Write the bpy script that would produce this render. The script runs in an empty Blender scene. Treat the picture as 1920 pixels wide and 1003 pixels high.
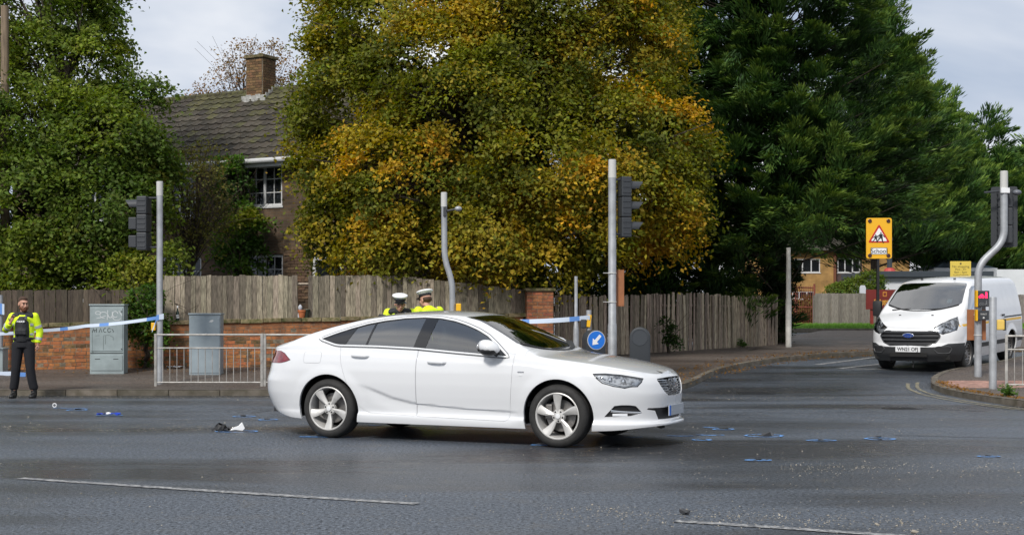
import bpy, bmesh, math, random
import numpy as np
from mathutils import Vector, Matrix
from mathutils.geometry import tessellate_polygon

# ------------------------------------------------------------------ camera
R = math.radians
SC = bpy.context.scene
COL = SC.collection
F_PX, CAM_H, HORIZON = 2600.0, 1.47, 580.0      # focal length in photo pixels, eye height, horizon row
cam_d = bpy.data.cameras.new('camera')
cam = bpy.data.objects.new('camera', cam_d)
COL.objects.link(cam)
cam.location = (0, 0, CAM_H)
cam.rotation_euler = (R(90), 0, 0)
cam_d.sensor_width = 36
cam_d.lens = F_PX / 1920 * 36
cam_d.shift_y = (HORIZON - 501.5) / 1920
cam_d.clip_end = 3000
cam_d.clip_start = 0.1
SC.camera = cam

# ------------------------------------------------------------------ sky
SUN_EL, SUN_AZ = 42.0, -155.0      # azimuth from +Y, clockwise: behind the camera on the left
world = bpy.data.worlds.new('World')
SC.world = world
world.use_nodes = True
wn, wl = world.node_tree.nodes, world.node_tree.links
wn.clear()
wo = wn.new('ShaderNodeOutputWorld')
bg = wn.new('ShaderNodeBackground'); bg.inputs['Strength'].default_value = 0.1
sky = wn.new('ShaderNodeTexSky'); sky.sky_type = 'NISHITA'; sky.sun_disc = False
sky.sun_elevation = R(SUN_EL); sky.sun_rotation = R(SUN_AZ)
sky.air_density = 1.0; sky.dust_density = 2.0
tc = wn.new('ShaderNodeTexCoord')
mp = wn.new('ShaderNodeMapping'); mp.inputs['Scale'].default_value = (1.0, 1.0, 2.6)
mp.inputs['Location'].default_value = (0.35, 0.1, 0.0)
nz = wn.new('ShaderNodeTexNoise'); nz.inputs['Scale'].default_value = 2.2; nz.inputs['Detail'].default_value = 6
nz.inputs['Roughness'].default_value = 0.5; nz.inputs['Distortion'].default_value = 0.3
nz2 = wn.new('ShaderNodeTexNoise'); nz2.inputs['Scale'].default_value = 4.5; nz2.inputs['Detail'].default_value = 5
cr = wn.new('ShaderNodeValToRGB')
cr.color_ramp.elements[0].position = 0.38; cr.color_ramp.elements[0].color = (4.4, 5.2, 6.6, 1)
cr.color_ramp.elements[1].position = 0.60; cr.color_ramp.elements[1].color = (9.7, 9.8, 10.0, 1)
mr = wn.new('ShaderNodeMapRange'); mr.inputs['From Min'].default_value = 0.3; mr.inputs['From Max'].default_value = 0.55
mr.inputs['To Min'].default_value = 0.80; mr.inputs['To Max'].default_value = 1.0
mix = wn.new('ShaderNodeMix'); mix.data_type = 'RGBA'
wl.new(tc.outputs['Generated'], mp.inputs['Vector'])
wl.new(mp.outputs['Vector'], nz.inputs['Vector']); wl.new(mp.outputs['Vector'], nz2.inputs['Vector'])
wl.new(nz.outputs['Fac'], cr.inputs['Fac']); wl.new(nz2.outputs['Fac'], mr.inputs['Value'])
wl.new(mr.outputs['Result'], mix.inputs['Factor'])
wl.new(sky.outputs['Color'], mix.inputs[6]); wl.new(cr.outputs['Color'], mix.inputs[7])
wl.new(mix.outputs[2], bg.inputs['Color']); wl.new(bg.outputs['Background'], wo.inputs['Surface'])

# ------------------------------------------------------------------ sun, exposure
sun_d = bpy.data.lights.new('sun', 'SUN')
sun_d.energy = 3.1; sun_d.angle = R(9); sun_d.color = (1.0, 0.955, 0.89)
sun = bpy.data.objects.new('sun', sun_d); COL.objects.link(sun)
sd = Vector((math.sin(R(SUN_AZ)) * math.cos(R(SUN_EL)), math.cos(R(SUN_AZ)) * math.cos(R(SUN_EL)), math.sin(R(SUN_EL))))
sun.rotation_euler = sd.to_track_quat('Z', 'Y').to_euler()
SC.view_settings.view_transform = 'Standard'
SC.view_settings.look = 'None'
SC.view_settings.exposure = 0.08
SC.view_settings.gamma = 1.0
SC.view_settings.use_curve_mapping = False
SC.cycles.use_denoising = True
SC.cycles.max_bounces = 8
SC.cycles.transparent_max_bounces = 16
SC.cycles.sample_clamp_indirect = 4.0
SC.cycles.caustics_reflective = False
SC.cycles.caustics_refractive = False

rng = np.random.default_rng(7)
random.seed(7)

# ------------------------------------------------------------------ materials
MATS = {}
def node(nt, t, **kw):
    n = nt.nodes.new(t)
    for k, v in kw.items():
        if k in n.inputs: n.inputs[k].default_value = v
        else: setattr(n, k, v)
    return n

def mat(name, col, rough=0.6, metal=0.0, spec=0.5, var=0.0, vscale=6.0, bump=0.0, bscale=60.0, coat=0.0,
        rvar=0.0, col2=None, stretch=None, objvar=0.0, detail=5.0, emit=None, alpha=1.0, ramp=(0.35, 0.65), coord='Object', sub=0.0):
    """procedural Principled material: noise mixes col and col2 (or a darker/lighter col), optional bump and per-object variation"""
    if name in MATS: return MATS[name]
    m = bpy.data.materials.new(name); m.use_nodes = True
    nt = m.node_tree; L = nt.links
    b = nt.nodes['Principled BSDF']
    b.inputs['Roughness'].default_value = rough
    b.inputs['Metallic'].default_value = metal
    b.inputs['Specular IOR Level'].default_value = spec
    if coat: b.inputs['Coat Weight'].default_value = coat; b.inputs['Coat Roughness'].default_value = 0.03
    c = (*col, 1)
    src = None
    t = nt.nodes.new('ShaderNodeTexCoord'); vec = t.outputs[coord]
    if stretch:
        mpn = node(nt, 'ShaderNodeMapping'); mpn.inputs['Scale'].default_value = stretch
        L.new(vec, mpn.inputs['Vector']); vec = mpn.outputs['Vector']
    if objvar:
        oi0 = node(nt, 'ShaderNodeObjectInfo'); sc0 = node(nt, 'ShaderNodeVectorMath', operation='SCALE'); sc0.inputs[0].default_value = (37.0, 53.0, 71.0)
        ad0 = node(nt, 'ShaderNodeVectorMath', operation='ADD'); L.new(oi0.outputs['Random'], sc0.inputs['Scale']); L.new(vec, ad0.inputs[0]); L.new(sc0.outputs[0], ad0.inputs[1]); vec = ad0.outputs[0]
    if var or col2:
        c2 = (*(col2 if col2 else tuple(max(0, x * (1 - var)) for x in col)), 1)
        c1 = c if col2 else (*tuple(min(1, x * (1 + var * 0.6)) for x in col), 1)
        n = node(nt, 'ShaderNodeTexNoise', Scale=vscale, Detail=detail, Roughness=0.6); L.new(vec, n.inputs['Vector'])
        r = node(nt, 'ShaderNodeValToRGB'); L.new(n.outputs['Fac'], r.inputs['Fac'])
        r.color_ramp.elements[0].position, r.color_ramp.elements[1].position = ramp
        r.color_ramp.elements[0].color = c1; r.color_ramp.elements[1].color = c2
        src = r.outputs['Color']
        if rvar:
            mr_ = node(nt, 'ShaderNodeMapRange'); L.new(n.outputs['Fac'], mr_.inputs['Value'])
            mr_.inputs['From Min'].default_value = 0.3; mr_.inputs['From Max'].default_value = 0.7
            mr_.inputs['To Min'].default_value = rough - rvar; mr_.inputs['To Max'].default_value = rough + rvar
            L.new(mr_.outputs['Result'], b.inputs['Roughness'])
    if objvar:
        oi = node(nt, 'ShaderNodeObjectInfo')
        hs = node(nt, 'ShaderNodeHueSaturation')
        m1 = node(nt, 'ShaderNodeMapRange'); m1.inputs['To Min'].default_value = 1 - objvar; m1.inputs['To Max'].default_value = 1 + objvar
        L.new(oi.outputs['Random'], m1.inputs['Value']); L.new(m1.outputs['Result'], hs.inputs['Value'])
        m2 = node(nt, 'ShaderNodeMapRange'); m2.inputs['To Min'].default_value = 0.5 - objvar * 0.035; m2.inputs['To Max'].default_value = 0.5 + objvar * 0.035
        mm = node(nt, 'ShaderNodeMath', operation='FRACT'); ml = node(nt, 'ShaderNodeMath', operation='MULTIPLY'); ml.inputs[1].default_value = 17.3
        L.new(oi.outputs['Random'], ml.inputs[0]); L.new(ml.outputs[0], mm.inputs[0]); L.new(mm.outputs[0], m2.inputs['Value'])
        L.new(m2.outputs['Result'], hs.inputs['Hue'])
        if src: L.new(src, hs.inputs['Color'])
        else: hs.inputs['Color'].default_value = c
        src = hs.outputs['Color']
    if src: L.new(src, b.inputs['Base Color'])
    else: b.inputs['Base Color'].default_value = c
    if bump:
        n2 = node(nt, 'ShaderNodeTexNoise', Scale=bscale, Detail=4.0, Roughness=0.6); L.new(vec, n2.inputs['Vector'])
        bp = node(nt, 'ShaderNodeBump', Strength=bump, Distance=0.01); L.new(n2.outputs['Fac'], bp.inputs['Height'])
        L.new(bp.outputs['Normal'], b.inputs['Normal'])
    if emit:
        b.inputs['Emission Color'].default_value = (*emit[:3], 1); b.inputs['Emission Strength'].default_value = emit[3]
    MATS[name] = m
    return m

def glass_mat(name, tint, rough=0.0, refl=1.0, ior=1.5, gain=2.2, floor=.05):
    """thin glazing: tinted see-through plus mirror reflection by Fresnel"""
    if name in MATS: return MATS[name]
    m = bpy.data.materials.new(name); m.use_nodes = True
    nt = m.node_tree; nt.nodes.clear(); L = nt.links
    o = node(nt, 'ShaderNodeOutputMaterial'); mx = node(nt, 'ShaderNodeMixShader')
    fr = node(nt, 'ShaderNodeFresnel', IOR=ior)
    tr = node(nt, 'ShaderNodeBsdfTransparent'); tr.inputs['Color'].default_value = (*tint, 1)
    gl = node(nt, 'ShaderNodeBsdfGlossy', Roughness=rough); gl.inputs['Color'].default_value = (refl, refl, refl, 1)
    ad = node(nt, 'ShaderNodeMath', operation='MULTIPLY_ADD'); ad.inputs[1].default_value = gain; ad.inputs[2].default_value = floor; ad.use_clamp = True
    L.new(fr.outputs[0], ad.inputs[0]); L.new(ad.outputs[0], mx.inputs[0])
    L.new(tr.outputs[0], mx.inputs[1]); L.new(gl.outputs[0], mx.inputs[2]); L.new(mx.outputs[0], o.inputs['Surface'])
    MATS[name] = m
    return m

# ------------------------------------------------------------------ mesh helpers
class MB:
    """collects shapes; build() links them as ONE mesh object"""
    def __init__(s): s.v = []; s.f = []
    def add(s, vs, fs):
        o = len(s.v); s.v += [tuple(v) for v in vs]; s.f += [tuple(i + o for i in f) for f in fs]; return s
    def box(s, c, d, M=None, ch=0.0):
        x, y, z = (k / 2 for k in d)
        if ch <= 0:
            vs = [(sx * x, sy * y, sz * z) for sz in (-1, 1) for sy in (-1, 1) for sx in (-1, 1)]
            fs = [(0, 2, 3, 1), (4, 5, 7, 6), (0, 1, 5, 4), (2, 6, 7, 3), (0, 4, 6, 2), (1, 3, 7, 5)]
        else:
            bm = bmesh.new(); bmesh.ops.create_cube(bm, size=1)
            for v in bm.verts: v.co = Vector((v.co.x * 2 * x, v.co.y * 2 * y, v.co.z * 2 * z))
            bmesh.ops.bevel(bm, geom=list(bm.edges), offset=ch, segments=2, profile=0.6, affect='EDGES')
            bm.verts.index_update()
            vs = [v.co.copy() for v in bm.verts]; fs = [[v.index for v in f.verts] for f in bm.faces]; bm.free()
        if M is not None: vs = [M @ Vector(v) for v in vs]
        return s.add([(v[0] + c[0], v[1] + c[1], v[2] + c[2]) for v in vs], fs)
    def tube(s, pts, rad, n=10, caps=True, closed=False):
        pts = [Vector(p) for p in pts]; k = len(pts)
        rad = [rad] * k if isinstance(rad, (int, float)) else rad
        vs, fs = [], []
        up = None
        for i, p in enumerate(pts):
            a = pts[(i - 1) % k] if (i or closed) else pts[0]; b = pts[(i + 1) % k] if (i < k - 1 or closed) else pts[-1]
            t = (b - a)
            t = t.normalized() if t.length > 1e-9 else Vector((0, 0, 1))
            if up is None: up = Vector((0, 0, 1)) if abs(t.z) < 0.9 else Vector((1, 0, 0))
            e1 = (up - t * up.dot(t)).normalized(); e2 = t.cross(e1); up = e1
            for j in range(n):
                an = 2 * math.pi * j / n
                r = rad[i]
                rx, ry = r if isinstance(r, tuple) else (r, r)
                vs.append(p + e1 * (rx * math.cos(an)) + e2 * (ry * math.sin(an)))
        rr = k if closed else k - 1
        for i in range(rr):
            for j in range(n):
                a = i * n + j; b = i * n + (j + 1) % n; c = ((i + 1) % k) * n + (j + 1) % n; d = ((i + 1) % k) * n + j
                fs.append((a, b, c, d))
        if caps and not closed:
            fs.append(tuple(range(n - 1, -1, -1))); fs.append(tuple((k - 1) * n + j for j in range(n)))
        return s.add(vs, fs)
    def lathe(s, prof, n=24, M=None, close=False, caps=True):
        """prof: (r, z) points turned round Z"""
        vs, fs = [], []
        k = len(prof)
        for r, z in prof:
            for j in range(n):
                a = 2 * math.pi * j / n; vs.append(Vector((r * math.cos(a), r * math.sin(a), z)))
        for i in range(k if close else k - 1):
            for j in range(n):
                i2 = (i + 1) % k
                fs.append((i * n + j, i * n + (j + 1) % n, i2 * n + (j + 1) % n, i2 * n + j))
        if not close and caps:
            if prof[0][0] > 1e-6: fs.append(tuple(range(n - 1, -1, -1)))
            if prof[-1][0] > 1e-6: fs.append(tuple((k - 1) * n + j for j in range(n)))
        if M is not None: vs = [M @ v for v in vs]
        return s.add(vs, fs)
    def prism(s, poly, h, M=None, z0=0.0):
        """poly in XY, extruded z0..z0+h"""
        k = len(poly)
        vs = [Vector((x, y, z0)) for x, y in poly] + [Vector((x, y, z0 + h)) for x, y in poly]
        if M is not None: vs = [M @ v for v in vs]
        fs = [tuple(range(k - 1, -1, -1)), tuple(range(k, 2 * k))] + [(i, (i + 1) % k, k + (i + 1) % k, k + i) for i in range(k)]
        return s.add(vs, fs)
    def ball(s, c, r, n=12, M=None):
        rx, ry, rz = r if isinstance(r, (tuple, list)) else (r, r, r)
        prof = [(math.sin(math.pi * i / n), -math.cos(math.pi * i / n)) for i in range(n + 1)]
        t = MB(); t.lathe([(max(a, 1e-7), b) for a, b in prof], 2 * n)
        vs = [Vector((v[0] * rx, v[1] * ry, v[2] * rz)) for v in t.v]
        if M is not None: vs = [M @ v for v in vs]
        return s.add([v + Vector(c) for v in vs], t.f)
    def build(s, name, m, parent=None, smooth=False, bevel=0.0, loc=None, angle=35):
        me = bpy.data.meshes.new(name); me.from_pydata(s.v, [], s.f)
        if bevel:
            bm = bmesh.new(); bm.from_mesh(me)
            bmesh.ops.remove_doubles(bm, verts=bm.verts, dist=1e-5)
            es = [e for e in bm.edges if len(e.link_faces) == 2 and e.calc_face_angle(0) > R(angle)]
            bmesh.ops.bevel(bm, geom=es, offset=bevel, segments=2, profile=0.6, affect='EDGES', clamp_overlap=True)
            bm.to_mesh(me); bm.free()
        return link(name, me, m, parent, smooth, loc, angle)

def link(name, me, m, parent=None, smooth=False, loc=None, angle=35):
    if m is not None and not me.materials: me.materials.append(m)
    if smooth and len(me.polygons):
        me.polygons.foreach_set('use_smooth', [True] * len(me.polygons))
        if smooth != 'all': me.set_sharp_from_angle(angle=R(angle))
    me.update()
    o = bpy.data.objects.new(name, me); COL.objects.link(o)
    if parent is not None: o.parent = parent
    if loc is not None: o.location = loc
    return o

def np_mesh(name, V, Fq, m, parent=None, col=None, smooth=False):
    """fast mesh from numpy: V (n,3), Fq (m,k) all faces the same size; col (n,3) vertex colour"""
    me = bpy.data.meshes.new(name)
    n, (mf, k) = len(V), Fq.shape
    me.vertices.add(n); me.vertices.foreach_set('co', np.ascontiguousarray(V, dtype=np.float32).ravel())
    me.loops.add(mf * k); me.loops.foreach_set('vertex_index', np.ascontiguousarray(Fq, dtype=np.int32).ravel())
    me.polygons.add(mf); me.polygons.foreach_set('loop_start', np.arange(0, mf * k, k, dtype=np.int32))
    if smooth: me.polygons.foreach_set('use_smooth', [True] * mf)
    me.update(calc_edges=True)
    if col is not None:
        a = me.color_attributes.new('tint', 'FLOAT_COLOR', 'POINT')
        a.data.foreach_set('color', np.concatenate([col, np.ones((n, 1))], 1).astype(np.float32).ravel())
    me.materials.append(m)
    o = bpy.data.objects.new(name, me); COL.objects.link(o)
    if parent is not None: o.parent = parent
    return o

def tag(o, label, cat, group=None):
    o['label'] = label; o['category'] = cat
    if group: o['group'] = group
    return o
def thing(name, label, cat, loc=(0, 0, 0), rz=0.0, group=None):
    o = bpy.data.objects.new(name, None); COL.objects.link(o)
    o.empty_display_size = 0.2
    o.location = loc; o.rotation_euler = (0, 0, rz)
    return tag(o, label, cat, group)
def struct(o): o['kind'] = 'structure'; return o
def stuff(o): o['kind'] = 'stuff'; return o
def copy_tree(o, parent=None):
    c = o.copy(); COL.objects.link(c); c.parent = parent
    for ch in list(o.children): copy_tree(ch, c)
    return c

def text_mesh(name, txt, size, m, parent, M, depth=0.002, align='CENTER', bold=0.0, sx=1.0):
    cu = bpy.data.curves.new(name, 'FONT'); cu.body = txt; cu.size = size; cu.extrude = depth; cu.offset = bold
    cu.align_x = align; cu.align_y = 'CENTER'
    ob = bpy.data.objects.new(name, cu); COL.objects.link(ob)
    dg = bpy.context.evaluated_depsgraph_get()
    me = bpy.data.meshes.new_from_object(ob.evaluated_get(dg))
    bpy.data.objects.remove(ob); bpy.data.curves.remove(cu)
    me.transform(M @ Matrix.Diagonal((sx, 1, 1, 1)))
    me.materials.clear()
    return link(name, me, m, parent)

# ------------------------------------------------------------------ terrain and pixel -> place
_gy = np.array([-50, 12, 18, 24.2, 25.5, 27, 29, 30, 33, 38, 60, 120, 400, 1500.0])
_gz = np.array([0, 0, 0, -.04, -.01, .06, .15, .19, .31, .38, .72, 1.4, 3.5, 6.0])
_ty = np.linspace(-50, 1500, 15501); _tz = np.interp(_ty, _gy, _gz)
_k = np.hanning(21); _k /= _k.sum(); _tz[10:-10] = np.convolve(_tz, _k, 'valid')
def G(y): return float(np.interp(y, _ty, _tz))
def gp(px, py, off=0.0):
    """point of the ground (raised by off) seen at photo pixel px, py"""
    d = 20.0
    for _ in range(60):
        z = G(d) + off
        d = 0.5 * d + 0.5 * (CAM_H - z) * F_PX / max(py - HORIZON, 1.0)
    return Vector(((px - 960) / F_PX * d, d, G(d) + off))
def at(px, py, d): return Vector(((px - 960) / F_PX * d, d, CAM_H - (py - HORIZON) / F_PX * d))
def X(px, d): return (px - 960) / F_PX * d
def Z(py, d): return CAM_H - (py - HORIZON) / F_PX * d
# ================================================================== ground
def asphalt(name, base, wet, patch, stain=(0.016, 0.017, 0.018), dirt=(0.115, 0.105, 0.09)):
    m = bpy.data.materials.new(name); m.use_nodes = True
    nt = m.node_tree; L = nt.links; b = nt.nodes['Principled BSDF']
    t = node(nt, 'ShaderNodeTexCoord'); v = t.outputs['Object']
    fine = node(nt, 'ShaderNodeTexNoise', Scale=32.0, Detail=4.0, Roughness=0.8); L.new(v, fine.inputs['Vector'])
    vor = node(nt, 'ShaderNodeTexVoronoi', Scale=70.0); L.new(v, vor.inputs['Vector'])
    st = node(nt, 'ShaderNodeMapping'); st.inputs['Scale'].default_value = (0.25, 1.0, 1.0); L.new(v, st.inputs['Vector'])
    big = node(nt, 'ShaderNodeTexNoise', Scale=0.55, Detail=6.0, Roughness=0.55, Distortion=0.4); L.new(st.outputs[0], big.inputs['Vector'])
    mid = node(nt, 'ShaderNodeTexNoise', Scale=2.3, Detail=5.0, Roughness=0.6); L.new(v, mid.inputs['Vector'])
    r1 = node(nt, 'ShaderNodeValToRGB'); L.new(fine.outputs['Fac'], r1.inputs['Fac'])
    r1.color_ramp.elements[0].position = 0.36; r1.color_ramp.elements[0].color = (*[c * 0.22 for c in base], 1)
    r1.color_ramp.elements[1].position = 0.70; r1.color_ramp.elements[1].color = (*[min(1, c * 2.7) for c in base], 1)
    r2 = node(nt, 'ShaderNodeValToRGB'); L.new(big.outputs['Fac'], r2.inputs['Fac'])
    r2.color_ramp.elements[0].position = 0.42; r2.color_ramp.elements[0].color = (0, 0, 0, 1)
    r2.color_ramp.elements[1].position = 0.60; r2.color_ramp.elements[1].color = (1, 1, 1, 1)
    mx = node(nt, 'ShaderNodeMix', data_type='RGBA'); mx.inputs[7].default_value = (*stain, 1)
    ml = node(nt, 'ShaderNodeMath', operation='MULTIPLY'); ml.inputs[1].default_value = patch
    L.new(r2.outputs['Color'], ml.inputs[0]); L.new(ml.outputs[0], mx.inputs['Factor']); L.new(r1.outputs['Color'], mx.inputs[6])
    r3 = node(nt, 'ShaderNodeValToRGB'); L.new(mid.outputs['Fac'], r3.inputs['Fac'])
    r3.color_ramp.elements[0].position = 0.55; r3.color_ramp.elements[0].color = (0, 0, 0, 1)
    r3.color_ramp.elements[1].position = 0.8; r3.color_ramp.elements[1].color = (0.5, 0.5, 0.5, 1)
    mx2 = node(nt, 'ShaderNodeMix', data_type='RGBA'); mx2.inputs[7].default_value = (*dirt, 1)
    L.new(r3.outputs['Color'], mx2.inputs['Factor']); L.new(mx.outputs[2], mx2.inputs[6])
    L.new(mx2.outputs[2], b.inputs['Base Color'])
    rr = node(nt, 'ShaderNodeMapRange'); L.new(big.outputs['Fac'], rr.inputs['Value'])
    rr.inputs['From Min'].default_value = 0.35; rr.inputs['From Max'].default_value = 0.65
    rr.inputs['To Min'].default_value = wet + 0.34; rr.inputs['To Max'].default_value = wet
    L.new(rr.outputs[0], b.inputs['Roughness'])
    sp_ = node(nt, 'ShaderNodeMapRange'); L.new(fine.outputs['Fac'], sp_.inputs['Value'])
    for k_, v_ in (('From Min', .38), ('From Max', .66), ('To Min', .12), ('To Max', .95)): sp_.inputs[k_].default_value = v_
    L.new(sp_.outputs[0], b.inputs['Specular IOR Level'])
    ad = node(nt, 'ShaderNodeMath', operation='ADD'); L.new(vor.outputs['Distance'], ad.inputs[0]); L.new(fine.outputs['Fac'], ad.inputs[1])
    bp = node(nt, 'ShaderNodeBump', Strength=0.8, Distance=0.010); L.new(ad.outputs[0], bp.inputs['Height']); L.new(bp.outputs[0], b.inputs['Normal'])
    return m

M_ROAD = asphalt('wet_asphalt', (0.060, 0.071, 0.088), 0.20, 0.9, (.022,.024,.028))
M_PATH = asphalt('footway_asphalt', (0.085, 0.068, 0.056), 0.42, 0.6, (0.04, 0.03, 0.025), (0.17, 0.11, 0.07))
M_KERB = mat('kerb_concrete', (0.15, 0.13, 0.105), 0.75, var=0.5, vscale=5, bump=0.4, bscale=60, objvar=0.18, col2=(0.07, 0.06, 0.04))
M_PAINT = mat('worn_white_paint', (0.36, 0.36, 0.355), 0.55, col2=(0.085, 0.09, 0.10), vscale=20, ramp=(0.40, 0.60), bump=0.3, bscale=90)
M_YELLOW = mat('worn_yellow_paint', (0.30, 0.265, 0.16), 0.6, col2=(0.085, 0.082, 0.075), vscale=14, ramp=(0.42, 0.56))
M_EARTH = mat('earth', (0.07, 0.055, 0.035), 0.9, var=0.5, vscale=1.2, bump=0.5, bscale=12)

def sheet(name, x0, x1, ys, m, dz, nx=2):
    V, Fc = [], []
    for y in ys:
        for i in range(nx + 1): V.append((x0 + (x1 - x0) * i / nx, y, G(y) + dz))
    for j in range(len(ys) - 1):
        for i in range(nx): a = j * (nx + 1) + i; Fc.append((a, a + 1, a + nx + 2, a + nx + 1))
    return struct(MB().add(V, Fc).build(name, m, smooth='all'))
ys_far = list(np.arange(-60, 70, 1.0)) + list(np.arange(70, 400, 15)) + [500, 800, 1400]
sheet('ground', -900, 900, ys_far, M_EARTH, -0.12)
road = sheet('road', -60, 60, list(np.arange(-25, 64.01, 0.5)), M_ROAD, 0.0, nx=24)

def resample(pts, n):
    P = np.array([tuple(p)[:2] for p in pts], float)
    s = np.concatenate([[0], np.cumsum(np.linalg.norm(np.diff(P, axis=0), axis=1))])
    t = np.linspace(0, s[-1], n)
    return np.stack([np.interp(t, s, P[:, 0]), np.interp(t, s, P[:, 1])], 1)
def smooth_curve(pts, n=120, it=6):
    P = resample(pts, n)
    for _ in range(it): P[1:-1] = 0.25 * P[:-2] + 0.5 * P[1:-1] + 0.25 * P[2:]
    return P
def loft_ground(name, A, B, m, dz, rows=8, parent=None):
    n = len(A); V, Fc = [], []
    for j in range(rows + 1):
        t = j / rows
        for i in range(n):
            x, y = A[i] * (1 - t) + B[i] * t; V.append((x, y, G(y) + dz))
    for j in range(rows):
        for i in range(n - 1): a = j * n + i; Fc.append((a, a + 1, a + n + 1, a + n))
    return MB().add(V, Fc).build(name, m, parent, smooth='all')

KERB_A = smooth_curve([(-24, 24.35), (-9, 24.25), (-4.4, 24.2), (0, 24.2), (2.1, 24.25), (2.9, 24.7), (3.35, 25.7), (3.75, 27.3), (4.4, 29.2), (5.6, 31.2), (7.2, 33.1), (9.3, 34.7), (12.5, 36.2), (22, 39)], 200, 30)
BACK_A = resample([(-24, 28.0), (-10.5, 28.5), (0.45, 30.2), (1.0, 31.0), (7.4, 38.4), (8.6, 44), (11.5, 51.5), (34, 51.5)], 200)
KERB_B = smooth_curve([gp(1990, 662), gp(1860, 688), gp(1800, 697), gp(1765, 705), gp(1745, 716), gp(1746, 729), gp(1772, 739), gp(1815, 748), gp(1870, 757), gp(1960, 768), gp(2300, 790)], 160, 8)
BACK_B = resample([(20, 42), (16, 33), (16, 29), (16, 25), (16, 18.5)], 160)

pave_a = struct(loft_ground('pavement', KERB_A, BACK_A, M_PATH, 0.10, 10))
pave_b = struct(loft_ground('pavement', KERB_B, BACK_B, M_PATH, 0.10, 10))

def kerb_stones(curve, parent, side, keep, L0=0.9, top=0.105, w=0.13, name='kerb_stone'):
    P = curve
    s = np.concatenate([[0], np.cumsum(np.linalg.norm(np.diff(P, axis=0), axis=1))])
    n = int(s[-1] / L0)
    for i in range(n):
        ta, tb = i * L0 + 0.006, (i + 1) * L0 - 0.006
        row = []
        for t in (ta, 0.5 * (ta + tb), tb):
            p = np.array([np.interp(t, s, P[:, 0]), np.interp(t, s, P[:, 1])])
            q = np.array([np.interp(t + 0.05, s, P[:, 0]), np.interp(t + 0.05, s, P[:, 1])]) - np.array([np.interp(t - 0.05, s, P[:, 0]), np.interp(t - 0.05, s, P[:, 1])])
            q /= np.linalg.norm(q) + 1e-9
            row.append((p, np.array([-q[1], q[0]]) * side))
        if not keep(row[1][0]): continue
        j = random.uniform(-0.004, 0.004)
        V, Fc = [], []
        for p, nn in row:
            z = G(p[1]); c = 0.018
            for (o, zz) in ((0.0, -0.1), (0.0, top - c + j), (c, top + j), (w, top + j), (w, -0.1)):
                q2 = p - nn * (-o); V.append((q2[0], q2[1], z + zz))
        for a in range(2):
            for k in range(4): i0 = a * 5 + k; Fc.append((i0, i0 + 5, i0 + 6, i0 + 1))
        Fc += [(0, 1, 2, 3, 4), (14, 13, 12, 11, 10)]
        MB().add(V, Fc).build(name, M_KERB, parent)
kerb_stones(KERB_A, pave_a, 1, lambda p: -11 < p[0] < 17)
kerb_stones(KERB_B, pave_b, 1, lambda p: p[0] < 13 and p[1] < 34)

# pink block paving at the crossing on the right-hand corner
M_BLOCK = mat('pink_paving_block', (0.34, 0.20, 0.16), 0.75, var=0.35, vscale=9, bump=0.3, bscale=70, objvar=0.22)
bl = MB().box((0, 0, 0), (0.196, 0.096, 0.05), ch=0.006); blme = None
c0 = gp(1772, 729, 0.1); c1 = gp(1905, 716, 0.1)
for r_ in range(15):
    for c_ in range(13):
        x = 7.95 + c_ * 0.2 + (0.1 if r_ % 2 else 0) + r_ * 0.012; y = 24.75 + r_ * 0.1
        if x < np.interp(y, KERB_B[60:120, 1][::-1], KERB_B[60:120, 0][::-1]) + 0.22: continue
        if blme is None:
            o = bl.build('paving_block', M_BLOCK, pave_b); blme = o.data
        else:
            o = bpy.data.objects.new('paving_block', blme); COL.objects.link(o); o.parent = pave_b
        o.location = (x, y, G(y) + 0.10 - 0.018 + random.uniform(0, 0.004))

def ribbon(name, pts, w, m, dz=0.006, label=None, cat='road marking', group=None, n=24, kind=None):
    P = resample(pts, n); V, Fc = [], []
    for i in range(n):
        q = P[min(i + 1, n - 1)] - P[max(i - 1, 0)]; q = q / (np.linalg.norm(q) + 1e-9); nn = np.array([-q[1], q[0]])
        for s_ in (-1, 1):
            p = P[i] + nn * s_ * w / 2 * (1 + random.uniform(-.08, .08)); V.append((p[0], p[1], G(p[1]) + dz))
    for i in range(n - 1): Fc.append((2 * i, 2 * i + 1, 2 * i + 3, 2 * i + 2))
    o = MB().add(V, Fc).build(name, m)
    if label: tag(o, label, cat, group)
    return o
ribbon('lane_line', [gp(38, 897), gp(400, 921), gp(782, 945)], 0.10, M_PAINT, label='worn white lane line across the road on the tailgate side of the white saloon', group=None)
ribbon('lane_line', [gp(1265, 977), gp(1480, 991), gp(1760, 1010)], 0.10, M_PAINT, label='worn white lane line beside a gravel strip past the saloon\'s nose')
ribbon('lane_line', [gp(1530, 684), gp(1610, 674), gp(1700, 664)], 0.15, M_PAINT, label='white line along the leaf-strewn kerb beside the van')
ribbon('hatch_line', [gp(1572, 691), gp(1660, 693), gp(1775, 699)], 0.12, M_PAINT, label='long white line crossing under the van\'s front bumper')
ribbon('hatch_line', [gp(1572, 691), gp(1648, 683)], 0.12, M_PAINT, label='short white line angled away towards the van\'s wheel')
def offset_curve(P, d):
    T = np.gradient(P, axis=0); T /= np.linalg.norm(T, axis=1)[:, None] + 1e-9
    return P + np.stack([T[:, 1], -T[:, 0]], 1) * d
ribbon('double_yellow_line', offset_curve(KERB_B[86:150], 0.25), 0.07, M_YELLOW, label='worn yellow line next to the corner kerb, inner of the pair', n=60)
ribbon('double_yellow_line', offset_curve(KERB_B[88:150], 0.42), 0.07, M_YELLOW, label='worn yellow line outer of the pair round the corner kerb', n=60)

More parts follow.
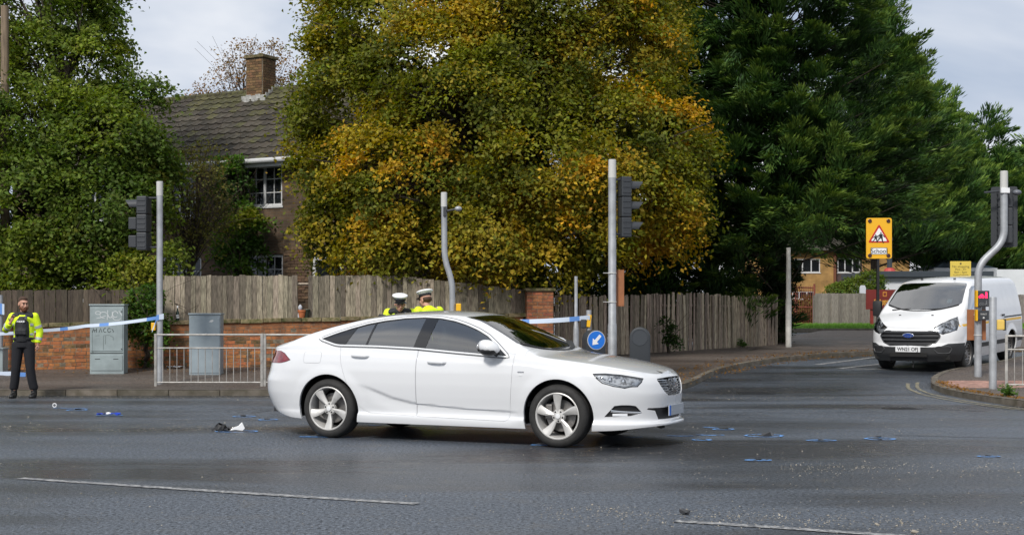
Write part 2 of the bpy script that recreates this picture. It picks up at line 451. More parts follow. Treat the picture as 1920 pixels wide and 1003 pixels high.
# blue spray-paint marks round evidence and tyres
M_BLUE = mat('blue_spray_paint', (0.13, 0.34, 0.74), 0.6, col2=(0.06, 0.10, 0.17), vscale=16, ramp=(0.44, 0.60))
def ring(px, py, rx, ry, label, full=True):
    c = gp(px, py); pts = []
    a0 = random.uniform(0, 6)
    for k in range(22 if full else 14):
        a = a0 + 2 * math.pi * k / 21
        pts.append((c.x + rx * math.cos(a) * random.uniform(.9, 1.1), c.y + ry * .75 * math.sin(a) * random.uniform(.8, 1.2)))
    ribbon('spray_mark', pts, 0.036, M_BLUE, 0.007, label=label, cat='paint mark', n=40)
def dash(px0, px1, py, label, w=0.05):
    ribbon('spray_mark', [gp(px0, py), gp((px0 + px1) / 2, py + 1), gp(px1, py + 0.5)], w, M_BLUE, 0.007, label=label, cat='paint mark', n=16)
dash(562, 662, 819, 'blue paint line on the road under the saloon\'s rear tyre', 0.075)
dash(995, 1095, 834.5, 'blue paint line on the road under the saloon\'s front tyre', 0.085)
dash(690, 715, 797, 'short blue paint dash by the saloon\'s off-side rear tyre')
dash(1170, 1205, 819, 'short blue paint dash by the saloon\'s off-side front tyre')
ring(443, 809, 0.26, 0.16, 'blue paint ring round the black and white plastic fragment')
ring(457, 781, 0.14, 0.16, 'blue paint ring just beyond the black and white fragment')
ring(502, 787, 0.12, 0.16, 'blue paint ring just behind the saloon\'s rear bumper')
ring(205, 779, 0.18, 0.12, 'blue paint ring round the blue cloth on the road')
dash(100, 165, 765, 'broken blue paint line in front of the bearded officer\'s boots')
ring(145, 769, 0.14, 0.2, 'blue paint ring at the end of the line near the bearded officer')
ring(1316, 825, 0.10, 0.10, 'small blue paint ring ahead of the saloon round a black chip')
dash(1250, 1300, 817, 'blue paint dash leading from the saloon\'s nose')
dash(1305, 1358, 815.5, 'blue paint dash beyond the small ring ahead of the saloon')
dash(1320, 1345, 801, 'faint blue paint dash farthest up the road ahead of the saloon')
ring(1357, 805, 0.12, 0.12, 'thin blue paint ring round a flat black sliver')
ring(1432, 817, 0.22, 0.22, 'large blue paint ring round a long black trim piece')
ring(1541, 826, 0.16, 0.1, 'blue paint ring round a thin dark strip past the long trim piece')
ring(1650, 823, 0.16, 0.16, 'blue paint ring round two black chips on the road')
ring(1421, 863, 0.12, 0.07, 'blue paint ring set apart, closest to the lane line ahead of the saloon')
ring(1853, 856, 0.1, 0.07, 'blue paint ring set apart on the road by the corner kerb')

M_TAR = mat('tar_seam', (.012, .012, .013), .35, var=.3, vscale=8)
def seam(label, pts, w): ribbon('tar_seam', [(q.x + random.gauss(0, .02), q.y + random.gauss(0, .05)) for q in [gp(*p) for p in pts]], w, M_TAR, .005, label=label, cat='road repair', n=40)
seam('dark tar joint crossing the road towards the corner kerb', [(1615, 763), (1650, 764), (1690, 766), (1730, 766), (1790, 768), (1850, 770)], .035)
seam('faint tar joint running past the paint rings', [(1680, 816), (1740, 817), (1800, 819), (1925, 822)], .03)
seam('thin crack in the road behind the saloon', [(470, 774), (500, 771), (540, 768), (560, 770)], .02)
# loose grit on the road, one mass
def grit(name, n, area, m, smin, smax, label, dens=None):
    V, Fc = [], []
    k = 0
    while k < n:
        x = random.uniform(area[0], area[1]); y = random.uniform(area[2], area[3])
        if dens and random.random() > dens(x, y): continue
        s_ = random.uniform(smin, smax) * (1.8 if random.random() < .05 else 1); a = random.uniform(0, 6.28); z = G(y) + 0.002
        o = len(V)
        for j in range(4): V.append((x + s_ * math.cos(a + j * 1.57) * random.uniform(.6, 1.2), y + s_ * math.sin(a + j * 1.57) * random.uniform(.6, 1.2), z))
        V.append((x, y, z + s_ * random.uniform(.5, 1)))
        Fc += [(o, o + 1, o + 4), (o + 1, o + 2, o + 4), (o + 2, o + 3, o + 4), (o + 3, o, o + 4)]; k += 1
    return tag(stuff(MB().add(V, Fc).build(name, m)), label, 'grit')
M_GRIT = mat('grit', (0.30, 0.27, 0.22), 0.8, var=0.6, vscale=5)
def dens(x, y):
    d = 0.035
    d += 0.95 * math.exp(-((y - (9.9 - 0.18 * (x - 1.0))) / 0.36) ** 2) * (x > 0.2)
    d += 0.5 * math.exp(-((y - 17.2) / 0.5) ** 2) * (x < -2.5)
    d += 0.45 * math.exp(-((y - 12.8) / 0.5) ** 2) * (x > 2.5)
    d += 0.35 * math.exp(-((y - 23.6) / 0.4) ** 2)
    return d
grit('road_grit', 12000, (-9, 9, 8, 26), M_GRIT, 0.0025, 0.0075, 'fine pale grit scattered over the wet road', dens)
# ================================================================== vehicles
from mathutils.bvhtree import BVHTree
def pchip(pts):
    pts = sorted(pts); x = np.array([p[0] for p in pts], float); y = np.array([p[1] for p in pts], float)
    h = np.diff(x); d = np.diff(y) / h
    m = np.zeros_like(y); m[0], m[-1] = d[0], d[-1]
    for i in range(1, len(x) - 1):
        if d[i - 1] * d[i] > 0:
            w1, w2 = 2 * h[i] + h[i - 1], h[i] + 2 * h[i - 1]; m[i] = (w1 + w2) / (w1 / d[i - 1] + w2 / d[i])
    def f(t):
        t = min(max(t, x[0]), x[-1]); i = min(int(np.searchsorted(x, t, 'right')) - 1, len(h) - 1); i = max(i, 0)
        u = (t - x[i]) / h[i]; u2, u3 = u * u, u * u * u
        return (2 * u3 - 3 * u2 + 1) * y[i] + (u3 - 2 * u2 + u) * h[i] * m[i] + (-2 * u3 + 3 * u2) * y[i + 1] + (u3 - u2) * h[i] * m[i + 1]
    return f
def sstep(a, b, x):
    t = min(max((x - a) / (b - a), 0), 1); return t * t * (3 - 2 * t)

class Shell:
    """half body shell (y >= 0): side field y = w(x, z) below the shoulder line, lofted sections above it"""
    def __init__(s, **k): s.__dict__.update(k)
    def w(s, x, z):
        a = min(max((s.xf(z) - x) / s.Lf, 0), 1); b = min(max((x - s.xr(z)) / s.Lr, 0), 1)
        ta = (1 - (1 - a) ** s.nf) ** (1 / s.nf); tb = (1 - (1 - b) ** s.nr) ** (1 / s.nr)
        return max((s.W(z) + s.extra(x, z)) * ta * tb, 0)
    def edge(s, x): return s.w(x, s.zs(x))
    def corner(s, x):
        zs, zt = s.zs(x), s.zt(x); h = max(zt - zs, 0.0)
        zc = zs + max(h - s.crown, h * 0.5); e = s.edge(x)
        yc = max(e - s.tum * (zc - zs) - min(0.03, e * .2), e * .3)
        return e, zs, yc, zc, zt
    def section(s, x, n=41):
        e, zs, yc, zc, zt = s.corner(x)
        L1 = math.hypot(e - yc, zc - zs); r = min(s.fillet, 0.45 * L1 + 1e-6, 0.4 * yc + 1e-6)
        par = lambda y: zc + (zt - zc) * (1 - (y / max(yc, 1e-6)) ** 2)
        A = (e + (yc - e) * (1 - r / max(L1, 1e-6)), zs + (zc - zs) * (1 - r / max(L1, 1e-6)))
        B = (yc - r, par(yc - r))
        out = []
        for j in range(n):
            if j <= 10:
                t = j / 10; out.append((e + (A[0] - e) * t + s.bow * math.sin(math.pi * t) * min(1, L1 / .3), zs + (A[1] - zs) * t))
            elif j <= 18:
                t = (j - 10) / 8; out.append(tuple((1 - t) ** 2 * A[k] + 2 * t * (1 - t) * (yc, zc)[k] + t * t * B[k] for k in (0, 1)))
            else:
                t = (j - 18) / (n - 1 - 18); y = B[0] * (1 - t); out.append((y, par(y)))
        return out
    def mesh(s, N=150, rows=34, n=41):
        bm = bmesh.new(); grid = []
        for i in range(N + 1):
            u = i / N; q = 0.65 * (0.5 - 0.5 * math.cos(math.pi * u)) + 0.35 * u
            xa = s.x_min + (s.x_max - s.x_min) * q
            col = []
            for j in range(rows + 1):
                f = j / rows; x = xa
                for _ in range(3):
                    z = s.zb(x) + f * (s.zs(x) - s.zb(x)); x = s.xr(z) + (s.xf(z) - s.xr(z)) * q
                z = s.zb(x) + f * (s.zs(x) - s.zb(x))
                col.append((x, s.w(x, z), z))
            x = col[-1][0]
            sec = s.section(x, n)
            col += [(x, y, z) for y, z in sec[1:]]
            grid.append([bm.verts.new(p) for p in col])
        for i in range(N):
            for j in range(rows + n - 1):
                try: bm.faces.new((grid[i][j], grid[i + 1][j], grid[i + 1][j + 1], grid[i][j + 1]))
                except ValueError: pass
        bmesh.ops.remove_doubles(bm, verts=bm.verts, dist=2e-5)
        bmesh.ops.dissolve_degenerate(bm, edges=bm.edges, dist=1e-5)
        bmesh.ops.recalc_face_normals(bm, faces=bm.faces)
        if sum(f.normal.y * f.calc_area() for f in bm.faces) < 0: bmesh.ops.reverse_faces(bm, faces=bm.faces)
        return bm

def inside(poly, x, y):
    c = False; j = len(poly) - 1
    for i in range(len(poly)):
        (xi, yi), (xj, yj) = poly[i], poly[j]
        if (yi > y) != (yj > y) and x < (xj - xi) * (y - yi) / (yj - yi) + xi: c = not c
        j = i
    return c
AX = {'side': (Vector((1, 0, 0)), Vector((0, 0, 1))), 'front': (Vector((0, 1, 0)), Vector((0, 0, 1))), 'plan': (Vector((1, 0, 0)), Vector((0, 1, 0))),
      'obl': (Vector((1, -1, 0)).normalized(), Vector((0, 0, 1)))}
def cut(bm, poly, view, ok=lambda c: True):
    A, B = AX[view]
    for i in range(len(poly)):
        a, b = Vector(poly[i]), Vector(poly[(i + 1) % len(poly)])
        if (b - a).length < 1e-6: continue
        x0, x1 = min(a.x, b.x) - 2e-3, max(a.x, b.x) + 2e-3; y0, y1 = min(a.y, b.y) - 2e-3, max(a.y, b.y) + 2e-3
        sel = []
        for f in bm.faces:
            us = [v.co.dot(A) for v in f.verts]
            if max(us) < x0 or min(us) > x1: continue
            vs = [v.co.dot(B) for v in f.verts]
            if max(vs) < y0 or min(vs) > y1: continue
            if not ok(f.calc_center_median()): continue
            sel.append(f)
        if not sel: continue
        geom = set(sel)
        for f in sel: geom.update(f.edges); geom.update(f.verts)
        d = b - a; n3 = A * (-d.y) + B * d.x
        bmesh.ops.bisect_plane(bm, geom=list(geom), dist=1e-6, plane_co=A * a.x + B * a.y, plane_no=n3.normalized())
def round_poly(poly, r, k=4):
    """round the corners of a polygon; r one radius or one for each corner"""
    out = []; n = len(poly)
    for i in range(n):
        p0, p, p1 = (Vector(poly[(i + q) % n]) for q in (-1, 0, 1))
        rr = r[i] if isinstance(r, (list, tuple)) else r
        a, b = p0 - p, p1 - p
        t = min(rr, a.length * .45, b.length * .45)
        A, B = p + a.normalized() * t, p + b.normalized() * t
        for q in range(k + 1):
            u = q / k; out.append(tuple((1 - u) ** 2 * A + 2 * u * (1 - u) * p + u * u * B))
    return out

def panel(bm, pred, name, m, parent, shrink=0.0, flange=0.0, offset=0.0, smooth=True):
    """copy the faces that pred accepts to an object of their own, edges drawn in by shrink and turned inwards by flange"""
    nb = bmesh.new(); vm = {}
    for f in bm.faces:
        if not pred(f): continue
        vs = []
        for v in f.verts:
            if v not in vm: vm[v] = nb.verts.new(v.co + v.normal * offset)
            vs.append(vm[v])
        try: nb.faces.new(vs)
        except ValueError: pass
    nb.normal_update()
    be = [e for e in nb.edges if len(e.link_faces) == 1]
    if (shrink or flange) and be:
        mv, nr = {}, {}
        for e in be:
            f = e.link_faces[0]; a, b = e.verts; d = (b.co - a.co)
            if d.length < 1e-7: continue
            d.normalize(); q = f.calc_center_median() - a.co; q = q - d * q.dot(d)
            if q.length < 1e-7: continue
            q.normalize()
            for v in (a, b): mv[v] = mv.get(v, Vector()) + q; nr[v] = nr.get(v, Vector()) + f.normal
        for v, q in mv.items():
            if q.length > 1e-6: v.co += q.normalized() * shrink
        if flange:
            r = bmesh.ops.extrude_edge_only(nb, edges=be)
            new = [g for g in r['geom'] if isinstance(g, bmesh.types.BMVert)]
            src = {}
            for g in r['geom']:
                if isinstance(g, bmesh.types.BMFace): pass
            for v in new:
                for e in v.link_edges:
                    o = e.other_vert(v)
                    if o in nr: src[v] = o; break
            for v in new:
                o = src.get(v)
                if o is not None and nr[o].length > 1e-6: v.co = v.co - nr[o].normalized() * flange
    me = bpy.data.meshes.new(name); nb.to_mesh(me); nb.free()
    return link(name, me, m, parent, smooth, angle=38)

def mirror(bm):
    r = bmesh.ops.duplicate(bm, geom=list(bm.verts) + list(bm.edges) + list(bm.faces))
    vs = [g for g in r['geom'] if isinstance(g, bmesh.types.BMVert)]; fs = [g for g in r['geom'] if isinstance(g, bmesh.types.BMFace)]
    for v in vs: v.co.y = -v.co.y
    bmesh.ops.reverse_faces(bm, faces=fs)
    bmesh.ops.remove_doubles(bm, verts=[v for v in bm.verts if abs(v.co.y) < 1e-4], dist=1e-4)
    bm.normal_update()

M_WHITE = mat('white_car_paint', (0.67, 0.682, 0.70), 0.24, spec=0.5, coat=1.0)
M_WHITE2 = mat('white_van_paint', (0.72, 0.73, 0.745), 0.38, spec=0.5, coat=0.8, var=0.05, vscale=3)
M_BLACK = mat('black_plastic', (0.018, 0.018, 0.019), 0.5, bump=0.08, bscale=200)
M_GLOSS = mat('gloss_black', (0.008, 0.008, 0.009), 0.08, coat=0.6)
M_RUBBER = mat('tyre_rubber', (0.022, 0.0215, 0.021), 0.78, var=0.35, vscale=14, bump=0.15, bscale=60)
M_ALLOY = mat('silver_alloy', (0.60, 0.59, 0.57), 0.38, metal=0.3, var=0.1, vscale=10)
M_STEEL = mat('dull_steel', (0.25, 0.24, 0.23), 0.5, metal=0.8, var=0.3, vscale=12)
M_CHROME = mat('chrome', (0.75, 0.76, 0.78), 0.12, metal=1.0)
M_SATIN = mat('satin_trim', (0.80, 0.81, 0.82), 0.25, metal=0.15)
M_SEAT = mat('seat_cloth', (0.025, 0.025, 0.028), 0.85, bump=0.2, bscale=150)
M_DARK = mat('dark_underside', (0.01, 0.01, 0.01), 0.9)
M_GLASS_F = glass_mat('window_glass', (0.52, 0.60, 0.60), gain=3.0, floor=.07)
M_GLASS_R = glass_mat('privacy_glass', (0.12, 0.15, 0.18), gain=3.2, floor=.09)
M_GLASS_W = glass_mat('windscreen_glass', (0.45, 0.50, 0.51), gain=1.3, floor=.02)
M_LENS = glass_mat('clear_lens', (0.9, 0.92, 0.94), ior=1.35)
M_RED = mat('red_lens', (0.22, 0.008, 0.014), 0.12, coat=1.0, col2=(0.10, 0.004, 0.008), vscale=14)
M_PLATE_Y = mat('grey_plate', (0.38, 0.41, 0.45), 0.5)
M_BLUE_P = mat('plate_blue', (0.01, 0.14, 0.62), 0.4)

def wheel(parent, x, y, z, side, r=0.338, rim=0.245, wd=0.235, style='blade', rot=0.0):
    """side -1: outer face towards -y"""
    t = bpy.data.objects.new('wheel', None); COL.objects.link(t); t.parent = parent; t.location = (x, y, z)
    Mx = Matrix.Rotation(R(90) * (1 if side < 0 else -1), 4, 'X')      # lathe z -> outward
    h = wd / 2
    MB().lathe([(rim - .004, -h + .02), (rim + .012, -h), (r - .05, -h - .004), (r - .018, -h + .012), (r - .003, -h + .035), (r, -h + .06), (r, -.05), (r - .008, -.048), (r - .008, -.040), (r, -.038), (r, .038), (r - .008, .04), (r - .008, .048), (r, .05), (r, h - .06), (r - .003, h - .035),
                (r - .018, h - .012), (r - .05, h + .004), (rim + .012, h), (rim - .004, h - .02)], 56, Mx, caps=False).build('tyre', M_RUBBER, t, smooth=True, angle=50)
    zf = h - .012
    m = MB().lathe([(rim + .006, zf + .004), (rim - .004, zf + .008), (rim - .012, zf), (rim - .022, zf - .05), (rim - .03, -h + .02), (rim - .01, -h + .005), (rim + .006, -h + .01)], 48, Mx, caps=False)
    hubz = zf - .028
    if style == 'blade':
        m.lathe([(1e-4, hubz + .012), (.03, hubz + .012), (.034, hubz + .006), (.07, hubz), (.078, hubz - .03)], 30, Mx)
        for k in range(5):
            M2 = Mx @ Matrix.Rotation(rot + k * 2 * math.pi / 5, 4, 'Z')
            V, Fc = [], []
            for q in range(8):
                u = q / 7; rr = .055 + (rim - .010 - .055) * u
                wl_ = .017 + .052 * u ** .9; wr = .015 + .020 * u
                sk = .012 * math.sin(math.pi * u * .9)
                zz = hubz + .002 + (zf - .002 - hubz) * u ** 1.4
                for (yy, dz) in ((-wl_ + sk, -.012), (-wl_ * .55 + sk, -.001), (0.2 * wr + sk, .006), (wr + sk, -.001), (wr + sk - .003, -.035), (-wl_ + sk + .003, -.035)): V.append(M2 @ Vector((rr, yy, zz + dz)))
            for q in range(7):
                for j in range(6): a = q * 6 + j; b = q * 6 + (j + 1) % 6; Fc.append((a, b, b + 6, a + 6))
            Fc += [tuple(range(5, -1, -1)), tuple(42 + j for j in range(6))]
            m.add(V, Fc)
    else:
        m.lathe([(1e-4, hubz + .02), (.05, hubz + .02), (.062, hubz + .012), (.08, hubz - .004), (.12, hubz + .004), (rim - .05, hubz + .016), (rim - .02, hubz - .005), (rim - .022, hubz - .03)], 36, Mx)
    m.build('rim', M_ALLOY if style == 'blade' else M_STEEL, t, smooth=True, angle=32)
    if style == 'blade':
        MB().lathe([(.17, -.02), (.17, -.004), (.075, -.004), (.075, .02), (1e-4, .02)], 36, Mx).build('brake_disc', M_STEEL, t, smooth=True)
        MB().box((0, 0, 0), (.08, .16, .07), Mx @ Matrix.Translation((-.13, .04, 0)), ch=.012).build('brake_caliper', M_STEEL, t)
        for k in range(5):
            a = rot + (k + .5) * 2 * math.pi / 5
            MB().lathe([(.010, hubz - .01), (.010, hubz + .006), (.006, hubz + .010), (1e-4, hubz + .010)], 10, Mx @ Matrix.Translation((.053 * math.cos(a), .053 * math.sin(a), 0))).build('wheel_bolt', M_BLACK, t)
        MB().lathe([(.028, hubz + .012), (.026, hubz + .017), (1e-4, hubz + .019)], 24, Mx).build('centre_cap', M_SATIN, t, smooth=True)
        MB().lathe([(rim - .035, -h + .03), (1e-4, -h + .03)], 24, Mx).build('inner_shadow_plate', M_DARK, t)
    else:
        for k in range(12):
            a = k * math.pi / 6
            MB().lathe([(.016, hubz - .002), (.014, hubz + .0205), (1e-4, hubz + .0215)], 10, Mx @ Matrix.Translation((.14 * math.cos(a), .14 * math.sin(a), 0))).build('rim_hole', M_DARK, t)
    return t

def arch_parts(parent, sh, xc, zc, r, m_lip, a0=-0.45, depth=0.34):
    """painted return edge and black liner of one wheel arch, both sides"""
    for sgn in (-1, 1):
        V, V2 = [], []
        n = 40
        for k in range(n + 1):
            a = a0 + (math.pi - 2 * a0) * k / n
            x, z = xc + r * math.cos(a), zc + r * math.sin(a)
            z = max(z, sh.zb(x) + .003)
            y = sh.w(x, z)
            V += [(x, sgn * (y - .001), z), (x, sgn * (y - .028), z + .0)]
            V2 += [(x, sgn * (y - .028), z), (x + .02 * math.cos(a), sgn * (y - .03), z + .02 * math.sin(a)), (x + .02 * math.cos(a), sgn * (y - depth), z + .02 * math.sin(a)), (xc, sgn * (y - depth - .01), zc)]
        MB().add(V, [(2 * i, 2 * i + 1, 2 * i + 3, 2 * i + 2) for i in range(n)]).build('arch_lip', m_lip, parent, smooth=True)
        MB().add(V2, [(4 * i + j, 4 * i + j + 1, 4 * i + 5 + j, 4 * i + 4 + j) for i in range(n) for j in range(3)]).build('arch_liner', M_BLACK, parent, smooth=True)

# ------------------------------------------------------------------ the white saloon
CAR_LOC, CAR_RZ = (-0.444, 16.127, 0.0), -R(23.95)
car = thing('saloon_car', 'white five-door saloon with silver blade alloys and a crumpled grille, stopped across the road', 'car', CAR_LOC, CAR_RZ)
def zcrease(x): return float(np.interp(x, [-1.3, -.9, -.6, -.3, .2, .9], [.70, .60, .49, .43, .395, .37]))
def c_extra(x, z):
    d = 0.0
    zc = zcrease(x); k = sstep(-1.05, -.75, x) * (1 - sstep(.80, .98, x))
    if z < zc: d -= k * 0.017 * (1 - sstep(0, .18, zc - z)) * sstep(0, .010, zc - z)
    z2 = float(np.interp(x, [-2.3, -1.3, 0, .9, 1.9], [.985, .968, .915, .872, .80]))
    d -= 0.013 * sstep(0, .014, z - z2) * sstep(-2.45, -2.1, x) * (1 - sstep(1.3, 1.9, x))
    # flared arches
    for xc in (1.4145, -1.4145):
        rr = math.hypot(x - xc, z - .335); d += .012 * (1 - sstep(.40, .52, rr)) * sstep(.2, .4, z)
    # side skirt
    if z < .31: d += .016 * sstep(.31, .285, z) * (1 if -1.1 < x < 1.05 else .3)
    # front splitter lip
    if x > 1.75: d += .012 * sstep(.30, .26, z)
    return d
SH = Shell(xf=pchip([(.15, 2.43), (.21, 2.46), (.255, 2.465), (.29, 2.425), (.40, 2.43), (.55, 2.44), (.66, 2.425), (.74, 2.39), (.80, 2.33), (.9, 2.2), (1.2, 2.0)]),
           xr=pchip([(.15, -2.33), (.25, -2.40), (.35, -2.48), (.55, -2.54), (.62, -2.54), (.75, -2.50), (.88, -2.47), (.98, -2.44), (1.02, -2.45), (1.2, -2.4)]),
           W=pchip([(.15, .86), (.2, .885), (.26, .893), (.32, .888), (.40, .897), (.52, .915), (.66, .927), (.76, .928), (.86, .918), (.93, .902), (1.0, .882), (1.08, .858), (1.2, .82)]),
           Lf=1.15, nf=2.7, Lr=.95, nr=3.0, extra=c_extra,
           zb=pchip([(-2.6, .33), (-2.3, .29), (-1.9, .215), (-1.0, .195), (.9, .19), (1.7, .185), (2.0, .195), (2.3, .225), (2.5, .24)]),
           zs=pchip([(-2.6, 1.0), (-2.45, 1.005), (-2.2, 1.03), (-1.8, 1.06), (-1.35, 1.052), (-.9, 1.047), (-.29, 1.027), (.23, .989), (.9, .945), (1.3, .905), (1.8, .835), (2.1, .795), (2.33, .775), (2.5, .77)]),
           zt=pchip([(-2.6, 1.0), (-2.45, 1.012), (-2.35, 1.04), (-2.15, 1.10), (-1.8, 1.225), (-1.4, 1.335), (-1.0, 1.412), (-.6, 1.449), (-.3, 1.455), (.0, 1.446), (.3, 1.405), (.6, 1.285), (.9, 1.135), (1.1, 1.035), (1.22, .995), (1.5, .965), (1.8, .925), (2.05, .875), (2.25, .815), (2.34, .780), (2.5, .77)]),
           crown=.052, tum=.66, fillet=.075, bow=.012, x_min=-2.45, x_max=2.36)
bm = SH.mesh(170, 64, 41)
# pixel outline -> local points on the shell (near side, y < 0, returned with y mirrored to > 0)
CM = Matrix.Translation(CAR_LOC) @ Matrix.Rotation(CAR_RZ, 4, 'Z'); CMI = CM.inverted()
_t = bm.copy()
for v in _t.verts: v.co.y = -v.co.y
_bvh = BVHTree.FromBMesh(_t)
def hit(px, py, bv=None, MI=None):
    o = (MI or CMI) @ Vector((0, 0, CAM_H)); d = ((MI or CMI) @ at(px, py, 10.0) - o).normalized()
    h = (bv or _bvh).ray_cast(o, d)[0]
    return None if h is None else Vector((h.x, -h.y, h.z))
def hits(pts, view):
    A, B = AX[view]; out = []
    for p in pts:
        h = hit(*p)
        if h is not None: out.append((h.dot(A), h.dot(B)))
    return out
def on_shell(x, z, off=0.0):
    """3D point of the near side at side-view x, z"""
    e, zs_, yc, zc, zt = SH.corner(x)
    if z <= zs_: y = SH.w(x, z)
    else:
        sec = SH.section(x)[:19]; y = float(np.interp(z, [p[1] for p in sec], [p[0] for p in sec]))
    return Vector((x, y + off, z))
ok_side = lambda c: c.y > .25
PO = {}
DLO = [(-1.585, 1.128), (-1.40, 1.197), (-1.24, 1.250), (-1.03, 1.307), (-.819, 1.345), (-.58, 1.373), (-.331, 1.384), (-.12, 1.374), (.071, 1.344), (.24, 1.298), (.394, 1.243), (.53, 1.178), (.66, 1.090), (.80, .985), (.835, .955), (.226, .995), (-.29, 1.033), (-.8, 1.052), (-1.29, 1.058), (-1.36, 1.066)]
PO['dlo'] = ('side', DLO)
PO['front_door'] = ('side', round_poly([(-.268, 1.06), (-.276, .285), (.845, .262), (.862, .40), (.892, .70), (.906, .99)], [0, .02, .09, .05, .05, 0]))
PO['rear_door'] = ('side', round_poly([(-1.285, 1.07), (-1.235, .84), (-1.131, .58), (-1.02, .385), (-.90, .305), (-.282, .286), (-.274, 1.06)], [0, .05, .05, .05, .05, .02, 0]))
PO['fuel_flap'] = ('side', round_poly([(-1.745, .985), (-1.745, .855), (-1.51, .855), (-1.51, .985)], .035))
PO['tail_light'] = ('side', [(-2.7, .99), (-2.13, .985), (-2.05, .96), (-1.935, .885), (-2.0, .862), (-2.1, .845), (-2.7, .84)])
PO['headlight'] = ('obl', hits([(1111, 701), (1135, 700.5), (1165, 703), (1190, 707), (1206, 709.5), (1203, 716), (1195, 724.5), (1182, 725), (1171, 727.5), (1150, 724), (1129, 718), (1118, 709)], 'obl'))
PO['grille'] = ('front', [(-.1, .742), (.30, .735), (.385, .730), (.40, .715), (.37, .655), (.31, .59), (.22, .548), (-.1, .535)])
PO['fog_lamp'] = ('obl', hits([(1133, 781.5), (1140, 774), (1152, 761), (1165, 759.5), (1180, 759.5), (1192, 761), (1199, 768), (1204, 774), (1195, 776.5), (1184, 779.5), (1160, 781)], 'obl'))
PO['lower_intake'] = ('front', [(-.1, .425), (.40, .422), (.55, .425), (.56, .412), (.46, .395), (.40, .30), (-.1, .292)])
xs = np.linspace(1.02, 2.315, 40)
PO['bonnet'] = ('plan', [(1.02, -.1)] + [(x, max(SH.edge(x) - .035, .0)) for x in xs] + [(2.318, -.1)])
PO['windscreen'] = ('plan', [(.28, -.1), (.28, .0), (.27, .2), (.235, .38), (.17, SH.corner(.17)[2] - .05)] + [(x, SH.corner(x)[2] - .035) for x in np.linspace(.25, .86, 12)] + [(.93, .70), (1.02, .50), (1.08, .25), (1.10, 0), (1.10, -.1)])
PO['rear_window'] = ('plan', [(-1.42, -.1), (-1.42, 0), (-1.42, SH.corner(-1.42)[2] - .07)] + [(x, SH.corner(x)[2] - .05) for x in np.linspace(-1.5, -2.02, 8)] + [(-2.2, .5), (-2.24, .2), (-2.24, -.1)])
arch = {}
AR = .392
for nm, xc in (('f', 1.4145), ('r', -1.4145)):
    arch[nm] = [(xc + AR * math.cos(a), .338 + AR * math.sin(a)) for a in np.linspace(-.25, math.pi + .25, 44)] + [(xc - AR * .92, .1), (xc + AR * .92, .1)]
    cut(bm, arch[nm], 'side', ok_side)
bmesh.ops.delete(bm, geom=[f for f in bm.faces if f.calc_center_median().y > .25 and any(inside(arch[k], f.calc_center_median().x, f.calc_center_median().z) for k in arch)], context='FACES')
OK = {'headlight': lambda c: c.x > 1.6 and c.y > .2, 'fog_lamp': lambda c: c.x > 1.6 and c.y > .2, 'grille': lambda c: c.x > 2.0, 'lower_intake': lambda c: c.x > 2.0, 'tail_light': lambda c: c.x < -1.8,
      'bonnet': lambda c: c.z > .76 and c.x > .9, 'windscreen': lambda c: c.z > .95, 'rear_window': lambda c: c.z > .99}
lay = bm.faces.layers.int.new('reg')
order = ['fuel_flap', 'front_door', 'rear_door', 'dlo', 'bonnet', 'windscreen', 'rear_window', 'tail_light', 'headlight', 'grille', 'fog_lamp', 'lower_intake']
for k in order: cut(bm, PO[k][1], PO[k][0], OK.get(k, ok_side))
lay = bm.faces.layers.int.get('reg')
for f in bm.faces:
    c = f.calc_center_median()
    for i, k in enumerate(order):
        A, B = AX[PO[k][0]]
        if OK.get(k, ok_side)(c) and inside(PO[k][1], c.dot(A), c.dot(B)):
            if k == 'bonnet' and f.normal.z < .3: continue
            f[lay] = i + 1
mirror(bm)
lay = bm.faces.layers.int.get('reg')
rid = {k: i + 1 for i, k in enumerate(order)}
panel(bm, lambda f: f[lay] == 0, 'body_shell', M_WHITE, car, .0012, .02)
for sgn in (1, -1):
    sd_ = lambda f, s=sgn: f.calc_center_median().y * s > 0
    for k in ('front_door', 'rear_door', 'fuel_flap'): panel(bm, lambda f: f[lay] == rid[k] and sd_(f), k, M_WHITE, car, .0016, .02 if k != 'fuel_flap' else .006)
for (x0, dx) in ((-.19, .12), (-.345, .12), (-.94, .12), (-.965, .12), (-1.235, .42), (-1.262, .42)):
    for sgn in (1, -1):
        fs = [f for f in bm.faces if f[lay] == rid['dlo'] and f.calc_center_median().y * sgn > 0]
        g = set(fs)
        for f in fs: g.update(f.edges); g.update(f.verts)
        bmesh.ops.bisect_plane(bm, geom=list(g), dist=1e-6, plane_co=(x0, 0, 1.05), plane_no=Vector((1, 0, -dx)).normalized())
bm.normal_update()
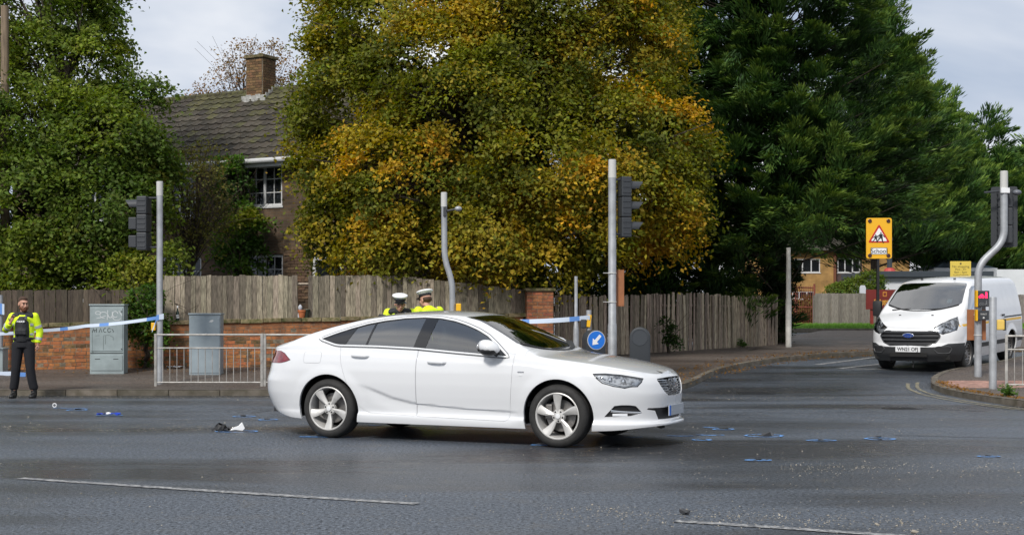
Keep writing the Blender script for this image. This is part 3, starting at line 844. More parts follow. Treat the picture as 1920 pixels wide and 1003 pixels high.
for sgn in (1, -1):
    for zn, m_, nm in (('door_window', M_GLASS_F, 'front_window'), ('pillar', M_GLOSS, 'window_pillar'), ('rear_door_window', M_GLASS_R, 'rear_window_pane'), ('bar', M_GLOSS, 'window_bar'), ('rear_door_glass', M_GLASS_R, 'rear_fixed_pane'), ('bar2', M_GLOSS, 'window_bar'), ('quarter_window', M_GLOSS, 'quarter_pane')):
        def q(c, zn=zn):
            s_ = c.x - (c.z - 1.05) * .12; s2 = c.x - (c.z - 1.05) * .42
            z_ = 'door_window' if s_ > -.19 else 'pillar' if s_ > -.345 else 'rear_door_window' if s_ > -.94 else 'bar' if s_ > -.965 else 'rear_door_glass' if s2 > -1.235 else 'bar2' if s2 > -1.262 else 'quarter_window'
            return z_ == zn
        panel(bm, lambda f: f[lay] == rid['dlo'] and f.calc_center_median().y * sgn > 0 and q(f.calc_center_median()), nm, m_, car, 0, 0, -.006 if m_ is not M_GLOSS else -.003)
    # bright strip round the side windows
    pts = []
    Pd = resample([(p[0], p[1]) for p in DLO] + [DLO[0]], 120)[:-1]
    for x, z in Pd:
        e, zs_, yc, zc, zt = SH.corner(x)
        sec = SH.section(x); zz = [p[1] for p in sec[:19]]; yy = [p[0] for p in sec[:19]]
        y = float(np.interp(z, zz, yy)) if z > zs_ else SH.w(x, z)
        pts.append((x, sgn * (y + .004), z))
    ctr = Vector((sum(p[0] for p in pts) / len(pts), 0, 1.2)); gp_ = []
    for k_ in range(len(pts)):
        t_ = Vector(pts[(k_ + 1) % len(pts)]) - Vector(pts[k_ - 1]); n_ = Vector((t_.z, 0, -t_.x)).normalized()
        if n_.dot(Vector(pts[k_]) - ctr) < 0: n_ = -n_
        q_ = Vector(pts[k_]) + n_ * .017; q_.y = sgn * (on_shell(q_.x, q_.z).y - .0005); gp_.append(q_)
    MB().tube(gp_, .0042, 5, closed=True).build('window_gap_line', M_GLOSS, car, smooth='all')  # thin black line drawn for the dark gap outside the trim
    st_ = MB().tube(pts, .011, 6, closed=True); st_.build('window_trim', M_SATIN, car, smooth='all')
panel(bm, lambda f: f[lay] == rid['bonnet'], 'bonnet', M_WHITE, car, .0016, .02)
panel(bm, lambda f: f[lay] == rid['windscreen'], 'windscreen', M_GLASS_W, car, 0, 0, -.003)
panel(bm, lambda f: f[lay] == rid['rear_window'], 'tailgate_window', M_GLASS_R, car, 0, 0, -.003)
for sgn in (1, -1):
    sd_ = lambda f, s=sgn: f.calc_center_median().y * s > 0
    panel(bm, lambda f: f[lay] == rid['tail_light'] and sd_(f), 'tail_light', M_RED, car, .002, .02, .004)
    hl = panel(bm, lambda f: f[lay] == rid['headlight'] and sd_(f), 'headlight', M_LENS, car, .0015, .0, .001)
    M_BUCKET = mat('lamp_reflector', (0.62, 0.63, 0.65), 0.25, metal=0.4, col2=(0.10, 0.10, 0.11), vscale=18, ramp=(.48, .62))
    panel(bm, lambda f: f[lay] == rid['headlight'] and sd_(f), 'lamp_bucket', M_BUCKET, hl, .001, .0, -.02)
    panel(bm, lambda f: f[lay] == rid['fog_lamp'] and sd_(f), 'fog_lamp_recess', M_BLACK, car, .0, .0, -.02)
HLP = [hit(*p) for p in [(1111, 701), (1135, 700.5), (1165, 703), (1190, 707), (1206, 709.5), (1203, 716), (1195, 724.5), (1182, 725), (1171, 727.5), (1150, 724), (1129, 718), (1118, 709)]]
FGP = [hit(*p) for p in [(1133, 781.5), (1140, 774), (1152, 761), (1165, 759.5), (1180, 759.5), (1192, 761), (1199, 768), (1204, 774), (1195, 776.5), (1184, 779.5), (1160, 781)]]
lights = [o for o in car.children if o.name.startswith('headlight')]
M_DRL = mat('white_lamp_strip', (0.75, 0.77, 0.8), 0.25)
for sgn, hl in zip((1, -1), lights):
    S = Matrix.Diagonal((1, sgn, 1))
    MB().tube([S @ p for p in HLP], .005, 6, closed=True).build('lamp_rim', M_GLOSS, hl, smooth='all')
    for (px, py, r) in ((1147, 713, .030), (1172, 716, .030), (1131, 709, .018)):
        c = hit(px, py)
        if c is None: continue
        d = Vector((1, .55, 0)).normalized(); c = c - d * .022
        Mr = Vector((d.x, d.y * sgn, 0)).to_track_quat('Z', 'Y').to_matrix().to_4x4()
        MB().lathe([(r, -.01), (r, .006), (r * .8, .012), (r * .5, .016), (1e-4, .018)], 20, Matrix.Translation(S @ c) @ Mr).build('lamp_projector', M_CHROME, hl, smooth=True)
    pts = [hit(*p) for p in ((1118, 705), (1135, 715), (1160, 722), (1172, 724.5), (1192, 721))]
    MB().tube([S @ (p - Vector((.008, .008, 0))) for p in pts if p], .006, 6).build('daytime_lamp', M_DRL, hl, smooth='all')
    # fog lamp corner: chrome blade and lamp
    pts = [hit(*p) for p in ((1146, 770), (1165, 772), (1185, 773), (1203, 773.5))]
    MB().tube([S @ (p - Vector((.006, .004, 0))) for p in pts if p], [(.012, .006)] * len([p for p in pts if p]), 8).build('chrome_blade', M_CHROME, car, smooth=True)
    pts = [hit(*p) for p in ((1150, 778), (1165, 778), (1178, 778))]
    MB().tube([S @ (p - Vector((.012, .006, 0))) for p in pts if p], [(.014, .008)] * 3, 8).build('fog_lamp', M_DRL, car, smooth=True)
# grille: dark recess, crumpled slats
panel(bm, lambda f: f[lay] == rid['grille'], 'grille', M_GLOSS, car, 0, .0, -.03)
panel(bm, lambda f: f[lay] == rid['lower_intake'], 'lower_intake', M_BLACK, car, 0, 0, -.025)
gr = [o for o in car.children if o.name == 'grille'][0]
def nose_x(y, z):
    """front surface x at y, z (bisection on the side field)"""
    a, b = 1.2, SH.xf(z)
    for _ in range(40):
        mid_ = .5 * (a + b)
        if SH.w(mid_, z) > abs(y): a = mid_
        else: b = mid_
    return a
random.seed(3)
for k in range(6):
    z = .715 - k * .029; hw = float(np.interp(z, [.535, .548, .59, .655, .715, .735], [.1, .2, .29, .35, .385, .38])) - .012
    pts = []
    for q in range(25):
        y = -hw + 2 * hw * q / 24; cr_ = math.exp(-((y + .02) / .13) ** 2)
        zz = z - .012 * math.cos(y / hw * 1.4) + cr_ * random.uniform(-.018, .018)
        pts.append((nose_x(y, z) - .014 - cr_ * random.uniform(0, .03), y, zz))
    MB().tube(pts, [(.0055, .007)] * 25, 6).build('grille_slat', M_CHROME if k in (0,) else mat('grille_slat_paint', (.16, .165, .17), .3, metal=.6), gr, smooth='all')
# crumpled black wreckage of the badge carrier
V, Fc = [], []
for i in range(9):
    for j in range(7):
        y = -.12 + .24 * i / 8; z = .60 + .135 * j / 6
        V.append((nose_x(y, min(z, .74)) - .02 + random.uniform(-.02, .014), y + random.uniform(-.01, .01), z + random.uniform(-.008, .008)))
for i in range(8):
    for j in range(6): a = i * 7 + j; Fc.append((a, a + 7, a + 8, a + 1))
MB().add(V, Fc).build('crumpled_panel', M_GLOSS, gr)
V, Fc = [], []
for i in range(9):
    y = -.16 + .32 * i / 8; k = 1 - abs(y) / .16
    x = nose_x(y, .77)
    V += [(x - .005, y, .752 + random.uniform(-.006, .006)), (x - .02 + random.uniform(-.01, .012) * k, y, .785 + k * .018 + random.uniform(-.005, .005)), (x - .12, y, SH.zt(x - .12) - .004)]
Fc = [(3 * i + j, 3 * i + j + 3, 3 * i + j + 4, 3 * i + j + 1) for i in range(8) for j in range(2)]
MB().add(V, Fc).build('buckled_bonnet_lip', M_WHITE, car, smooth=True)
# number plate: plain, blue end band
pl = MB(); xp = nose_x(0, .36) + .012
pl.box((xp + .006, 0, .385), (.012, .52, .112), ch=.003); po = pl.build('number_plate', M_PLATE_Y, car)
MB().box((xp + .0130, -.233, .385), (.003, .05, .108)).build('plate_band', M_BLUE_P, po)
for y in (-.16, .16): MB().box((xp + .0125, y, .385), (.003, .012, .012), ch=.002).build('plate_screw', M_SATIN, po)
# wheels and arches
for nm, xc in (('f', 1.4145), ('r', -1.4145)):
    arch_parts(car, SH, xc, .338, AR, M_WHITE, a0=-.25)
    for sgn in (-1, 1): wheel(car, xc, sgn * .802, .338, sgn, rot=(.35 if xc > 0 else .95))
# underside
MB().box((-.1, 0, .27), (3.5, 1.45, .06)).build('floor_pan', M_DARK, car)
MB().box((-2.1, 0, .30), (.5, 1.2, .08)).build('rear_valance', M_BLACK, car)
MB().tube([(2.30, -.2, .215), (2.34, -.2, .2), (2.36, -.17, .205)], .018, 6).build('splitter_bracket', M_BLACK, car)
# door handles
for sgn in (-1, 1):
    for (x0, z0) in ((-1.0, .945), (-.02, .888)):
        pts = [on_shell(x0 - .11, z0 + .005, .0), on_shell(x0 - .10, z0 + .005, .022), on_shell(x0 - .05, z0 + .003, .034), on_shell(x0 + .03, z0, .036), on_shell(x0 + .09, z0 - .002, .028), on_shell(x0 + .115, z0 - .003, .0)]
        pts = [Vector((p.x, sgn * p.y, p.z)) for p in pts]
        MB().tube(pts, [(.013, .009), (.015, .01), (.016, .010), (.016, .010), (.015, .010), (.013, .009)], 10).build('door_handle', M_WHITE, car, smooth=True)
        c = on_shell(x0 - .02, z0 - .004, .001); 
        MB().ball((c.x, sgn * c.y, c.z), (.085, .003, .022), 8).build('handle_recess_shade', mat('recess_shade_grey', (.30, .31, .32), .5), car, smooth='all')  # grey oval on the white door, shade of the recess put into its colour
    # mirror
    mz = MB()
    prof = [(-.11, .012, .03), (-.10, .05, .065), (-.06, .085, .082), (0, .10, .088), (.06, .085, .078), (.10, .05, .055), (.125, .015, .02)]
    V, Fc = [], []
    for (xx, ry, rz_) in prof:
        for j in range(16):
            a = 2 * math.pi * j / 16; V.append((.655 + xx, sgn * (1.00 + ry * math.cos(a)), 1.055 + rz_ * math.sin(a) * (1 if math.sin(a) > 0 else .75) - xx * .12))
    for i in range(6):
        for j in range(16): Fc.append((i * 16 + j, i * 16 + (j + 1) % 16, i * 16 + 16 + (j + 1) % 16, i * 16 + 16 + j))
    Fc += [tuple(range(15, -1, -1)), tuple(96 + j for j in range(16))]
    mo = mz.add(V, Fc).build('door_mirror', M_WHITE, car, smooth='all')
    V2 = [(v[0], v[1] * 1.002, v[2] - .004) for v in V if True]
    lowr = MB()
    lowr.ball((.655, sgn * 1.0, 1.028), (.112, .095, .058), 10); lowr.build('mirror_base', M_BLACK, mo, smooth='all')
    MB().tube([(.70, sgn * .87, .985), (.69, sgn * .92, 1.0), (.67, sgn * .97, 1.02)], [(.035, .02), (.03, .018), (.03, .02)], 8).build('mirror_arm', M_BLACK, mo, smooth=True)
    MB().ball((.548, sgn * 1.0, 1.06), (.006, .075, .055), 8).build('mirror_glass', M_CHROME, mo, smooth='all')
    # black corner piece in front of the window
    a, b, c = on_shell(.60, 1.0, .004), on_shell(.80, .972, .004), on_shell(.62, 1.10, .004)
    MB().add([(p.x, sgn * p.y, p.z) for p in (a, b, c)], [(0, 1, 2)]).build('mirror_sail', M_GLOSS, car)
    # wing badge
    c = on_shell(1.0, .80, .003)
    MB().box((c.x, sgn * c.y, c.z), (.075, .006, .014), ch=.003).build('wing_badge', M_CHROME, car)
    c = on_shell(.995, .765, .002)
    MB().box((c.x, sgn * c.y, c.z), (.035, .004, .012)).build('wing_badge', M_SATIN, car)
    # sill black rocker shadow strip
for sgn in (-1, 1):
    pts = [(2.22, sgn * .30, 0), (2.22, sgn * .62, 0)]
# wipers and cowl
MB().tube([(1.05, -.55, 1.008), (1.11, -.25, 1.035), (1.13, .05, 1.042)], .008, 6).build('wiper', M_BLACK, car)
MB().tube([(1.06, .20, 1.04), (1.08, .45, 1.03), (1.0, .66, 1.01)], .008, 6).build('wiper', M_BLACK, car)
cw = [(1.10 + .03 - .25 * (y / .75) ** 2, y) for y in np.linspace(-.70, .70, 15)]
MB().tube([(x, y, SH.zt(x) - .012 - .02 * (y / .7) ** 2) for x, y in cw], [(.012, .04)] * 15, 8).build('scuttle', M_BLACK, car, smooth='all')
MB().prism([(0, 0), (.16, 0), (.10, .045), (.03, .055)], .05, Matrix.Translation((-1.28, .025, 1.36)) @ Matrix.Rotation(R(90), 4, 'X')).build('roof_aerial', M_BLACK, car, bevel=.008)
# interior
for sgn in (-1, 1):
    for x0, nm in ((.12, 'front_seat'), (-.85, 'rear_seat')):
        s_ = MB().box((x0 + .1, sgn * .37, .58), (.5, .48, .16), ch=.04)
        s_.box((x0 - .18, sgn * .37, .86), (.13, .46, .60), Matrix.Rotation(R(-14), 3, 'Y'), ch=.045)
        s_.box((x0 - .27, sgn * .37, 1.20), (.09, .26, .17), Matrix.Rotation(R(-10), 3, 'Y'), ch=.035)
        s_.build(nm, M_SEAT, car, smooth=True)
MB().box((.98, 0, .86), (.42, 1.42, .20), ch=.06).build('dashboard', M_BLACK, car, smooth=True)
MB().tube([(.62 + .05 * math.sin(a), -.37 + .18 * math.cos(a), .93 + .17 * math.sin(a)) for a in np.linspace(0, 2 * math.pi, 25)[:-1]], .016, 8, closed=True).build('steering_wheel', M_BLACK, car, smooth=True)
MB().box((0, 0, .45), (3.0, 1.55, .06)).build('cabin_floor', M_SEAT, car)
MB().box((.40, 0, 1.30), (.03, .22, .06), ch=.01).build('rear_view_mirror', M_BLACK, car)
MB().box((-1.75, 0, 1.02), (.7, 1.2, .02)).build('parcel_shelf', M_SEAT, car)
bm.free()
# ================================================================== walls, fences, railings, street furniture
M_BRICK = mat('orange_brick', (0.36, 0.135, 0.045), 0.85, var=0.45, vscale=16, bump=0.5, bscale=70, objvar=0.3, col2=(0.16, 0.068, 0.03), ramp=(.42, .75))
M_BRICK_W = mat('weathered_brick', (0.20, 0.10, 0.045), 0.9, vscale=12, bump=0.6, bscale=60, objvar=0.35, col2=(0.075, 0.055, 0.022), ramp=(.4, .65))
M_BRICK_J = mat('orange_brick_far', (0.34, 0.13, 0.045), 0.85, vscale=5, bump=0.5, bscale=70, col2=(0.13, 0.06, 0.03), ramp=(.4, .65))
M_MORTAR = mat('mortar', (0.19, 0.155, 0.11), 0.95, var=0.5, vscale=8, bump=0.4, bscale=60)
M_COPING = mat('mossy_coping', (0.20, 0.16, 0.09), 0.95, vscale=9, bump=0.9, bscale=40, objvar=0.25, col2=(0.07, 0.07, 0.022), ramp=(.42, .62))

WA, WB = Vector((-11.3, 28.36, 0)), Vector((0.24, 30.08, 0))
WL = (WB - WA).length; WANG = math.atan2(WB.y - WA.y, WB.x - WA.x)
WZ0, WZ1 = 0.12, 0.36          # bed level at both ends (the wall climbs with the street)
wall = thing('brick_wall', 'low orange brick garden wall with mossy coping below the pale board fence', 'wall', (WA.x, WA.y, WZ0), WANG)
wall.rotation_euler = (0, -math.atan2(WZ1 - WZ0, WL), WANG)
MB().box((WL / 2, .115, .45), (WL, .20, 1.06)).build('mortar_core', M_MORTAR, wall)
brick_mes = [MB().box((0, 0, 0), (.213 + random.uniform(-.004, .002), .1, .064), ch=.004).build('brick', M_BRICK, wall) for _ in range(1)]
bme = brick_mes[0].data; bpy.data.objects.remove(brick_mes[0])
hme = bpy.data.meshes.new('brick'); tmp = MB().box((0, 0, 0), (.100, .1, .064), ch=.004); hme.from_pydata(tmp.v, [], tmp.f); hme.materials.append(M_BRICK)
def wmesh(me, m): c = me.copy(); c.materials.clear(); c.materials.append(m); return c
bme_w, hme_w = wmesh(bme, M_BRICK_W), wmesh(hme, M_BRICK_W)
rest = MB(); nb = 0
for c_ in range(13):
    z = -.02 + c_ * .075 + .0375; x = 0.0; k = 0
    while x < WL - .12:
        head = (c_ % 4 == 2) or (k % 5 == 3 and c_ % 2)
        w_ = .11 if head else .225
        xc = x + w_ / 2 + (.05 if c_ % 2 else 0)
        out = random.gauss(0, .003)
        s_px = xc
        weathered = c_ > 9 or (c_ > 6 and random.random() < .45) or random.random() < .10
        if .75 < xc < 6.35 and nb < 300:
            me = (hme_w if weathered else hme) if head else (bme_w if weathered else bme)
            o = bpy.data.objects.new('brick', me); COL.objects.link(o); o.parent = wall; nb += 1
            o.location = (xc, .06 + out, z); o.rotation_euler = (random.gauss(0, .01), random.gauss(0, .006), random.gauss(0, .01))
        else: rest.box((xc, .06 + out, z), (w_ - .011, .1, .064))
        x += w_; k += 1
stuff(rest.build('brick_courses', M_BRICK_J, wall))
x = 0
while x < WL - .2:
    w_ = random.uniform(.38, .5)
    MB().box((x + w_ / 2, .11, .985 + random.uniform(-.006, .01)), (w_ - .012, .29, .085), Matrix.Rotation(random.gauss(0, .01), 3, 'X'), ch=.012).build('coping_stone', M_COPING, wall)
    x += w_

# brick pier at the end of the wall
pz = G(30.1) + .08
pier = thing('brick_pier', 'square brick gate pier with a flat cap between the two board fences', 'pier', (X(1011, 30.05), 30.05, pz), WANG * .4)
MB().box((0, 0, .8), (.56, .56, 1.6)).build('mortar_core', M_MORTAR, pier)
M_PBRICK = mat('pier_brick', (0.34, 0.115, 0.045), 0.85, vscale=14, bump=0.5, bscale=70, objvar=0.3, col2=(0.17, 0.065, 0.035))
pm = {}
for w_ in (.213, .103):
    t_ = MB().box((0, 0, 0), (w_, .1, .064), ch=.004); me = bpy.data.meshes.new('brick'); me.from_pydata(t_.v, [], t_.f); me.materials.append(M_PBRICK); pm[w_] = me
for c_ in range(21):
    lay_ = [.213, .213, .103] if c_ % 2 else [.103, .213, .213]
    for fc in range(4):
        x = -.2805
        for w_ in lay_:
            o = bpy.data.objects.new('brick', pm[w_]); COL.objects.link(o); o.parent = pier
            q = Matrix.Rotation(fc * math.pi / 2, 3, 'Z') @ Vector((x + w_ / 2 + .004, -.2365, .0375 + c_ * .075))
            o.location = q; o.rotation_euler = (0, 0, fc * math.pi / 2); x += w_ + .0115
            if fc == 2: bpy.data.objects.remove(o)
MB().box((0, 0, 1.62), (.66, .66, .06), ch=.012).build('cap_slab', M_COPING, pier)

# ---- board fences
def plank_mat(name, c1, c2, ov=.35):
    return mat(name, c1, 0.85, vscale=7, stretch=(9, 9, .9), bump=0.5, bscale=24, objvar=ov, col2=c2, ramp=(.36, .66))
M_PLANK = plank_mat('weathered_board', (0.32, 0.275, 0.205), (0.095, 0.08, 0.057), .5)
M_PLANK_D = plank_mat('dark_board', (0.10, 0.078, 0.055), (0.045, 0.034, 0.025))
M_PLANK_G = plank_mat('silvered_paling', (0.40, 0.325, 0.24), (0.12, 0.092, 0.066), .5)
M_PLANK_F = plank_mat('grey_far_board', (0.25, 0.225, 0.20), (0.13, 0.112, 0.095), .2)
def board_fence(label, A, B, bot, top, m, w=.12, lean=.006, skip=(), gap=.0025, jag=.007, name='board_fence', rails=2, thick=.02, post_m=None):
    """boards from ground point A to B; bot(t), top(t) heights; every board an object"""
    A, B = Vector((A[0], A[1], 0)), Vector((B[0], B[1], 0)); d = B - A; Lf = d.length; ang = math.atan2(d.y, d.x)
    root = thing(name, label, 'fence', (A.x, A.y, bot(0)), ang); z0 = bot(0)
    x = 0
    while x < Lf - .03:
        ww = w * random.uniform(.78, 1.15); t = min((x + ww / 2) / Lf, 1)
        if not any(a <= t <= b for a, b in skip):
            b_, t_ = bot(t) - z0 + random.uniform(-.01, .01), top(t) - z0 + random.gauss(0, jag)
            h = t_ - b_; k = random.uniform(-.008, .008); th = thick * random.uniform(.8, 1.2)
            hw = ww / 2 - gap * random.uniform(.3, 1.4)
            V = [(-hw, -th / 2, 0), (hw, -th / 2, 0), (hw, th / 2, 0), (-hw, th / 2, 0),
                 (-hw + random.uniform(-.003, .003), -th / 2 + random.gauss(0, .004), h * .55), (hw + random.uniform(-.003, .003), -th / 2 + random.gauss(0, .004), h * .55), (hw, th / 2, h * .55), (-hw, th / 2, h * .55),
                 (-hw, -th / 2, h - k), (hw, -th / 2, h + k), (hw, th / 2, h + k), (-hw, th / 2, h - k)]
            Fc = [(3, 2, 1, 0), (8, 9, 10, 11)] + [(a + r, (a + 1) % 4 + r, (a + 1) % 4 + r + 4, a + r + 4) for r in (0, 4) for a in range(4)]
            o = MB().add(V, Fc).build('plank', m, root)
            o.location = (x + ww / 2, random.gauss(0, .005) + (.010 if int(x / w) % 2 else 0), b_)
            o.rotation_euler = (random.gauss(0, lean * .6), random.gauss(0, lean), random.gauss(0, .03))
        x += ww
    for k in range(rails):
        f = .18 + .62 * k / max(rails - 1, 1)
        pts = []
        for i in range(9): t = i / 8; pts.append((t * Lf, .045, bot(t) - z0 + (top(t) - bot(t)) * f))
        MB().tube(pts, .032, 4).build('rail', post_m or m, root)
    n = max(2, int(Lf / 1.9) + 1)
    for i in range(n):
        t = i / (n - 1); zb_, zt_ = bot(t) - z0, top(t) - z0
        MB().box((t * Lf, .10, (zb_ + zt_) / 2 - .06), (.09, .09, zt_ - zb_ - .04)).build('post', post_m or m, root)
    return root
def wall_top(X_): return WZ0 + (WZ1 - WZ0) * (X_ - WA.x) / (WB.x - WA.x) + 1.015
nrm = Vector((-math.sin(WANG), math.cos(WANG), 0))
def wp(px, back=.20):
    """point of the wall line (set back) in the direction of photo column px"""
    k = (px - 960) / F_PX; a = WA + nrm * back; d = (WB - WA).normalized()
    t = (k * a.y - a.x) / (d.x - k * d.y); return a + d * t
fa, fb, fm = wp(308), wp(988), wp(745)
tm = (fm - fa).length / (fb - fa).length
g0, g1 = [((wp(p) - fa).length / (fb - fa).length) for p in (557, 579)]
board_fence('pale weathered board fence standing on the brick wall below the house', fa, fb,
            lambda t: wall_top(fa.x + (fb.x - fa.x) * t) + .005,
            lambda t: Z(517, 29.2) + .02 * t / tm if t < tm else Z(517, 29.2) + .02 - (t - tm) / (1 - tm) * .31, M_PLANK, w=.118, skip=((g0, g1),))
la, lb = wp(-60, .22), wp(306, .22)
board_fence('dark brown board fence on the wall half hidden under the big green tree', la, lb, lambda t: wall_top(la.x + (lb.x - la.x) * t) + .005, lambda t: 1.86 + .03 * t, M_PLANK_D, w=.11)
f2a, f2b = (X(1040, 30.7), 30.7), (X(1459, 38.6), 38.6)
board_fence('leaning silvered paling fence under the dark conifers', f2a, f2b, lambda t: .40 + .04 * t, lambda t: 1.80 + .06 * t - .03 * math.sin(t * 9), M_PLANK_G, w=.098, lean=.020, jag=.020, thick=.016, gap=.003)
far_a, far_b = (X(1528, 58), 58.0), (X(1800, 59), 59.0)
board_fence('plain grey board fence behind the grass verge and red school board', far_a, far_b, lambda t: G(58) + .08, lambda t: Z(550, 58.2), M_PLANK_F, w=.15, lean=.003, jag=.006)
board_fence('plain grey board fence glimpsed behind the van\'s tail', (X(1880, 62), 62.0), (X(2000, 62), 62.0), lambda t: G(62) + .08, lambda t: Z(552, 62), M_PLANK_F, w=.15, lean=.003, jag=.006)

# ---- guard railings
M_RAIL = mat('weathered_galvanised', (0.36, 0.35, 0.33), 0.55, metal=0.25, var=0.3, vscale=9, objvar=0.12)
def guard_panel(label, A, B, H=.95, group=None, bars=14):
    A, B = Vector(A), Vector(B); d = B - A; Lf = math.hypot(d.x, d.y); ang = math.atan2(d.y, d.x)
    root = thing('guard_railing', label, 'railing', A, ang, group); sl = (B.z - A.z) / Lf
    for x in (0.0, Lf): MB().box((x, 0, H / 2 + sl * x - .02), (.048, .048, H + .04), ch=.005).build('post', M_RAIL, root)
    for z, r in ((H - .02, .018), (H - .26, .014), (.07, .014)):
        MB().tube([(.024, 0, z), (Lf - .024, 0, z + sl * Lf)], r, 8).build('rail', M_RAIL, root, smooth=True)
    for i in range(bars):
        x = (i + 1) * Lf / (bars + 1)
        MB().tube([(x, 0, .07 + sl * x), (x, 0, H - .26 + sl * x)], .0075, 6).build('bar', M_RAIL, root)
    return root
zr = G(25.1) + .10
rx0, rx1 = X(292, 25.1), X(491, 25.1)
guard_panel('weathered grey guard railing panel beside the left traffic signal pole', (rx0, 25.1, zr), (rx1, 25.1, zr))
guard_panel('grey guard railing panel running behind the saloon\'s tail', (rx1 + .055, 25.1, zr), (rx1 + 2.05, 25.1, zr))
zr2 = G(24.6) + .10
guard_panel('grey guard railing on the pink paved corner next to the short grey post', (X(1887, 24.6), 24.6, zr2), (X(1887, 24.6) + 1.9, 23.9, zr2))

# ---- poles and signals
M_POLE = mat('galvanised_pole', (0.36, 0.375, 0.395), 0.5, metal=0.3, var=0.18, vscale=5)
M_SLEEVE = mat('pale_pole_cap', (0.52, 0.52, 0.50), 0.55)
M_SIG = mat('signal_black', (0.032, 0.036, 0.042), 0.55, bump=.05, bscale=90)
M_BROWN = mat('brown_board', (0.30, 0.115, 0.045), 0.65, var=0.2, vscale=4)
M_YEL = mat('yellow_plastic', (0.80, 0.44, 0.01), 0.45)
M_LAMPG = mat('dark_lamp_glass', (0.02, 0.02, 0.02), 0.2)
def signal_head(parent, loc, rz, H=1.0, louvre=False, board=False):
    """three-aspect head, faces local +x"""
    h = bpy.data.objects.new('signal_head', None); COL.objects.link(h); h.parent = parent; h.location = loc; h.rotation_euler = (0, 0, rz)
    a = H / 3
    for k in range(3):
        zc = H / 2 - a * (k + .5)
        b = MB().box((0, 0, zc), (.19, .27, a - .008), ch=.02)
        for s_ in (-1, 1):
            for q in range(3): b.box((.0, s_ * .137, zc + (q - 1) * a * .28), (.15, .012, .035), ch=.004)
        b.build('signal_housing', M_SIG, h)
        Mf = Matrix.Translation((.096, 0, zc)) @ Matrix.Rotation(R(90), 4, 'Y')
        MB().lathe([(.10, 0), (.098, .004), (.06, .012), (1e-4, .016)], 24, Mf).build('signal_lens', M_LAMPG, h, smooth=True)
        V, Fc = [], []
        n = 20
        if louvre and k > 0: MB().box((.185, 0, zc), (.15, .215, .22), ch=.015).build('louvre_box', M_SIG, h)
        else:
            for i in range(n + 1):
                t = -.3 + (math.pi + .6) * i / n
                ln = .16 + .10 * math.sin(min(max(t, 0), math.pi))
                for (r, x_) in ((.112, .09), (.105, .09 + ln), (.100, .09 + ln), (.107, .09)): V.append((x_, r * math.cos(t), zc + r * math.sin(t)))
            for i in range(n):
                for j in range(4): Fc.append((4 * i + j, 4 * i + 4 + j, 4 * i + 4 + (j + 1) % 4, 4 * i + (j + 1) % 4))
            MB().add(V, Fc).build('visor', M_SIG, h, smooth=True)
    if board: MB().prism(round_poly([(-.25, -H / 2 - .07), (.25, -H / 2 - .07), (.25, H / 2 + .07), (-.25, H / 2 + .07)], .05), .012, Matrix.Translation((.06, 0, 0)) @ Matrix.Rotation(R(90), 4, 'Z') @ Matrix.Rotation(R(90), 4, 'X')).build('backing_board', M_SIG, h)
    return h
def collar(parent, z, r, h=.05): MB().lathe([(r + .008, z - h / 2), (r + .008, z + h / 2)], 18, caps=True).build('clamp_band', M_SLEEVE, parent, smooth=True)

# left pole with head facing away to the left
d_ = 25.6; z0 = G(d_) + .10; H_ = Z(341, d_) - z0
p = thing('traffic_signal', 'straight grey traffic signal pole tied with police tape beside the railing', 'traffic signal', (X(299.5, d_), d_, z0))
MB().lathe([(.06, -.05), (.06, .9), (.057, .92), (.057, H_ - .26)], 20).build('pole', M_POLE, p, smooth=True)
MB().lathe([(.0595, H_ - .26), (.0595, H_), (.05, H_ + .006)], 20).build('pole_cap', M_SLEEVE, p, smooth=True)
hz = Z(419, d_) - z0
signal_head(p, (X(268, d_) - X(298, d_), .02, hz), R(172), 1.0, louvre=True)
for q in (.47, -.44): MB().tube([(-.05, 0, hz + q), (-.30, .02, hz + q)], .018, 6).build('bracket', M_SIG, p)
MB().box((-.10, -.045, Z(612, d_) - z0), (.075, .1, .14), ch=.008).build('yellow_box', M_YEL, p)

# right straight pole, head facing right
d_ = 25.5; z0 = G(d_) + .10; H_ = Z(300, d_) - z0
p = thing('traffic_signal', 'tall straight grey signal pole with a brown board strapped on, beyond the saloon\'s bonnet', 'traffic signal', (X(1148, d_), d_, z0))
MB().lathe([(.082, -.05), (.082, 1.1), (.073, 1.12), (.073, H_ - .33)], 20).build('pole', M_POLE, p, smooth=True)
MB().lathe([(.074, H_ - .33), (.070, H_), (.06, H_ + .006)], 20).build('pole_cap', M_SLEEVE, p, smooth=True)
hz = Z(388, d_) - z0
signal_head(p, (.235, .10, hz), R(14), 1.12)
for q in (.5, -.5): MB().tube([(.05, 0, hz + q), (.20, .08, hz + q)], .018, 6).build('bracket', M_SIG, p)
MB().box((.10, .09, Z(540, d_) - z0), (.25, .02, .67), ch=.004).build('brown_board', M_BROWN, p)
for y_ in (512, 566):
    collar(p, Z(y_, d_) - z0, .073, .02)
    MB().tube([(-.17, -.06, Z(y_, d_) - z0), (0, -.085, Z(y_, d_) - z0 - .005)], .006, 5).build('strap', M_SLEEVE, p)

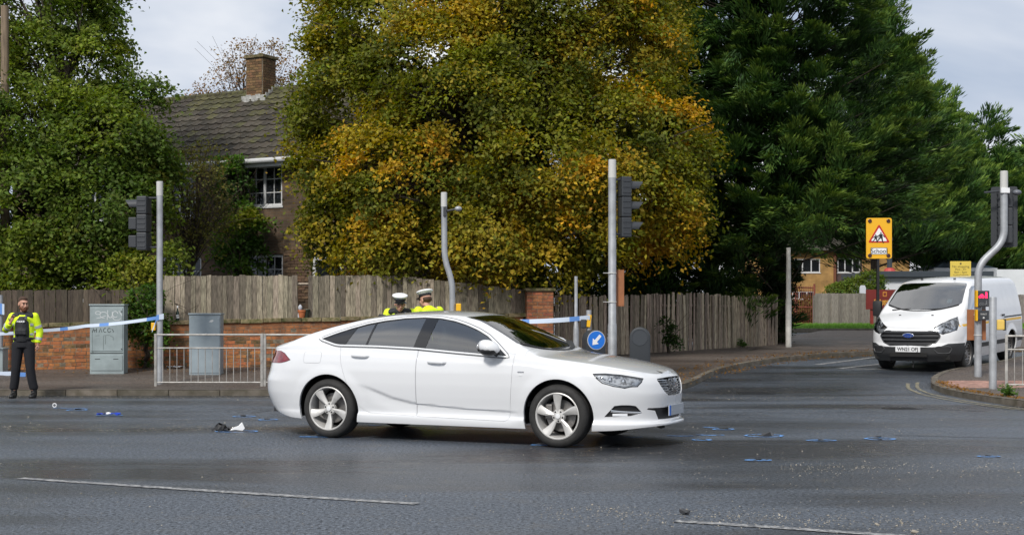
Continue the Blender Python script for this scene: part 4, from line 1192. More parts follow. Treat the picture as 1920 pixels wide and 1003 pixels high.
# cranked pole with detector behind the saloon roof
def cranked(pts, r, name, label, d_, cap=.26):
    z0 = G(d_) + .10; base = Vector((X(pts[-1][0], d_), d_, z0))
    p = thing(name, label, 'traffic signal', base)
    P = [Vector((X(a, d_) - base.x, 0, Z(b, d_) - z0)) for a, b in pts]; P[-1] = Vector((0, 0, -.05))
    # smooth the bends
    Q = [P[0]]
    for i in range(1, len(P) - 1):
        a, b, c = P[i - 1], P[i], P[i + 1]; t = min(.22, (a - b).length * .48, (c - b).length * .48)
        A_, B_ = b + (a - b).normalized() * t, b + (c - b).normalized() * t
        Q += [(1 - u) ** 2 * A_ + 2 * u * (1 - u) * b + u * u * B_ for u in np.linspace(0, 1, 7)]
    Q.append(P[-1])
    MB().tube(Q, r, 18).build('pole', M_POLE, p, smooth=True)
    top = P[0]
    MB().lathe([(r + .003, top.z - cap), (r + .003, top.z + .004), (r - .01, top.z + .012)], 18, Matrix.Translation((top.x, 0, 0))).build('pole_cap', M_SLEEVE, p, smooth=True)
    return p, z0, top
d_ = 26.0
p, z0, top = cranked([(832.5, 362), (833.5, 487), (848, 527), (848.5, 760)], .055, 'cranked_signal_pole', 'slim cranked grey pole with a small detector behind the saloon\'s roof', d_)
MB().box((top.x + .02, -.06, Z(397, d_) - z0), (.06, .05, .18), ch=.006).build('clamp_box', M_SIG, p)
MB().tube([(top.x + .05, -.04, Z(396, d_) - z0), (top.x + .2, -.03, Z(393, d_) - z0)], .02, 8).build('detector_arm', M_SIG, p)
MB().ball((top.x + .27, -.05, Z(392, d_) - z0), (.07, .06, .05), 8).build('detector', M_POLE, p, smooth='all')
MB().box((.115, -.03, Z(577, d_) - z0), (.095, .09, .16), ch=.012).build('yellow_box', M_YEL, p)

# cranked pole on the right-hand corner
d_ = 27.0
p, z0, top = cranked([(1882.5, 322), (1882.5, 452), (1834, 498), (1833.5, 703)], .070, 'cranked_signal_pole', 'thick cranked grey pole with red pedestrian display on the pink paved corner', d_, .34)
signal_head(p, (top.x + .10, .24, Z(405, d_) - z0), R(80), 1.05, board=True)
MB().box((top.x, -.05, Z(358, d_) - z0), (.17, .08, .10), ch=.01).build('top_bracket', M_SATIN, p)
MB().tube([(top.x, .02, Z(358, d_) - z0), (top.x - .38, .02, Z(361, d_) - z0)], .02, 6).build('detector_arm', M_SIG, p)
MB().ball((top.x + .26, .02, Z(361, d_) - z0), (.085, .08, .055), 8).build('detector_dome', mat('detector_grey', (.12, .13, .15), .4), p, smooth='all')
bx = X(1839.5, d_) - X(1833.5, d_); bz = Z(560, d_) - z0
MB().box((bx - .0, -.115, bz), (.215, .10, .31), ch=.012).build('display_case', M_SIG, p)
MB().box((bx - .125, -.09, bz), (.03, .12, .32), ch=.006).build('yellow_side', M_YEL, p)
M_REDL = mat('red_led', (.6, .01, .04), .4, emit=(1.0, .02, .09, 3.0)); M_WHL = mat('unlit_symbol', (.16, .17, .18), .5)
yf = -.168
sm = MB().ball((bx + .045, yf, bz + .115), (.016, .004, .016), 6)
sm.box((bx + .045, yf, bz + .072), (.038, .008, .06)); sm.box((bx + .035, yf, bz + .032), (.014, .008, .05)); sm.box((bx + .056, yf, bz + .032), (.014, .008, .05))
sm.build('red_man', M_REDL, p)
sm = MB()
for q in (-.075, -.018): sm.tube([(bx + q + .022 * math.cos(a), yf, bz + .035 + .022 * math.sin(a)) for a in np.linspace(0, 6.28, 13)[:-1]], .006, 5, closed=True)
sm.tube([(bx - .075, yf, bz + .04), (bx - .055, yf, bz + .078), (bx - .025, yf, bz + .075), (bx - .018, yf, bz + .04)], .009, 5)
sm.tube([(bx - .06, yf, bz + .06), (bx - .04, yf, bz + .04), (bx - .028, yf, bz + .085)], .009, 5)
sm.build('red_cycle', M_REDL, p)
sm = MB().ball((bx + .05, yf, bz - .045), (.012, .003, .012), 6); sm.tube([(bx + .05, yf, bz - .06), (bx + .045, yf, bz - .09), (bx + .065, yf, bz - .125)], .008, 5); sm.tube([(bx + .045, yf, bz - .09), (bx + .028, yf, bz - .125)], .008, 5); sm.tube([(bx + .03, yf, bz - .075), (bx + .07, yf, bz - .085)], .006, 5)
sm.build('unlit_man', M_WHL, p)
sm = MB()
for q in (-.07, -.015): sm.tube([(bx + q + .02 * math.cos(a), yf, bz - .11 + .02 * math.sin(a)) for a in np.linspace(0, 6.28, 13)[:-1]], .004, 5, closed=True)
sm.tube([(bx - .07, yf, bz - .105), (bx - .05, yf, bz - .075), (bx - .02, yf, bz - .078), (bx - .015, yf, bz - .105)], .004, 5); sm.build('unlit_cycle', M_WHL, p)
bz2 = Z(591, d_) - z0
MB().box((bx, -.105, bz2), (.215, .09, .19), ch=.012).build('push_button_unit', M_SIG, p)
MB().box((bx - .125, -.09, bz2 - .0), (.03, .11, .22), ch=.006).build('yellow_side', M_YEL, p)
MB().ball((bx + .0, -.152, bz2 - .05), (.02, .008, .02), 8).build('push_button', M_SLEEVE, p, smooth='all')
text_mesh('wait_text', 'WAIT', .05, M_SLEEVE, p, Matrix.Translation((bx, -.1515, bz2 + .02)) @ Matrix.Rotation(R(90), 4, 'X'))
MB().box((.005, .10, Z(609, d_) - z0), (.37, .02, .60), ch=.004).build('brown_board', M_BROWN, p)
for y_ in (590, 628): collar(p, Z(y_, d_) - z0, .07, .02)

d_ = 24.5; z0 = G(d_) + .10
p = thing('short_post', 'short plain grey post standing between cranked pole and guard railing', 'post', (X(1861.5, d_), d_, z0))
hp = Z(557, d_) - z0
MB().lathe([(.066, -.05), (.066, hp - .01), (.062, hp)], 20).build('post', M_POLE, p, smooth=True)
MB().box((.15, .08, Z(609, d_) - z0), (.15, .10, .18), ch=.02).build('yellow_button_box', mat('pale_yellow_box', (.75, .52, .12), .5), p)
MB().box((.235, .08, Z(609, d_) - z0), (.02, .12, .20), ch=.006).build('box_back', M_SIG, p)

# lamp columns
d_ = 29.0; z0 = G(d_) + .10
p = thing('sign_post', 'thin grey post with thicker base in front of the brick pier', 'post', (X(1080, d_), d_, z0))
MB().lathe([(.06, -.05), (.06, Z(620, d_) - z0), (.045, Z(605, d_) - z0), (.036, Z(603, d_) - z0), (.036, Z(518, d_) - z0)], 16).build('post', M_POLE, p, smooth=True)
d_ = 37.0; z0 = G(d_) + .10
p = thing('lamp_column', 'pale lamp column rising into the conifer at the end of the paling fence', 'lamp column', (X(1478.5, d_), d_, z0))
MB().lathe([(.078, -.05), (.078, 1.25), (.066, 1.30), (.060, 2.65)], 16).build('column', mat('pale_column', (.50, .49, .46), .6, var=.25, vscale=3), p, smooth=True)
d_ = 28.2; z0 = G(d_) + .10
p = thing('grey_post', 'grey post wound with police tape beside the bearded officer', 'post', (X(0.0, d_), d_, z0))
MB().lathe([(.06, -.05), (.06, 1.55)], 14).build('post', M_POLE, p, smooth=True)

# ---- traffic bollards
def bollard(label, px, d_, ytop, rz, disc):
    z0 = G(d_) + .10; h = Z(ytop, d_) - z0; w = .37
    p = thing('traffic_bollard', label, 'bollard', (X(px, d_), d_, z0), rz)
    r = w / 2; prof = [(-r, 0), (r, 0)] + [(r * math.cos(a), h - r + r * math.sin(a)) for a in np.linspace(0, math.pi, 18)]
    MB().prism(prof, .26, Matrix.Translation((0, .13, 0)) @ Matrix.Rotation(R(90), 4, 'X')).build('shell', mat('bollard_grey', (.028, .033, .039), .5), p, smooth=True, bevel=.025)
    Mf = Matrix.Translation((0, -.131, h - r)) @ Matrix.Rotation(R(90), 4, 'X')
    if disc:
        MB().lathe([(.172, 0), (.172, .006), (1e-4, .006)], 32, Mf).build('sign_rim', M_SLEEVE, p)
        MB().lathe([(.160, .006), (.160, .009), (1e-4, .009)], 32, Mf).build('sign_face', mat('sign_blue', (.012, .16, .62), .35), p)
        ar = [(-.026, .115), (.026, .115), (.026, -.02), (.075, -.02), (0, -.115), (-.075, -.02), (-.026, -.02)]
        MB().prism(ar, .003, Mf @ Matrix.Rotation(R(-42), 4, 'Z'), .009).build('arrow', mat('sign_white', (.8, .8, .8), .4), p)
        MB().prism([(-.14, .12), (.16, .12), (.16, .50), (-.14, .50)], .004, Matrix.Translation((0, -.132, 0)) @ Matrix.Rotation(R(90), 4, 'X')).build('yellow_panel', M_YEL, p)
    else:
        MB().lathe([(.150, 0), (.150, .008), (.138, .008), (.134, .002), (1e-4, .002)], 32, Mf).build('blank_face', mat('bollard_face', (.038, .044, .052), .45), p, smooth=True)
    return p
bollard('traffic bollard with a round blue keep-left arrow beyond the saloon\'s bonnet', 1113, 24.9, 618, R(18), True)
bollard('plain dark grey round-topped traffic bollard beyond the saloon\'s headlight', 1200, 25.3, 613, R(-8), False)
d_ = 25.2; z0 = G(d_) + .10
p = thing('marker_post', 'thin grey post with tape tied on, behind the blue arrow bollard', 'post', (X(1104, d_), d_, z0))
hh = Z(582, d_) - z0; MB().lathe([(.045, -.05), (.045, hh), (.04, hh + .005)], 14).build('post', M_POLE, p, smooth=True)
MB().box((0.0, -.06, hh - .19), (.07, .03, .22), Matrix.Rotation(R(8), 3, 'Y'), ch=.006).build('yellow_flash', M_YEL, p)
MB().box((-.10, -.06, hh - .24), (.10, .09, .16), ch=.02).build('black_lamp', M_SIG, p)

# ---- police tape
M_TAPE = mat('tape_white', (.52, .60, .72), .4); M_TAPE_B = mat('tape_blue', (.11, .25, .58), .4)
def tape(label, pts, w=.062, seg=.45, twist=0.0):
    P = [Vector(p) for p in pts]
    # dense path with sag
    Q = []
    for a, b in zip(P[:-1], P[1:]):
        n = max(4, int((b - a).length / .05)); sag = .012 * (b - a).length
        for i in range(n): t = i / n; Q.append(a.lerp(b, t) - Vector((0, 0, sag * 4 * t * (1 - t))))
    Q.append(P[-1]); L_, runs, s_ = [], [], 0
    for i, q in enumerate(Q):
        if i: s_ += (q - Q[i - 1]).length
        a = twist * math.sin(s_ * 1.7); u = Vector((0, math.sin(a), math.cos(a)))
        L_.append((q - u * w / 2 - Q[0], q + u * w / 2 - Q[0]))
        if i < len(Q) - 1:
            bl_ = (s_ % (2.2 * seg)) < seg * .42
            if runs and runs[-1][0] == bl_: runs[-1][2] = i + 1
            else: runs.append([bl_, i, i + 1])
    t = thing('police_tape', label, 'tape', Q[0])
    for bl_, a, b in runs:
        V = [v for k in range(a, b + 1) for v in L_[k]]
        MB().add(V, [(2 * k, 2 * k + 1, 2 * k + 3, 2 * k + 2) for k in range(b - a)]).build('blue_block' if bl_ else 'white_block', M_TAPE_B if bl_ else M_TAPE, t)
    return t
dp = 25.54
tape('blue and white police tape from signal pole past the graffitied cabinet to the officer', [at(293, 596, dp), at(160, 611, 26.0), at(70, 620, 26.6), at(-40, 626, 27.4)], twist=.35)
tape('short tail of police tape hanging off the left signal pole', [at(294, 597, 25.4), at(289, 611, 25.4), at(285, 621, 25.4)], w=.05, seg=.2)
tape('police tape knot wrapped round the left signal pole', [at(293, 596, 25.52), at(300, 594, 25.52), at(307, 593, 25.52)], w=.10, seg=.09)
tape('police tape stretched from behind the saloon\'s roof to the marker post', [at(880, 606, 26.0), at(965, 603, 25.8), at(1106, 595, 25.1)], w=.085, twist=.3)
tape('police tape low over the pavement behind the bearded officer', [at(-30, 698, 27.6), at(20, 700, 27.2), at(48, 702, 27.0)], w=.08)
tape('police tape knot on the grey post beside the bearded officer', [at(-8, 577, 28.1), at(8, 580, 28.1)], w=.22, seg=.3)

# ---- roadside cabinets
M_CAB = mat('cabinet_green_grey', (.27, .325, .335), .55, var=.18, vscale=3, bump=.05, bscale=50)
M_CAB2 = mat('cabinet_blue_grey', (.26, .315, .35), .5, var=.12, vscale=3)
def cabinet(label, px0, px1, ytop, d_, m, dep=.35, vents=False):
    z0 = G(d_) + .10; w = X(px1, d_) - X(px0, d_); h = Z(ytop, d_) - z0
    p = thing('street_cabinet', label, 'cabinet', (X((px0 + px1) / 2, d_), d_ + dep / 2, z0), WANG * .3)
    MB().box((0, 0, h / 2 - .01), (w, dep, h), ch=.008).build('case', m, p)
    MB().box((0, -.005, h - .005), (w + .03, dep + .03, .03), ch=.006).build('lid', m, p)
    return p, w, h, dep
M_SEAM = mat('seam_dark', (.03, .035, .036), .8)
p, w, h, dep = cabinet('tall green-grey street cabinet with graffiti tags against the wall', 168, 231, 571, 27.6, M_CAB)
f_ = -dep / 2
MB().box((0, f_ - .006, h * .64), (w - .05, .012, h * .62), ch=.004).build('door', M_CAB, p)
MB().box((0, f_ - .006, h * .16), (w - .05, .012, h * .22), ch=.004).build('lower_door', M_CAB, p)
MB().box((0, f_ - .001, h * .30), (w - .02, .004, .016)).build('door_seam', M_SEAM, p)
for s_ in (-1, 1): MB().box((s_ * w * .27, f_ - .013, h * .215), (.10, .004, .012)).build('handle_slot', M_SEAM, p)
for z_ in (.90, .36): MB().lathe([(.012, 0), (.012, .008), (1e-4, .008)], 10, Matrix.Translation((w * .44, f_ - .012, h * z_)) @ Matrix.Rotation(R(90), 4, 'X')).build('lock', M_SEAM, p)
M_TAGW = mat('white_graffiti', (.52, .55, .56), .6); M_TAGB = mat('black_graffiti', (.05, .065, .065), .6)
def strokes(parent, nm, sets, m, r=.006):
    b = MB()
    for st in sets: b.tube([(x_, f_ - .0135, z_) for x_, z_ in st], [(r, .0012)] * len(st), 5)
    b.build(nm, m, parent)
cv = lambda cx, cz, rx, rz, a0, a1: [(cx + rx * math.cos(a), cz + rz * math.sin(a)) for a in np.linspace(a0, a1, 14)]
strokes(p, 'white_tag', [cv(-.17, h * .88, .05, .03, 0, 6), cv(-.06, h * .85, .07, .06, .5, 5), [(-.2, h * .80), (-.12, h * .81), (-.02, h * .84)], [(.02, h * .92), (.01, h * .78)], cv(.07, h * .85, .04, .055, 3, 6.4), [(.11, h * .90), (.11, h * .80)], cv(.17, h * .86, .05, .06, .2, 5.6), cv(.20, h * .80, .07, .035, 2.4, 6.5), [(.24, h * .91), (.30, h * .84)]], M_TAGW, .007)
strokes(p, 'black_tag', [[(-.28, h * .60), (-.26, h * .66), (-.23, h * .60)], [(-.27, h * .63), (-.20, h * .63)], [(-.20, h * .66), (-.20, h * .60)], [(-.15, h * .60), (-.12, h * .66), (-.09, h * .60)], cv(-.03, h * .63, .03, .04, 1, 5.4), cv(.05, h * .63, .03, .04, .6, 6), [(.10, h * .65), (.14, h * .61), (.12, h * .60)]], M_TAGB, .008)
strokes(p, 'paint_runs', [[(-.285, h * .62), (-.28, h * .30)], [(-.06, h * .55), (-.065, h * .35)], [(-.06, h * .555), (.05, h * .56), (.13, h * .53), (.13, h * .49)], [(-.22, h * .55), (-.14, h * .555)], [(-.02, h * .55), (-.025, h * .43)]], mat('faded_graffiti', (.13, .165, .165), .6), .005)
p, w, h, dep = cabinet('smaller blue-grey street cabinet with pale sticker scars behind the railing', 354, 412, 588, 27.4, M_CAB2, .40)
f_ = -dep / 2
MB().box((0, f_ - .005, h * .48), (w - .03, .010, h * .9), ch=.004).build('door', M_CAB2, p)
M_STK = mat('sticker_white', (.6, .62, .62), .6)
for i, (x_, z_, sx, sz) in enumerate(((.13, .88, .09, .05), (.02, .67, .05, .03), (-.24, .93, .10, .03))):
    MB().prism([(a * sx / 2 + x_, b * sz / 2 + z_ * h) for a, b in ((-1, -.8), (.2, -1), (1, .1), (.7, 1), (-.4, .6))], .002, Matrix.Translation((0, f_ - .010, 0)) @ Matrix.Rotation(R(90), 4, 'X')).build('sticker', M_STK if i < 2 else M_CAB, p)
p, w, h, dep = cabinet('low grey cabinet beside the tape-wound post behind the bearded officer', -40, 4, 653, 27.6, M_CAB)

# ---- signs by the school
M_SGN_Y = mat('school_yellow', (.80, .42, .012), .45); M_SGN_W = mat('sign_white', (.8, .8, .8), .4); M_SGN_R = mat('sign_red', (.48, .02, .015), .4); M_INK = mat('sign_black', (.01, .01, .012), .5)
def face_on(w_, h_, r_): return round_poly([(-w_ / 2, -h_ / 2), (w_ / 2, -h_ / 2), (w_ / 2, h_ / 2), (-w_ / 2, h_ / 2)], r_)
d_ = 35.0; z0 = G(d_) + .10
p = thing('school_sign', 'yellow school warning sign with red triangle on a black pole', 'road sign', (X(1646, d_), d_, z0))
zc = Z(447, d_) - z0; hb = Z(409, d_) - Z(485, d_); wb = X(1671, d_) - X(1623, d_)
Mv = lambda off: Matrix.Translation((X(1647, d_) - X(1646, d_), -.06 - off, zc)) @ Matrix.Rotation(R(90), 4, 'X')
MB().lathe([(.04, -.05), (.04, zc + .3)], 14).build('pole', M_INK, p, smooth=True)
MB().prism(face_on(wb, hb, .06), .02, Mv(0) @ Matrix.Translation((0, 0, -.02))).build('board', M_SGN_Y, p)
tz = .05 * hb; tw = wb * .86
tri = lambda s_, cy=0: round_poly([(-tw / 2 * s_, tz - .16 * hb * s_ - cy), (tw / 2 * s_, tz - .16 * hb * s_ - cy), (0, tz + .30 * hb * s_ - cy)], .05 * s_)
MB().prism(tri(1), .004, Mv(0)).build('triangle_border', M_SGN_R, p)
MB().prism(tri(.74, .004), .004, Mv(.004)).build('triangle_face', M_SGN_W, p)
def figure(cx, cz, s_):
    b = MB(); T = lambda pts: [(cx + x_ * s_, cz + y_ * s_) for x_, y_ in pts]
    Mq = Mv(.008)
    b.prism([(cx + .045 * s_ * math.cos(a), cz + (.30 + .05 * math.sin(a)) * s_) for a in np.linspace(0, 6.28, 11)[:-1]], .003, Mq)
    b.prism(T([(-.08, .24), (.08, .24), (.11, .0), (-.10, .0)]), .003, Mq)
    for q in ([(-.10, 0), (0, 0), (-.15, -.16), (-.27, -.24), (-.30, -.20), (-.19, -.12)], [(0, 0), (.11, 0), (.12, -.14), (.18, -.29), (.12, -.30), (.05, -.14)], [(.06, .24), (.10, .22), (.22, .10), (.25, .04), (.21, .03), (.16, .09)], [(-.06, .24), (-.10, .20), (-.20, .12), (-.26, .14), (-.27, .10), (-.18, .07), (-.06, .14)]): b.prism(T(q), .003, Mq)
    return b
figure(.045, tz - .045 * hb, .42).build('child_symbol', M_INK, p); figure(-.085, tz - .065 * hb, .32).build('child_symbol', M_INK, p)
MB().prism([(x_, y_ - .315 * hb) for x_, y_ in face_on(wb * .66, hb * .17, .03)], .004, Mv(0)).build('name_border', M_INK, p)
MB().prism([(x_, y_ - .315 * hb) for x_, y_ in face_on(wb * .62, hb * .145, .025)], .004, Mv(.004)).build('name_plate', M_SGN_W, p)
text_mesh('school_text', 'School', .155, M_INK, p, Mv(.0085) @ Matrix.Translation((0, -.315 * hb - .005, 0)), .001, bold=.002)
for sx_, sz_ in ((1, 1), (-1, 1), (1, -1), (-1, -1)):
    MB().lathe([(.048, 0), (.048, .02), (.04, .024), (1e-4, .016)], 18, Mv(0) @ Matrix.Translation((sx_ * wb * .36, sz_ * hb * .425, 0))).build('flasher', mat('dark_amber', (.05, .012, .008), .3), p, smooth=True)

d_ = 56.5; z0 = G(d_) + .10
p = thing('school_board', 'dark red school name board with gold lettering on red posts before the fence', 'sign', (X(1660, d_), d_, z0))
zc = Z(561.5, d_) - z0; wb = X(1698, d_) - X(1625, d_); hb = Z(543, d_) - Z(580, d_); M_MAR = mat('maroon', (.17, .014, .010), .5, var=.15, vscale=2); M_GOLD = mat('gold_letter', (.72, .36, .05), .45)
MB().box((0, 0, zc), (wb, .05, hb), ch=.006).build('board', M_MAR, p)
for s_ in (-.34, .34): MB().box((s_ * wb, .06, zc * .5), (.13, .06, zc + .1)).build('leg', mat('red_post', (.26, .028, .02), .6, var=.3, vscale=3), p)
Mt = lambda x_, z_: Matrix.Translation((x_, -.027, zc + z_)) @ Matrix.Rotation(R(90), 4, 'X')
text_mesh('name_text', 'St Augustines', .17, M_GOLD, p, Mt(.02, -.06), .002, bold=.004, sx=1.05)
text_mesh('name_text', 'Primary', .15, M_GOLD, p, Mt(.10, -.20), .002, bold=.003)
text_mesh('name_text', 'School office', .06, M_GOLD, p, Mt(-.30, -.33), .002)
cr_ = MB().prism(face_on(.17, .20, .03), .004, Mt(-.03, .22)); cr_.build('crest', mat('crest_gold', (.50, .20, .03), .5), p)
MB().prism(round_poly([(-.05, .05), (.05, .05), (.05, -.03), (0, -.07), (-.05, -.03)], .02), .004, Mt(-.03, .22) @ Matrix.Translation((0, 0, .004))).build('crest_shield', M_MAR, p)

d_ = 35.5; z0 = G(d_) + .10
p = thing('parking_sign', 'small yellow no-stopping plate showing above the van\'s roof', 'road sign', (X(1800, d_), d_, z0))
zc = Z(506.5, d_) - z0; wb = X(1820, d_) - X(1781, d_); hb = Z(490, d_) - Z(523, d_)
MB().lathe([(.03, -.05), (.03, zc + hb * .45)], 12).build('pole', M_POLE, p, smooth=True)
MB().box((0, -.045, zc), (wb, .012, hb), ch=.003).build('plate', mat('plate_yellow', (.66, .50, .08), .5), p)
Mt = lambda z_: Matrix.Translation((0, -.0525, zc + z_)) @ Matrix.Rotation(R(90), 4, 'X')
M_TXT = mat('faded_ink', (.12, .09, .03), .6)
for txt, sz_, z_ in (('No stopping', .088, .09), ('Mon - Fri', .075, .015), ('8am - 5pm', .075, -.055), ('on school entrance', .05, -.12), ('markings', .05, -.17)): text_mesh('sign_text', txt, sz_, M_TXT, p, Mt(z_), .001)
MB().lathe([(.025, 0), (.025, .002), (1e-4, .002)], 14, Mt(.165)).build('sign_symbol', M_TXT, p)

# ---- things on the wall
bp_ = wp(333, .06)
p = thing('bottle', 'green glass bottle with a white cap on the wall beside the fence', 'bottle', (bp_.x, bp_.y, wall_top(bp_.x) + .012))
MB().lathe([(.034, 0), (.036, .01), (.036, .15), (.030, .185), (.014, .22), (.0125, .27)], 14).build('glass', mat('bottle_green', (.012, .03, .018), .1, coat=.5), p, smooth=True)
MB().lathe([(.016, .265), (.016, .31), (1e-4, .312)], 12).build('cap', M_SGN_W, p, smooth=True)
MB().lathe([(.0367, .05), (.0367, .12)], 14, caps=False).build('paper_label', M_SGN_W, p, smooth=True)
fp_ = wp(566, .12)
p = thing('plant_pot', 'small terracotta pot standing in the gap of the board fence', 'plant pot', (fp_.x, fp_.y, wall_top(fp_.x) + .012))
MB().lathe([(.055, 0), (.08, .13), (.09, .13), (.092, .17), (.078, .17), (.07, .12), (1e-4, .11)], 18).build('pot', mat('terracotta', (.42, .13, .045), .8, var=.25, vscale=9), p, smooth=True)
fp_ = wp(574, .16)
p = thing('plant_pot', 'dark green plastic pot beside the terracotta one in the fence gap', 'plant pot', (fp_.x, fp_.y, wall_top(fp_.x) + .012))
MB().lathe([(.05, 0), (.075, .15), (.082, .15), (.083, .18), (.07, .18), (1e-4, .12)], 18).build('pot', mat('dark_pot', (.02, .03, .018), .6), p, smooth=True)
fp_ = wp(563, .17)
p = thing('garden_gnome', 'small pale stone ornament behind the terracotta pot', 'ornament', (fp_.x, fp_.y, wall_top(fp_.x) + .012))
MB().lathe([(.05, 0), (.055, .06), (.04, .14), (.03, .17), (.045, .20), (.045, .235), (.03, .265), (1e-4, .29)], 12).build('figure', mat('pale_stone', (.42, .44, .48), .8), p, smooth=True)
# ================================================================== houses
def brick_mat(name, c1, c2, mortar, scale=1.0, bw=.225, bh=.075):
    if name in MATS: return MATS[name]
    m = bpy.data.materials.new(name); m.use_nodes = True; nt = m.node_tree; L = nt.links; b = nt.nodes['Principled BSDF']
    t = node(nt, 'ShaderNodeTexCoord'); sp = node(nt, 'ShaderNodeSeparateXYZ'); cb = node(nt, 'ShaderNodeCombineXYZ'); ad = node(nt, 'ShaderNodeMath', operation='ADD')
    L.new(t.outputs['Object'], sp.inputs[0]); L.new(sp.outputs[0], ad.inputs[0]); L.new(sp.outputs[1], ad.inputs[1]); L.new(ad.outputs[0], cb.inputs[0]); L.new(sp.outputs[2], cb.inputs[1])
    br = node(nt, 'ShaderNodeTexBrick'); br.inputs['Scale'].default_value = 1.0; br.inputs['Brick Width'].default_value = bw; br.inputs['Row Height'].default_value = bh
    br.inputs['Mortar Size'].default_value = .006; br.inputs['Color1'].default_value = (*c1, 1); br.inputs['Color2'].default_value = (*c2, 1); br.inputs['Mortar'].default_value = (*mortar, 1)
    L.new(cb.outputs[0], br.inputs['Vector'])
    nz_ = node(nt, 'ShaderNodeTexNoise', Scale=1.3, Detail=6.0); L.new(t.outputs['Object'], nz_.inputs['Vector'])
    mx = node(nt, 'ShaderNodeMix', data_type='RGBA', blend_type='MULTIPLY'); mx.inputs['Factor'].default_value = .8
    rp = node(nt, 'ShaderNodeValToRGB'); rp.color_ramp.elements[0].position = .3; rp.color_ramp.elements[0].color = (.35, .35, .33, 1); rp.color_ramp.elements[1].position = .65; rp.color_ramp.elements[1].color = (1, 1, 1, 1)
    L.new(nz_.outputs['Fac'], rp.inputs['Fac']); L.new(br.outputs['Color'], mx.inputs[6]); L.new(rp.outputs['Color'], mx.inputs[7]); L.new(mx.outputs[2], b.inputs['Base Color'])
    b.inputs['Roughness'].default_value = .9
    bp = node(nt, 'ShaderNodeBump', Strength=.6, Distance=.008, invert=True); L.new(br.outputs['Fac'], bp.inputs['Height']); L.new(bp.outputs[0], b.inputs['Normal'])
    MATS[name] = m; return m
M_HB = brick_mat('house_brick', (.165, .105, .062), (.095, .062, .040), (.14, .12, .09))
M_HBP = mat('house_brick_piece', (.165, .10, .058), .9, vscale=12, objvar=.3, col2=(.085, .054, .035), bump=.4, bscale=60)
M_TILE = mat('dark_roof_tile', (.062, .052, .037), .9, vscale=9, bump=.4, bscale=45, objvar=.4, col2=(.028, .024, .018), ramp=(.35, .7))
M_MOSS = mat('mossy_roof_tile', (.085, .082, .030), .95, vscale=9, bump=.7, bscale=40, objvar=.3, col2=(.04, .036, .024), ramp=(.4, .65))
M_UPVC = mat('white_frame', (.58, .59, .60), .5, var=.12, vscale=3); M_PANE = mat('dark_pane', (.012, .014, .016), .06, spec=.6); M_LEAD = mat('lead_flashing', (.50, .50, .48), .75, var=.35, vscale=7)
def window(parent, x0, x1, z0, z1, y, cols=2, rows=3, lights=2, m=None, recess=.06):
    """white casement on a wall whose outside is at local y, facing -y"""
    w = bpy.data.objects.new('window', None); COL.objects.link(w); w.parent = parent; w.location = ((x0 + x1) / 2, y, (z0 + z1) / 2)
    W, Hh = x1 - x0, z1 - z0; fr = MB()
    for s_ in (-1, 1): fr.box((s_ * (W / 2 - .03), .02, 0), (.06, .07, Hh)); fr.box((0, .02, s_ * (Hh / 2 - .03)), (W - .12, .07, .06))
    for k in range(1, lights): fr.box((-W / 2 + W * k / lights, .018, 0), (.07, .066, Hh - .12))
    fr.build('frame', m or M_UPVC, w)
    bars = MB(); lw = W / lights
    for k in range(lights):
        for c in range(1, cols): bars.box((-W / 2 + lw * k + lw * c / cols, .012, 0), (.022, .02, Hh - .121))
        for r_ in range(1, rows): bars.box((-W / 2 + lw * (k + .5), .010, -Hh / 2 + Hh * r_ / rows), (lw - .1, .022, .022))
    if bars.v: bars.build('glazing_bar', m or M_UPVC, w)
    for k in range(lights): MB().box((-W / 2 + lw * (k + .5), .035, 0), (lw - .07, .01, Hh - .1)).build('pane', M_PANE, w)
    MB().box((0, -.03, -Hh / 2 - .03), (W + .1, .12, .05)).build('sill', m or M_UPVC, w)
    return w
def wall_with_holes(parent, name, x0, x1, z0, z1, y, holes, m, th=.25):
    """brick wall on the plane y, facing -y, with real window openings"""
    xs_ = sorted({x0, x1, *[h[0] for h in holes], *[h[1] for h in holes]}); zs_ = sorted({z0, z1, *[h[2] for h in holes], *[h[3] for h in holes]})
    b = MB()
    for a, c in zip(xs_[:-1], xs_[1:]):
        for d, e in zip(zs_[:-1], zs_[1:]):
            if any(h[0] <= a and c <= h[1] and h[2] <= d and e <= h[3] for h in holes): continue
            b.add([(a, y, d), (c, y, d), (c, y, e), (a, y, e)], [(0, 1, 2, 3)])
    for h in holes:
        a, c, d, e = h
        b.add([(a, y, d), (c, y, d), (c, y, e), (a, y, e), (a, y + th, d), (c, y + th, d), (c, y + th, e), (a, y + th, e)], [(0, 4, 5, 1), (1, 5, 6, 2), (2, 6, 7, 3), (3, 7, 4, 0), (4, 7, 6, 5)])
    return b.build(name, m, parent)

